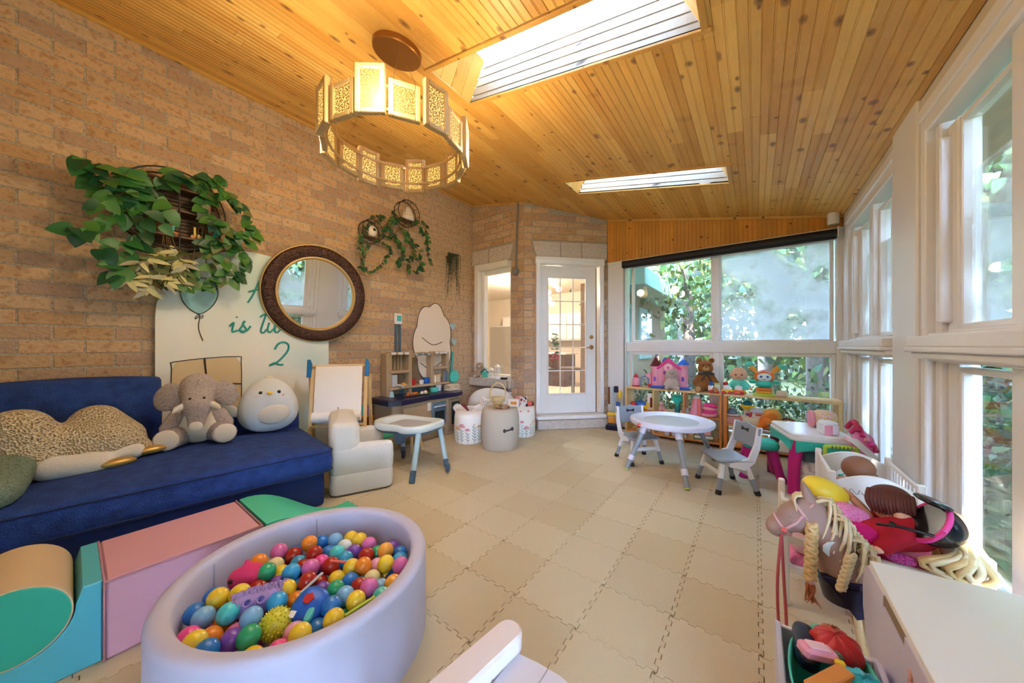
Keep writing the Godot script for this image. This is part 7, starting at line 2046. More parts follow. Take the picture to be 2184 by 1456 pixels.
# ---------- right side
func right_side():
	# teal stool with magenta legs, behind the chair
	var o = T("teal_stool", "teal topped toddler stool with magenta legs behind the grey chair", "stool", Vector3(0.03, 0, -3.76), 10)
	P(o, "seat", pad(S(), 0.26, 0.22, 0.075, 0.06, 0.01, XF(Vector3(0, 0.255, 0)), 0.02), "teal")
	for e in [[-1, 1], [1, 1], [-1, -1], [1, -1]]: P(o, "leg", tube(S(), curve([Vector3(0.08 * e[0], 0.27, 0.06 * e[1]), Vector3(0.105 * e[0], 0.14, 0.085 * e[1]), Vector3(0.13 * e[0], 0.03, 0.11 * e[1]), Vector3(0.165 * e[0], 0.0, 0.13 * e[1])], 8), [0.036, 0.035, 0.033, 0.033, 0.033, 0.034, 0.036, 0.03, 0.02], 12), "magenta")
	# pink and teal play table
	o = T("toddler_play_table", "toddler play table with speckled top, teal sides and magenta legs", "play table", Vector3(0.365, 0, -3.74), 14)
	var tp = rrect(0.40, 0.54, 0.05)
	P(o, "tabletop", extr(S(), tp, 0.03, XF(Vector3(0, 0.452, 0), Vector3(-90, 0, 0)), 0.008), "granite")
	P(o, "top_rim", extr(S(), rrect(0.41, 0.55, 0.05), 0.022, XF(Vector3(0, 0.43, 0), Vector3(-90, 0, 0)), 0.004), "white_plastic")
	for e in [[0, 0.255, 0, 0.36], [0, -0.255, 180, 0.36], [0.185, 0, 90, 0.48], [-0.185, 0, -90, 0.48]]:
		var w = e[3] / 2
		var ap = []
		ap.append(Vector2(-w, 0.43))
		for i in 11: ap.append(Vector2(-w + w * 0.2 * i, 0.335 + 0.03 * sin(PI * i / 10.0)))
		ap.append(Vector2(w, 0.43))
		P(o, "side_apron", extr(S(), ap, 0.02, XF(Vector3(e[0], 0, e[1]), Vector3(0, e[2], 0)), 0.004), "teal")
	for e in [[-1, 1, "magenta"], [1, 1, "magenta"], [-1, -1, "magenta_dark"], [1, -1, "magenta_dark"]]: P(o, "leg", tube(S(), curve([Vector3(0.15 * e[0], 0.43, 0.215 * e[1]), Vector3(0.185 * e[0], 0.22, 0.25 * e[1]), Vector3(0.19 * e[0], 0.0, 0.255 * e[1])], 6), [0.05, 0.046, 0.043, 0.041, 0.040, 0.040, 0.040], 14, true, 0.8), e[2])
	o = T("abacus_frame", "lime green frame with a teal panel on the side of the play table", "toy", Vector3(0.50, 0.27, -3.36), 16)
	var fr = S()
	for e in [-1, 1]: tube(fr, [Vector3(0.085 * e, 0, 0), Vector3(0.085 * e, 0.16, 0)], 0.014, 10)
	P(o, "frame", tube(S(), curve(V3([-0.09, 0, 0, -0.09, 0.15, 0, -0.07, 0.17, 0, 0.07, 0.17, 0, 0.09, 0.15, 0, 0.09, 0, 0]), 24), 0.014, 10), "lime")
	P(o, "panel", rbox(S(), Vector3(0.16, 0.11, 0.012), 0.004, XF(Vector3(0, 0.075, 0))), "teal")
	for k in 6: P(o, "notch", rbox(S(), Vector3(0.006, 0.02, 0.02), 0.001, XF(Vector3(-0.055 + k * 0.022, 0.17, 0.006))), "leaf_olive")
	o = T("toy_stairs", "pink and white toy stairs beside the speckled play table", "toy", Vector3(0.60, 0.40, -3.40), 10)
	for k in 4: P(o, "step", rbox(S(), Vector3(0.03, 0.026, 0.09), 0.004, XF(Vector3(-0.05 + k * 0.032, 0.10 - k * 0.027, 0))), "pink" if k % 2 else "pink_light")
	P(o, "stringer", extr(S(), V2([-0.07, 0.12, -0.03, 0.12, 0.08, 0.0, 0.08, -0.02, 0.05, -0.02, -0.07, 0.10]), 0.01, XF(Vector3(0, 0, 0.045)), 0.002), "white_plastic")
	o = T("toy_house_block", "white and pink toy house block at the edge of the play table", "toy house", Vector3(0.46, 0.482, -3.60), 16)
	P(o, "wall", rbox(S(), Vector3(0.10, 0.085, 0.12), 0.01, XF(Vector3(0, 0.043, 0))), "white_plastic")
	P(o, "door_panel", rbox(S(), Vector3(0.05, 0.075, 0.006), 0.003, XF(Vector3(-0.02, 0.04, 0.062))), "pink")
	P(o, "roof", sell(S(), Vector3(0.055, 0.02, 0.06), 0.8, 0.7, XF(Vector3(0, 0.087, 0))), "white_plastic")
	o = T("flower_cushion", "flower printed padded round cushion on the back of the play table", "cushion", Vector3(0.47, 0.482, -3.86), 10)
	P(o, "pad", sell(S(), Vector3(0.085, 0.075, 0.07), 0.7, 0.7, XF(Vector3(0, 0.074, 0))), "flower_print")
	P(o, "side_band", sell(S(), Vector3(0.02, 0.07, 0.065), 0.7, 0.7, XF(Vector3(-0.085, 0.07, 0))), "pink")
	o = T("pink_doll_stroller", "hot pink folded doll stroller against the side window", "stroller", Vector3(0.635, 0, -3.50), 20)
	for k in 5: P(o, "hood_rib", tube(S(), curve([Vector3(-0.06 + k * 0.026, 0.56 - k * 0.035, -0.06), Vector3(-0.05 + k * 0.026, 0.62 - k * 0.04, 0.0), Vector3(-0.06 + k * 0.026, 0.56 - k * 0.035, 0.06)], 8), 0.017, 8), ["rose", "hot_pink", "pink", "hot_pink", "rose"][k])
	P(o, "seat_cloth", sell(S(), Vector3(0.06, 0.10, 0.05), 0.7, 0.7, XF(Vector3(0.0, 0.44, 0))), "pink_print")
	P(o, "tray", sell(S(), Vector3(0.075, 0.04, 0.07), 0.5, 0.6, XF(Vector3(0.0, 0.34, 0.0))), "hot_pink")
	for e in [[-0.05, 0.05], [0.05, 0.05], [-0.05, -0.05], [0.05, -0.05]]: P(o, "leg", tube(S(), [Vector3(e[0], 0.33, e[1]), Vector3(e[0], 0, e[1])], 0.012, 8), "hot_pink")
	o = T("printed_bag", "pale bag printed with small animals under the play table", "bag", Vector3(0.345, 0, -3.60), 16)
	P(o, "body", pad(S(), 0.20, 0.26, 0.25, 0.04, 0.02, Transform3D(), 0.03), "animal_print")
	P(o, "rolled_top", tube(S(), [Vector3(-0.06, 0.29, 0.06), Vector3(0.08, 0.29, 0.05)], 0.045, 14), "slate")
	crib()
	doll_bed()
	horse()
	desk()

func rail_grid(o, x0, x1, z, y0, y1, n, m, along_z = false):
	for i in n:
		var t = lerpf(x0, x1, (i + 0.5) / n)
		P(o, "slat", rbox(S(), Vector3(0.014, y1 - y0, 0.008) if not along_z else Vector3(0.008, y1 - y0, 0.016), 0.002, XF(Vector3(t, (y0 + y1) / 2, z) if not along_z else Vector3(z, (y0 + y1) / 2, t))), m)

func crib():
	var o = T("doll_crib", "white wooden doll crib holding a brown baby doll by the side window", "doll crib", Vector3(0.50, 0, -2.77))
	for e in [[-0.16, 0.25], [0.16, 0.25], [-0.16, -0.25], [0.16, -0.25]]: P(o, "post", rbox(S(), Vector3(0.03, 0.49, 0.03), 0.004, XF(Vector3(e[0], 0.245, e[1]))), "white_trim")
	for z in [0.25, -0.25]:
		var p = V2([-0.15, 0.12, 0.15, 0.12, 0.15, 0.44])
		for i in 13: p.append(Vector2(0.15 - 0.025 * i, 0.44 + 0.055 * sin(PI * i / 12)))
		var pn = P(o, "end_panel", extr(S(), p, 0.014, XF(Vector3(0, 0, z - 0.007)), 0.003), "white_paint")
		if z > 0:
			var s = S()
			for k in 5: tube(s, curve([Vector3(-0.12 + k * 0.035, 0.40 + 0.012 * (k % 2), z + 0.0085), Vector3(-0.10 + k * 0.035, 0.385, z + 0.0085), Vector3(-0.09 + k * 0.035, 0.41, z + 0.0085)], 6), 0.0018, 4)
			tube(s, curve([Vector3(0.06, 0.42, z + 0.0085), Vector3(0.10, 0.36, z + 0.0085), Vector3(0.14, 0.40, z + 0.0085), Vector3(0.06, 0.42, z + 0.0085)], 12), 0.002, 4)
			P(pn, "scroll_print", s, "grey_plastic")
	for e in [-1, 1]:
		for y in [0.46, 0.16]: P(o, "rail", rbox(S(), Vector3(0.016, 0.026, 0.47), 0.004, XF(Vector3(0.16 * e, y, 0))), "white_trim")
		rail_grid(o, -0.22, 0.22, 0.16 * e, 0.17, 0.45, 9, "white_trim", true)
	P(o, "mattress", pad(S(), 0.29, 0.46, 0.05, 0.03, 0.01, XF(Vector3(0, 0.17, 0)), 0.015), "pink_light")
	o = T("crib_blanket", "pale blue and white swirled blanket bunched in the doll crib", "blanket", Vector3(0.50, 0.235, -2.86))
	P(o, "fold", sell(S(), Vector3(0.125, 0.09, 0.12), 0.8, 0.8, XF(Vector3(0.01, 0.08, 0), Vector3(10, 0, -6)), 28, 16, func(p): return p * (1.0 + 0.08 * sin(p.x * 60) * sin(p.z * 45))), "ice")
	for k in 3: P(o, "trim_band", tube(S(), curve([Vector3(-0.09, 0.13 + k * 0.012, 0.06), Vector3(0.0, 0.185 - k * 0.01, 0.03 - k * 0.03), Vector3(0.10, 0.12 + k * 0.01, 0.05)], 10), 0.009, 8), ["aqua", "pale_blue", "teal_light"][k])
	o = T("crib_doll", "bald brown baby doll sitting with its back to the room in the crib", "doll", Vector3(0.475, 0.275, -2.69), 150)
	P(o, "body", blob([[0, 0.05, 0, 0, 0.10, 0, 0.065, 0.05], [-0.05, 0.11, 0.0, -0.10, 0.06, 0.04, 0.026, 0.022], [0.05, 0.11, 0.0, 0.10, 0.06, 0.04, 0.026, 0.022]], 0.008, 0.02), "pink_light")
	P(o, "arm", blob([[0.06, 0.11, -0.01, 0.12, 0.09, -0.02, 0.03, 0.028], [0.12, 0.09, -0.02, 0.15, 0.06, 0.03, 0.028, 0.02]], 0.006, 0.01), "skin_tan")
	P(o, "head", blob([[0, 0.19, 0.0, 0, 0.205, -0.01, 0.066, 0.072], [0, 0.17, 0.04, 0, 0.175, 0.045, 0.03, 0.03]], 0.007, 0.03), "skin_brown")
	for e in [-1, 1]: P(o, "ear", ball(S(), Vector3(0.066 * e, 0.175, 0.01), Vector3(0.008, 0.016, 0.012), 10), "skin_brown")
	o = T("crib_teddy", "little tan doll's head at the window side of the crib", "doll", Vector3(0.61, 0.235, -2.72), -60)
	P(o, "head", ball(S(), Vector3(0, 0.13, 0), 0.034, 14), "skin_tan")
	P(o, "body", sell(S(), Vector3(0.045, 0.06, 0.045), 0.9, 0.9, XF(Vector3(0, 0.055, 0))), "pink_plush")

func doll_bed():
	var o = T("doll_bed", "white doll bed with pink bedding behind the play desk", "doll bed", Vector3(0.39, 0, -2.10))
	for e in [[-0.28, 0.14], [-0.28, -0.15], [0.28, 0.14], [0.28, -0.15]]: P(o, "post", rbox(S(), Vector3(0.028, 0.48 if e[0] < 0 else 0.42, 0.03), 0.006, XF(Vector3(e[0], 0.24 if e[0] < 0 else 0.21, e[1]))), "white_trim")
	for z in [0.14, -0.15]:
		for y in [0.30, 0.17]: P(o, "rail", rbox(S(), Vector3(0.55, 0.035, 0.016), 0.004, XF(Vector3(0, y, z))), "white_trim")
	for x in [-0.28, 0.28]:
		for y in [0.40, 0.30, 0.17]: P(o, "end_rail", rbox(S(), Vector3(0.016, 0.03, 0.28), 0.004, XF(Vector3(x, y - (0.03 if x > 0 else 0.0), 0))), "white_trim")
	P(o, "mattress", pad(S(), 0.53, 0.27, 0.05, 0.03, 0.01, XF(Vector3(0, 0.17, -0.005)), 0.015), "pink_print")
	P(o, "pillow", sell(S(), Vector3(0.09, 0.03, 0.09), 0.7, 0.6, XF(Vector3(-0.17, 0.25, 0.03))), "pink_light")
	P(o, "blanket", pad(S(), 0.4, 0.26, 0.07, 0.03, 0.02, XF(Vector3(0.05, 0.222, -0.005)), 0.02), "rose")
	# reclining doll in red, head towards the window
	o = T("red_dress_doll", "blond doll in a red top and magenta skirt lying on the doll bed", "doll", Vector3(0.45, 0.36, -2.0))
	P(o, "torso", blob([[-0.06, 0.03, 0.0, 0.06, 0.07, -0.02, 0.06, 0.065], [0.02, 0.08, 0.05, -0.05, 0.03, 0.10, 0.032, 0.026], [0.04, 0.09, -0.06, -0.02, 0.1, -0.10, 0.03, 0.026]], 0.007, 0.02), "red_felt")
	P(o, "skirt", blob([[-0.08, 0.02, 0.02, -0.17, 0.0, 0.05, 0.06, 0.075], [-0.1, 0.0, -0.03, -0.16, -0.02, -0.02, 0.05, 0.06]], 0.008, 0.03), "magenta_cloth")
	P(o, "plaid_hem", sell(S(), Vector3(0.04, 0.018, 0.02), 0.7, 0.7, XF(Vector3(0.0, 0.0, 0.085))), "plaid")
	hand(o, Vector3(-0.06, 0.025, 0.115), Vector3(-1, -0.1, 0.25), "skin", 0.75)
	P(o, "button", ball(S(), Vector3(-0.01, 0.112, 0.035), Vector3(0.01, 0.005, 0.014), 8), "black")
	P(o, "head", blob([[0.14, 0.13, -0.02, 0.15, 0.13, -0.02, 0.058, 0.056], [0.12, 0.16, 0.0, 0.13, 0.16, 0.0, 0.03, 0.03]], 0.007, 0.02), "skin")
	var hr = P(o, "hair", blob([[0.15, 0.11, 0.0, 0.17, 0.04, 0.05, 0.05, 0.05], [0.17, 0.04, 0.05, 0.15, -0.03, 0.07, 0.05, 0.035]], 0.007, 0.02), "hair_light")
	for k in 14:
		var a = k * 0.5
		P(hr, "lock", tube(S(), curve([Vector3(0.13 + 0.004 * k, 0.12, 0.03), Vector3(0.16 + 0.03 * sin(a), 0.06, 0.095 + 0.01 * cos(a * 2)), Vector3(0.13 + 0.09 * sin(a), 0.01, 0.105 + 0.012 * cos(a)), Vector3(0.12 + 0.008 * k, -0.045, 0.09)], 10), [0.011, 0.011, 0.012, 0.012, 0.012, 0.012, 0.011, 0.010, 0.009, 0.007, 0.004], 7), ["hair_blond", "hair_light"][k % 2])
	o = T("riding_helmet", "glossy black doll riding helmet with a pink band", "helmet", Vector3(0.535, 0.505, -1.96), 0)
	var tilt = XF(Vector3.ZERO, Vector3(0, 12, -30), Vector3.ONE)
	P(o, "shell", sell(S(), Vector3(0.095, 0.08, 0.075), 1, 1, tilt, 36, 22, func(p): return Vector3(max(p.x, -0.012), p.y, p.z)), "helmet")
	P(o, "brim", sell(S(), Vector3(0.045, 0.012, 0.06), 0.9, 0.9, tilt * XF(Vector3(-0.035, 0.074, 0), Vector3(0, 0, 12))), "helmet")
	var bd = []
	for i in 33: bd.append(tilt * Vector3(-0.006, sin(TAU * i / 32) * 0.081, cos(TAU * i / 32) * 0.076))
	P(o, "pink_band", tube(S(), bd, 0.009, 8, false), "hot_pink")
	P(o, "chin_strap", tube(S(), curve([tilt * Vector3(-0.012, -0.03, 0.07), Vector3(-0.09, -0.015, 0.07), Vector3(-0.15, -0.03, 0.05)], 8), 0.0055, 6), "black")
	o = T("brown_hair_doll", "doll with a glossy auburn fringe slumped behind the riding helmet", "doll", Vector3(0.465, 0.36, -2.12), -10)
	P(o, "head", blob([[0, 0.13, 0.02, 0, 0.13, 0.02, 0.06, 0.06], [0.0, 0.11, 0.06, 0, 0.11, 0.06, 0.03, 0.03]], 0.007, 0.02), "skin")
	P(o, "hair", sell(S(), Vector3(0.075, 0.066, 0.075), 1, 1, XF(Vector3(0.0, 0.152, 0.015), Vector3(15, 0, 15))), "hair_auburn")
	var fg = S()
	for k in 13: tube(fg, curve([Vector3(-0.06 + k * 0.01, 0.20, 0.05), Vector3(-0.065 + k * 0.0105, 0.165, 0.095), Vector3(-0.05 + k * 0.0095, 0.115, 0.088)], 6), [0.008, 0.009, 0.009, 0.008, 0.007, 0.005, 0.003], 6)
	P(o, "fringe", fg, "hair_auburn", null, "", "stuff")
	P(o, "body", sell(S(), Vector3(0.06, 0.07, 0.05), 0.9, 0.9, XF(Vector3(0, 0.035, 0.0))), "red_felt")
	var ft = P(o, "foot", blob([[0.09, 0.13, 0.05, 0.03, 0.12, 0.09, 0.024, 0.024]], 0.005, 0.01), "skin")
	for k in 5: P(ft, "toe", ball(S(), Vector3(0.022, 0.113 + k * 0.009, 0.098 - 0.002 * k), 0.0065, 8), "skin")
	o = T("curly_hair_doll", "doll with curly light brown hair at the window end of the doll bed", "doll", Vector3(0.625, 0.31, -2.06))
	P(o, "head", ball(S(), Vector3(-0.01, 0.09, -0.01), 0.05, 16), "skin_tan")
	for k in 26:
		var a = rng.randf() * TAU
		var r = rng.randf_range(0.03, 0.055)
		P(o, "curl", tube(S(), curve([Vector3(cos(a) * 0.02, 0.14, sin(a) * 0.02), Vector3(cos(a) * r, 0.11, sin(a) * r), Vector3(cos(a) * r * 1.1 + 0.012, 0.06, sin(a) * r * 1.1), Vector3(cos(a) * r, -0.01, sin(a) * r)], 9), 0.0085, 6), ["hair_brown", "hair_blond"][k % 2])
	o = T("yellow_cap_doll", "doll with a yellow sun hat and pink print dress on the doll bed", "doll", Vector3(0.27, 0.34, -2.06), 15)
	P(o, "sun_hat", sell(S(), Vector3(0.09, 0.05, 0.06), 0.9, 1, XF(Vector3(-0.01, 0.175, -0.02), Vector3(10, 0, -22))), "yellow")
	P(o, "dress", sell(S(), Vector3(0.08, 0.06, 0.06), 0.8, 0.8, XF(Vector3(0.05, 0.085, 0.03), Vector3(0, 0, -18))), "pink_print")
	P(o, "head", ball(S(), Vector3(0.0, 0.13, 0.0), 0.042, 14), "skin_tan")
	hand(o, Vector3(0.085, 0.165, -0.02), Vector3(-0.6, 0.7, 0), "skin_tan", 0.7)
	P(o, "arm", tube(S(), [Vector3(0.085, 0.16, -0.02), Vector3(0.115, 0.12, 0.0), Vector3(0.13, 0.08, 0.02)], [0.015, 0.018, 0.02], 10), "skin_tan")

# small doll hand at p, fingers along d: a palm, four bent fingers and a side thumb
func hand(o, p, d, m, k):
	d = d.normalized()
	var side = Vector3.UP.cross(d).normalized()
	if side.length() < 0.1: side = Vector3.RIGHT
	var nrm = d.cross(side)
	var c = []
	var put = func(a, b, ra, rb): c.append([a.x, a.y, a.z, b.x, b.y, b.z, ra, rb])
	put.call(p - d * 0.02 * k, p + d * 0.012 * k, 0.014 * k, 0.017 * k)
	for i in 4:
		var b = p + d * 0.022 * k + side * (i - 1.5) * 0.0115 * k
		var l = [0.022, 0.028, 0.026, 0.019][i] * k
		var e = b + d * l + side * (i - 1.5) * 0.003 * k
		put.call(b, e, 0.0062 * k, 0.0056 * k)
		put.call(e, e + d * l * 0.5 - nrm * l * 0.5, 0.0056 * k, 0.0048 * k)
	var tb = p - d * 0.004 * k - side * 0.016 * k
	put.call(tb, tb + (d - side * 0.9) * 0.02 * k, 0.0072 * k, 0.0058 * k)
	P(o, "hand", blob(c, 0.0028 * k, 0.005 * k), m)

func horse():
	# hobby horse leaning on the bed end, nose to the left
	var o = T("hobby_horse", "grey brown hobby horse with blond braids and a pink bridle", "hobby horse", Vector3(0.13, 0, -1.76))
	P(o, "head", blob([[0.0, 0.49, 0, 0.045, 0.53, 0, 0.05, 0.05], [-0.055, 0.435, 0, -0.01, 0.475, 0, 0.030, 0.045], [-0.06, 0.425, 0.0, -0.058, 0.43, 0, 0.033, 0.032], [0.045, 0.53, 0, 0.10, 0.42, 0.01, 0.05, 0.06], [0.10, 0.42, 0.01, 0.145, 0.31, 0.02, 0.06, 0.075]], 0.008, 0.03), "horse")
	for e in [-1, 1]:
		P(o, "ear", tube(S(), [Vector3(0.045, 0.565, 0.022 * e), Vector3(0.03, 0.60, 0.026 * e), Vector3(0.022, 0.63, 0.028 * e)], [0.02, 0.015, 0.003], 8), "horse")
		P(o, "eyelash", tube(S(), curve([Vector3(-0.022, 0.50, 0.047 * e), Vector3(-0.012, 0.496, 0.05 * e), Vector3(-0.002, 0.503, 0.05 * e)], 6), 0.0022, 5), "ink")
		P(o, "rosette", ball(S(), Vector3(-0.038, 0.44, 0.045 * e), 0.010, 10), "coral")
	var loop = func(c, ax, r0, r1, t):
		var pts = []
		var x = ax.normalized()
		var y = Vector3(0, 0, 1)
		var z = x.cross(y)
		for i in 21: pts.append(c + y * cos(TAU * i / 20) * r0 + z * sin(TAU * i / 20) * r1)
		return tube(S(), pts, t, 6, false)
	P(o, "bridle_strap", loop.call(Vector3(-0.042, 0.445, 0), Vector3(0.75, 0.6, 0), 0.042, 0.042, 0.006), "bridle")
	P(o, "bridle_strap", loop.call(Vector3(0.025, 0.515, 0), Vector3(0.75, 0.6, 0), 0.053, 0.055, 0.006), "bridle")
	for e in [-1, 1]: P(o, "bridle_strap", tube(S(), [Vector3(-0.038, 0.44, 0.044 * e), Vector3(0.0, 0.485, 0.054 * e), Vector3(0.05, 0.57, 0.045 * e)], 0.0055, 6), "bridle")
	P(o, "rein", tube(S(), curve(V3([-0.045, 0.425, 0.03, -0.06, 0.25, 0.07, -0.058, 0.10, 0.11, -0.045, 0.055, 0.12, -0.035, 0.10, 0.11, -0.04, 0.25, 0.06, -0.045, 0.42, 0.0]), 30), 0.0055, 6), "strap_red")
	var mn = S()
	for k in 60:
		var t = rng.randf()
		var b = Vector3(0.06, 0.575, 0).lerp(Vector3(0.19, 0.40, 0.02), t) + Vector3(0, 0, rng.randf_range(-0.03, 0.03))
		tube(mn, curve([b, b + Vector3(0.035, 0.02, rng.randf_range(-0.02, 0.04)), b + Vector3(0.03, -0.06, rng.randf_range(0.0, 0.05)), b + Vector3(0.01, -0.12, rng.randf_range(0.02, 0.06))], 6), [0.006, 0.007, 0.007, 0.006, 0.005, 0.004, 0.002], 5)
	P(o, "mane", mn, "hair_light", null, "", "stuff")
	var fl = S()
	for k in 7: tube(fl, curve([Vector3(0.03 + 0.003 * k, 0.585, 0.02 - 0.006 * k), Vector3(-0.005, 0.575, 0.03 - 0.008 * k), Vector3(0.0, 0.53, 0.055 - 0.012 * k)], 5), [0.005, 0.005, 0.005, 0.004, 0.004, 0.002], 5)
	P(o, "forelock", fl, "hair_light", null, "", "stuff")
	# braids: two strands crossing down a line
	for e in [[Vector3(0.045, 0.50, 0.055), Vector3(0.035, 0.30, 0.10), 0.016, "hair_blond"], [Vector3(0.15, 0.43, 0.075), Vector3(0.115, 0.30, 0.105), 0.012, "hair_light"]]:
		var n = 13
		for k in 3:
			var pts = []
			for i in n * 4 + 1:
				var t = float(i) / (n * 4)
				var a = t * TAU * 2.6 + k * TAU / 3
				pts.append(e[0].lerp(e[1], t) + Vector3(sin(a) * e[2] * 0.75, 0, cos(a * 2) * e[2] * 0.35))
			P(o, "braid_strand", tube(S(), pts, e[2] * 0.62, 7), e[3])
		var tl = S()
		for k in 12: tube(tl, curve([e[1], e[1] + Vector3(rng.randf_range(-0.012, 0.012), -0.03, rng.randf_range(-0.01, 0.01)), e[1] + Vector3(rng.randf_range(-0.02, 0.03), -0.085, rng.randf_range(-0.015, 0.02))], 5), [0.005, 0.005, 0.005, 0.004, 0.003, 0.001], 5)
		if e[3] == "hair_blond":
			P(o, "braid_tail", tl, "hair_copper", null, "", "stuff")
			P(o, "braid_tie", ball(S(), e[1], Vector3(0.014, 0.018, 0.014), 10), "bridle")
	P(o, "bib", extr(S(), V2([0.065, 0.325, 0.21, 0.34, 0.23, 0.25, 0.16, 0.205]), 0.03, XF(Vector3(0, 0, 0.065)), 0.004), "navy_plastic")
	P(o, "neck_cuff", lathe(S(), V2([0.07, 0.0, 0.08, 0.0, 0.082, 0.07, 0.07, 0.07]), 26, XF(Vector3(0.155, 0.24, 0.02), Vector3(0, 0, 12))), "navy_plastic")
	P(o, "neck_patch", extr(S(), oval(0.034, 0.03, 9), 0.004, XF(Vector3(0.10, 0.425, 0.068), Vector3(0, 25, 0)), 0.001), "ice")
	P(o, "pole", tube(S(), [Vector3(0.16, 0.27, 0.02), Vector3(0.19, 0.0, 0.05)], 0.012, 10), "wood_light")

func desk():
	var o = T("play_desk", "white child's desk with a lilac side panel at the lower right", "desk", Vector3(0.48, 0, -1.06))
	var tp = V2([-0.181, 0.50, 0.23, 0.545, 0.23, -0.5, -0.181, -0.5])
	P(o, "desktop", extr(S(), tp, 0.018, XF(Vector3(0, 0.462, 0), Vector3(-90, 0, 0)), 0.002), "white_trim")
	# side panel outline (z, y) with its rounded back; the slot lies just under the top
	for e in [-1, 1]:
		var pp = V2([-0.5, 0.0, -0.5, 0.462, 0.17, 0.462, 0.17, 0.43, 0.34, 0.43, 0.34, 0.462, 0.50, 0.462, 0.545, 0.43, 0.565, 0.37, 0.56, 0.29, 0.52, 0.22, 0.46, 0.18, 0.42, 0.13, 0.42, 0.0])
		P(o, "side_panel", extr(S(), pp, 0.016, Transform3D(Basis(Vector3(0, 0, -1), Vector3.UP, Vector3(1, 0, 0)), Vector3(-0.185 if e < 0 else 0.20, 0, 0)), 0.003), mk("lilac_panel", "d3cee6", 0.45))
	P(o, "slot_edge", rbox(S(), Vector3(0.012, 0.03, 0.17), 0.001, XF(Vector3(-0.176, 0.447, -0.255))), "taupe_dark")
	var st = S()
	for k in 9: tube(st, curve([Vector3(-0.187, 0.41 - 0.016 * k, -0.13 + 0.004 * k), Vector3(-0.187, 0.40 - 0.016 * k, -0.115 + 0.01 * sin(k)), Vector3(-0.187, 0.385 - 0.016 * k, -0.13 + 0.012 * sin(k * 2))], 5), 0.004, 5)
	P(o, "twig_decal", st, "bridle")
	o = T("toy_bin", "lilac and white toy bin with an aqua tub beside the desk", "toy bin", Vector3(0.165, 0, -1.16))
	for e in [-1, 1]:
		var sp = V2([-0.28, 0, -0.28, 0.30, 0.16, 0.31, 0.21, 0.29, 0.225, 0.24, 0.22, 0.16, 0.20, 0.0])
		P(o, "side_panel", extr(S(), sp, 0.014, Transform3D(Basis(Vector3(0, 0, -1), Vector3.UP, Vector3(1, 0, 0)), Vector3(-0.115 if e < 0 else 0.10, 0, 0)), 0.003), "lilac_panel")
	P(o, "back_panel", rbox(S(), Vector3(0.20, 0.29, 0.014), 0.003, XF(Vector3(0, 0.15, -0.19))), "lilac_white")
	P(o, "floor_panel", rbox(S(), Vector3(0.20, 0.014, 0.46), 0.003, XF(Vector3(0, 0.12, 0.04))), "lilac_white")
	o = T("aqua_tub", "aqua scalloped plastic tub full of sand toys", "tub", Vector3(0.165, 0.13, -1.14))
	var rows = []
	for e in [[0.0, 0.002], [0.7, 0.0], [0.78, 0.04], [0.92, 0.19], [0.98, 0.205], [1.0, 0.2], [0.96, 0.19]]:
		var row = []
		for i in 40:
			var a = -TAU * i / 40
			row.append(Vector3(cos(a) * 0.096 * e[0], e[1] + (0.004 * sin(i * 1.9) if e[0] > 0.9 else 0.0), sin(a) * 0.22 * e[0]))
		rows.append(row)
	var s = S()
	s.set_smooth_group(1)
	rings(s, rows)
	P(o, "shell", s, "teal_light")
	var base = Vector3(0.165, 0.30, -1.14)
	var toy = func(called, label, cat, v, turn, parts):
		var q = T(called, label, cat, base + v, turn)
		for e in parts: P(q, e[0], e[1], e[2])
	var ribs = func(r, col):
		return sell(S(), r, 0.9, 0.9, Transform3D(), 40, 14, func(p): return p * (1.0 + 0.07 * cos(atan2(p.z, p.x) * 9)))
	toy.call("sand_mould", "red ribbed sand mould at the far end of the aqua tub", "sand toy", Vector3(0.015, 0.035, -0.14), 20, [["shell", ribs.call(Vector3(0.055, 0.04, 0.05), 0), "red"]])
	toy.call("sand_mould", "cyan ribbed sand mould in the aqua tub", "sand toy", Vector3(0.05, 0.035, -0.02), 60, [["shell", ribs.call(Vector3(0.045, 0.036, 0.045), 0), "cyan"]])
	toy.call("sand_mould", "orange ribbed sand mould at the near right of the aqua tub", "sand toy", Vector3(0.05, 0.04, 0.085), 90, [["shell", ribs.call(Vector3(0.052, 0.04, 0.045), 0), "orange"]])
	toy.call("navy_scoop", "dark navy scoop at the far left edge of the aqua tub", "sand toy", Vector3(-0.05, 0.02, -0.12), 0, [["cup", sell(S(), Vector3(0.03, 0.03, 0.08), 0.7, 0.7), "navy_plastic"]])
	toy.call("pink_brick_toy", "pink ribbed plastic brick lying in the aqua tub", "toy block", Vector3(-0.03, 0.05, -0.07), 30, [["body", rbox(S(), Vector3(0.085, 0.03, 0.045), 0.008, XF(Vector3.ZERO, Vector3(0, 0, -8))), "pink"], ["rib", rbox(S(), Vector3(0.05, 0.006, 0.028), 0.002, XF(Vector3(0, 0.017, 0), Vector3(0, 0, -8))), "pink_light"]])
	toy.call("wooden_block_box", "long wooden toy box with a pink ring in the aqua tub", "toy box", Vector3(-0.02, 0.055, 0.03), 52, [["body", rbox(S(), Vector3(0.125, 0.03, 0.035), 0.003, XF(Vector3.ZERO, Vector3(0, 0, 6))), "wood_amber"], ["pink_ring", lathe(S(), V2([0.004, 0, 0.008, 0, 0.008, 0.002, 0.004, 0.002]), 14, XF(Vector3(-0.03, 0, 0.018), Vector3(90, 0, 0))), "hot_pink"]])
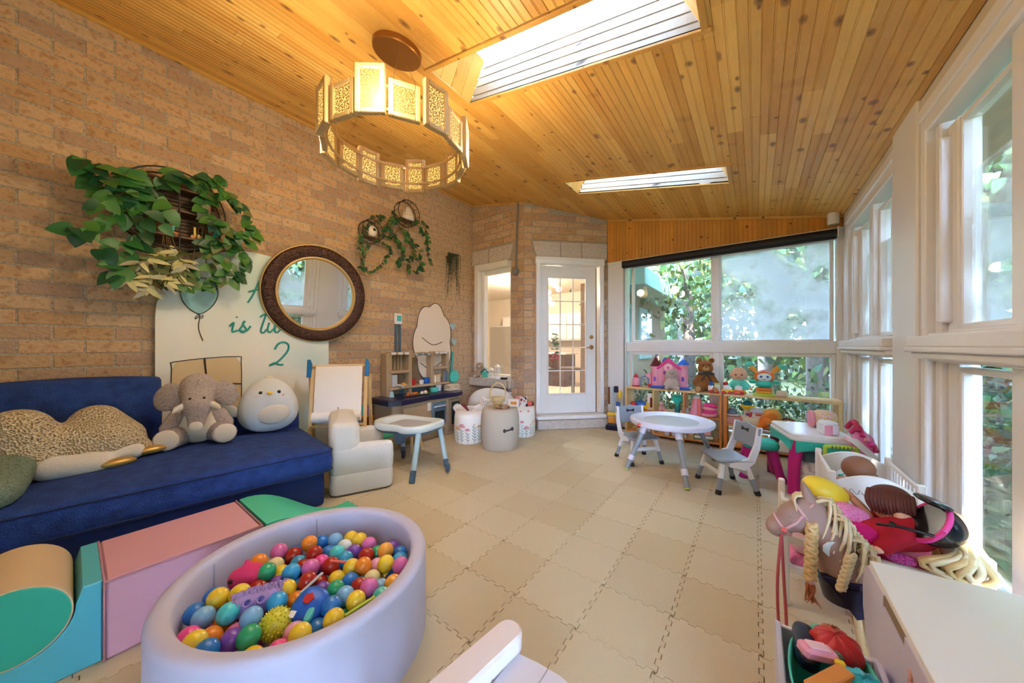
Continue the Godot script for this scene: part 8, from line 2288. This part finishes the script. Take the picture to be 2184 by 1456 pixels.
	toy.call("painted_board", "wooden board painted with dark flowers in the aqua tub", "board", Vector3(-0.045, 0.035, 0.11), 60, [["board", rbox(S(), Vector3(0.17, 0.014, 0.065), 0.003), "wood_light"], ["flower_print", rbox(S(), Vector3(0.05, 0.003, 0.03), 0.001, XF(Vector3(0.02, 0.008, 0))), "plaid"]])
	toy.call("magenta_stick", "magenta plastic stick between the wooden box and the cyan mould", "stick", Vector3(0.02, 0.03, 0.03), 70, [["rod", rbox(S(), Vector3(0.17, 0.02, 0.022), 0.006), "magenta"]])
	toy.call("yellow_brick", "small yellow brick beside the cyan mould", "toy block", Vector3(0.012, 0.05, -0.055), 10, [["body", rbox(S(), Vector3(0.022, 0.02, 0.02), 0.004), "yellow"]])
	toy.call("green_pebble", "sage green rounded toy behind the yellow brick", "toy", Vector3(0.006, 0.045, -0.09), 0, [["body", sell(S(), Vector3(0.018, 0.014, 0.014)), "sage_fur"]])
	toy.call("red_strainer", "red netted sand strainer at the near end of the aqua tub", "sand toy", Vector3(0.0, 0.03, 0.15), 0, [["bowl", ribs.call(Vector3(0.04, 0.028, 0.05), 0), "red"]])
	# doll on the floor in the gap
	o = T("floor_doll", "copper haired doll lying on the floor between bin and desk", "doll", Vector3(0.215, 0, -1.50))
	P(o, "hair", sell(S(), Vector3(0.05, 0.11, 0.05), 0.8, 0.9, XF(Vector3(0.0, 0.13, -0.02), Vector3(0, 0, 6)), 36, 16, func(p): return p * (1.0 + 0.03 * cos(atan2(p.z, p.x) * 14))), "hair_copper")
	P(o, "head", ball(S(), Vector3(0.0, 0.19, 0.02), 0.042, 14), "skin_tan")
	P(o, "arm", blob([[-0.045, 0.14, 0.06, 0.02, 0.12, 0.09, 0.018, 0.02], [0.02, 0.12, 0.09, 0.07, 0.09, 0.09, 0.02, 0.022]], 0.006, 0.01), "skin_tan")
	hand(o, Vector3(-0.055, 0.145, 0.055), Vector3(-1, 0.3, -0.2), "skin_tan", 0.7)
	P(o, "body", sell(S(), Vector3(0.05, 0.05, 0.07), 0.8, 0.8, XF(Vector3(0.0, 0.05, 0.03))), "magenta_cloth")

const BALLS = {"b": [-1.678, 0.233, -0.724, -1.578, 0.227, -0.708, -1.304, 0.233, -0.897, -1.310, 0.233, -0.671, -1.459, 0.219, -0.547, -1.201, 0.262, -0.549, -1.637, 0.236, -0.322, -1.595, 0.233, -0.264, -1.183, 0.227, -0.494, -1.110, 0.214, -0.566, -1.092, 0.233, -0.627, -1.329, 0.260, -0.244, -1.540, 0.190, -0.872, -1.403, 0.160, -0.872, -1.643, 0.190, -0.812, -1.232, 0.190, -0.812, -1.745, 0.205, -0.634, -1.540, 0.175, -0.634, -1.334, 0.175, -0.634, -1.574, 0.175, -0.575, -1.506, 0.175, -0.575, -1.369, 0.160, -0.575, -1.232, 0.160, -0.456], "l": [-1.625, 0.245, -0.762, -1.193, 0.224, -0.730, -1.227, 0.251, -0.609, -1.530, 0.244, -0.274, -1.368, 0.262, -0.365, -1.266, 0.175, -0.872, -1.711, 0.175, -0.694, -1.369, 0.175, -0.456, -1.574, 0.190, -0.338, -1.300, 0.190, -0.338], "y": [-1.592, 0.239, -0.821, -1.526, 0.249, -0.829, -1.379, 0.241, -0.713, -1.604, 0.222, -0.530, -1.254, 0.262, -0.795, -1.372, 0.229, -0.648, -1.438, 0.251, -0.493, -1.157, 0.262, -0.614, -1.575, 0.262, -0.321, -1.536, 0.262, -0.375, -1.227, 0.231, -0.327, -1.137, 0.262, -0.528, -1.395, 0.262, -0.229, -1.164, 0.262, -0.436, -1.300, 0.160, -0.812, -1.471, 0.160, -0.753, -1.403, 0.160, -0.634, -1.403, 0.160, -0.516, -1.129, 0.160, -0.516, -1.163, 0.175, -0.456, -1.197, 0.160, -0.397, -1.266, 0.205, -0.278], "p": [-1.459, 0.247, -0.838, -1.724, 0.256, -0.561, -1.194, 0.262, -0.825, -1.480, 0.262, -0.594, -1.180, 0.262, -0.677, -1.399, 0.214, -0.330, -1.608, 0.190, -0.872, -1.506, 0.175, -0.694, -1.608, 0.160, -0.397, -1.403, 0.160, -0.397, -1.540, 0.175, -0.278], "g": [-1.394, 0.231, -0.839, -1.293, 0.245, -0.607, -1.597, 0.262, -0.477, -1.286, 0.262, -0.337, -1.175, 0.207, -0.578, -1.540, 0.160, -0.753, -1.129, 0.175, -0.634, -1.780, 0.205, -0.575, -1.300, 0.160, -0.575, -1.197, 0.160, -0.516, -1.643, 0.160, -0.456], "v": [-1.370, 0.232, -0.902, -1.479, 0.236, -0.775, -1.546, 0.219, -0.497, -1.354, 0.229, -0.583, -1.342, 0.242, -0.307, -1.677, 0.160, -0.753, -1.608, 0.175, -0.753, -1.163, 0.175, -0.694, -1.608, 0.160, -0.634, -1.266, 0.190, -0.634, -1.471, 0.160, -0.516, -1.711, 0.190, -0.456, -1.266, 0.160, -0.397, -1.232, 0.160, -0.338, -1.608, 0.160, -0.278], "m": [-1.334, 0.262, -0.845, -1.136, 0.253, -0.751, -1.643, 0.160, -0.575], "w": [-1.551, 0.237, -0.768], "o": [-1.668, 0.262, -0.665, -1.695, 0.262, -0.477, -1.317, 0.262, -0.731, -1.376, 0.229, -0.503, -1.431, 0.226, -0.273, -1.500, 0.212, -0.325, -1.574, 0.175, -0.812], "r": [-1.676, 0.236, -0.603, -1.577, 0.256, -0.648, -1.379, 0.255, -0.779, -1.544, 0.239, -0.590, -1.433, 0.258, -0.653, -1.169, 0.210, -0.791, -1.421, 0.216, -0.602, -1.404, 0.262, -0.554, -1.243, 0.240, -0.673, -1.556, 0.233, -0.433, -1.471, 0.190, -0.872, -1.437, 0.175, -0.812, -1.369, 0.175, -0.812, -1.643, 0.175, -0.694, -1.437, 0.175, -0.694, -1.300, 0.160, -0.694, -1.232, 0.175, -0.694, -1.711, 0.175, -0.575, -1.232, 0.160, -0.575, -1.677, 0.160, -0.516, -1.574, 0.160, -0.456, -1.506, 0.175, -0.456, -1.677, 0.160, -0.397, -1.540, 0.175, -0.397], "a": [-1.512, 0.249, -0.715, -1.115, 0.249, -0.688, -1.456, 0.262, -0.324, -1.370, 0.203, -0.259, -1.403, 0.190, -0.753, -1.334, 0.175, -0.753, -1.197, 0.160, -0.753, -1.471, 0.175, -0.634, -1.437, 0.160, -0.456], "z": [-1.445, 0.246, -0.718, -1.249, 0.244, -0.859, -1.609, 0.227, -0.596, -1.512, 0.262, -0.535, -1.381, 0.260, -0.444, -1.334, 0.175, -0.872], "k": [-1.313, 0.230, -0.790, -1.223, 0.232, -0.441], "h": [-1.512, 0.240, -0.649, -1.482, 0.230, -0.229, -1.190, 0.231, -0.383, -1.506, 0.175, -0.812, -1.574, 0.160, -0.694, -1.369, 0.175, -0.694, -1.677, 0.175, -0.634, -1.643, 0.160, -0.338], "c": [-1.671, 0.229, -0.530, -1.260, 0.228, -0.737, -1.266, 0.160, -0.753, -1.197, 0.175, -0.634, -1.745, 0.205, -0.516, -1.471, 0.160, -0.278]}

const VINES = {"broad": [[-3.567, 2.213, -0.373, -3.508, 2.190, -0.255, -3.496, 2.239, -0.136, -3.450, 2.347, -0.073, -3.429, 2.367, -0.040], [-3.539, 2.094, -0.347, -3.525, 2.092, -0.193, -3.445, 1.973, -0.101, -3.427, 1.909, -0.018], [-3.537, 2.026, -0.347, -3.482, 1.880, -0.216, -3.405, 1.804, -0.113], [-3.556, 1.990, -0.326, -3.472, 1.802, -0.232, -3.437, 1.660, -0.184], [-3.545, 2.284, -0.394, -3.481, 2.305, -0.275, -3.423, 2.271, -0.152], [-3.549, 2.277, -0.371, -3.471, 2.237, -0.232, -3.421, 2.104, -0.119], [-3.545, 2.344, -0.371, -3.493, 2.452, -0.436, -3.417, 2.432, -0.537], [-3.569, 2.387, -0.373, -3.488, 2.392, -0.297, -3.432, 2.339, -0.213], [-3.551, 2.174, -0.371, -3.472, 2.244, -0.434, -3.415, 2.046, -0.391]], "silver": [[-3.560, 1.841, -0.420, -3.503, 1.722, -0.299, -3.431, 1.619, -0.225], [-3.551, 1.809, -0.444, -3.524, 1.670, -0.369, -3.452, 1.577, -0.321], [-3.550, 1.885, -0.468, -3.495, 1.730, -0.441, -3.431, 1.631, -0.405], [-3.558, 1.873, -0.408, -3.489, 1.795, -0.338, -3.436, 1.750, -0.271], [-3.546, 1.890, -0.493, -3.486, 1.775, -0.497, -3.465, 1.663, -0.477], [-3.570, 1.913, -0.421, -3.524, 1.792, -0.380, -3.438, 1.671, -0.337], [-3.560, 1.952, -0.445, -3.517, 1.849, -0.489, -3.435, 1.771, -0.515]], "pothos": [[-3.553, 2.333, -0.626, -3.535, 2.415, -0.761, -3.484, 2.317, -0.878, -3.465, 2.118, -0.938], [-3.550, 2.078, -0.654, -3.527, 2.002, -0.826, -3.503, 1.893, -0.889, -3.449, 1.717, -0.783], [-3.568, 1.855, -0.657, -3.483, 1.708, -0.703, -3.465, 1.656, -0.616], [-3.565, 2.477, -0.601, -3.481, 2.500, -0.674, -3.448, 2.368, -0.801], [-3.538, 1.833, -0.570, -3.518, 1.714, -0.535, -3.461, 1.644, -0.496], [-3.565, 2.196, -0.656, -3.484, 2.159, -0.786, -3.465, 2.050, -0.905], [-3.560, 2.298, -0.628, -3.509, 2.188, -0.674, -3.434, 2.155, -0.745], [-3.565, 1.937, -0.685, -3.483, 1.862, -0.755, -3.450, 1.699, -0.719], [-3.547, 2.417, -0.653, -3.504, 2.484, -0.618, -3.440, 2.510, -0.703], [-3.560, 1.998, -0.628, -3.495, 2.011, -0.729, -3.449, 2.108, -0.838]], "ivy": [[-3.618, 2.650, -2.094, -3.600, 2.457, -2.004, -3.574, 2.277, -1.946, -3.566, 2.026, -1.963], [-3.589, 2.435, -2.136, -3.611, 2.380, -2.347, -3.605, 2.183, -2.236, -3.581, 2.027, -2.073], [-3.619, 2.649, -2.276, -3.581, 2.749, -2.446, -3.579, 2.833, -2.346], [-3.600, 2.370, -2.084, -3.604, 2.242, -2.001, -3.597, 2.056, -2.014], [-3.605, 2.634, -2.145, -3.594, 2.742, -2.230, -3.588, 2.681, -2.077], [-3.609, 2.566, -2.004, -3.570, 2.408, -1.944, -3.583, 2.336, -1.961], [-3.615, 2.516, -2.212, -3.610, 2.520, -2.334, -3.571, 2.561, -2.405]], "ivy_big": [[-3.568, 2.646, -2.504, -3.557, 2.439, -2.637, -3.558, 2.181, -2.553, -3.522, 2.140, -2.683], [-3.574, 2.771, -2.723, -3.548, 2.616, -2.856, -3.515, 2.298, -2.867], [-3.598, 2.562, -2.391, -3.535, 2.343, -2.494, -3.538, 2.210, -2.416], [-3.575, 2.688, -2.441, -3.540, 2.479, -2.567, -3.527, 2.189, -2.777], [-3.562, 2.644, -2.303, -3.553, 2.467, -2.393, -3.539, 2.396, -2.471], [-3.591, 2.818, -2.662, -3.559, 2.798, -2.825, -3.516, 2.544, -2.845], [-3.568, 2.743, -2.436, -3.561, 2.700, -2.302, -3.535, 2.562, -2.235], [-3.599, 2.618, -2.596, -3.557, 2.404, -2.747, -3.501, 2.169, -2.690]]}

const SCRIPT = {"A": [[-0.947, 1.570, -0.981, 1.637, -1.011, 1.717, -1.036, 1.782, -1.041, 1.706, -1.049, 1.614], [-0.953, 1.666, -0.996, 1.687, -1.049, 1.707]], "is": [[-0.819, 1.351, -0.849, 1.387, -0.839, 1.329, -0.842, 1.303, -0.872, 1.321], [-0.867, 1.438, -0.872, 1.430], [-0.881, 1.313, -0.907, 1.361, -0.926, 1.404, -0.912, 1.376, -0.935, 1.330, -0.914, 1.302, -0.895, 1.316, -0.935, 1.315, -0.967, 1.361]], "two": [[-1.039, 1.448, -1.072, 1.475, -1.119, 1.466], [-1.082, 1.469, -1.057, 1.384, -1.044, 1.319, -1.062, 1.304, -1.087, 1.336], [-1.108, 1.399, -1.095, 1.336, -1.111, 1.309, -1.146, 1.349, -1.162, 1.402, -1.151, 1.334, -1.167, 1.308, -1.198, 1.344, -1.219, 1.401]], "2": [[-1.151, 1.149, -1.178, 1.200, -1.222, 1.219, -1.261, 1.197, -1.261, 1.143, -1.219, 1.079, -1.164, 1.025, -1.108, 0.999, -1.151, 1.023, -1.185, 1.005, -1.219, 1.004]], "line": [[-0.628, 1.440, -0.630, 1.402, -0.624, 1.347, -0.630, 1.293, -0.651, 1.225]], "knot": [[-0.628, 1.440, -0.609, 1.421, -0.604, 1.400, -0.628, 1.422, -0.651, 1.431, -0.644, 1.408, -0.628, 1.422]]}
const BALLOON = [-0.514, 1.612, -0.526, 1.554, -0.550, 1.503, -0.584, 1.466, -0.628, 1.443, -0.669, 1.467, -0.711, 1.519, -0.737, 1.578, -0.745, 1.636, -0.732, 1.690, -0.700, 1.728, -0.628, 1.737, -0.560, 1.705, -0.526, 1.660]
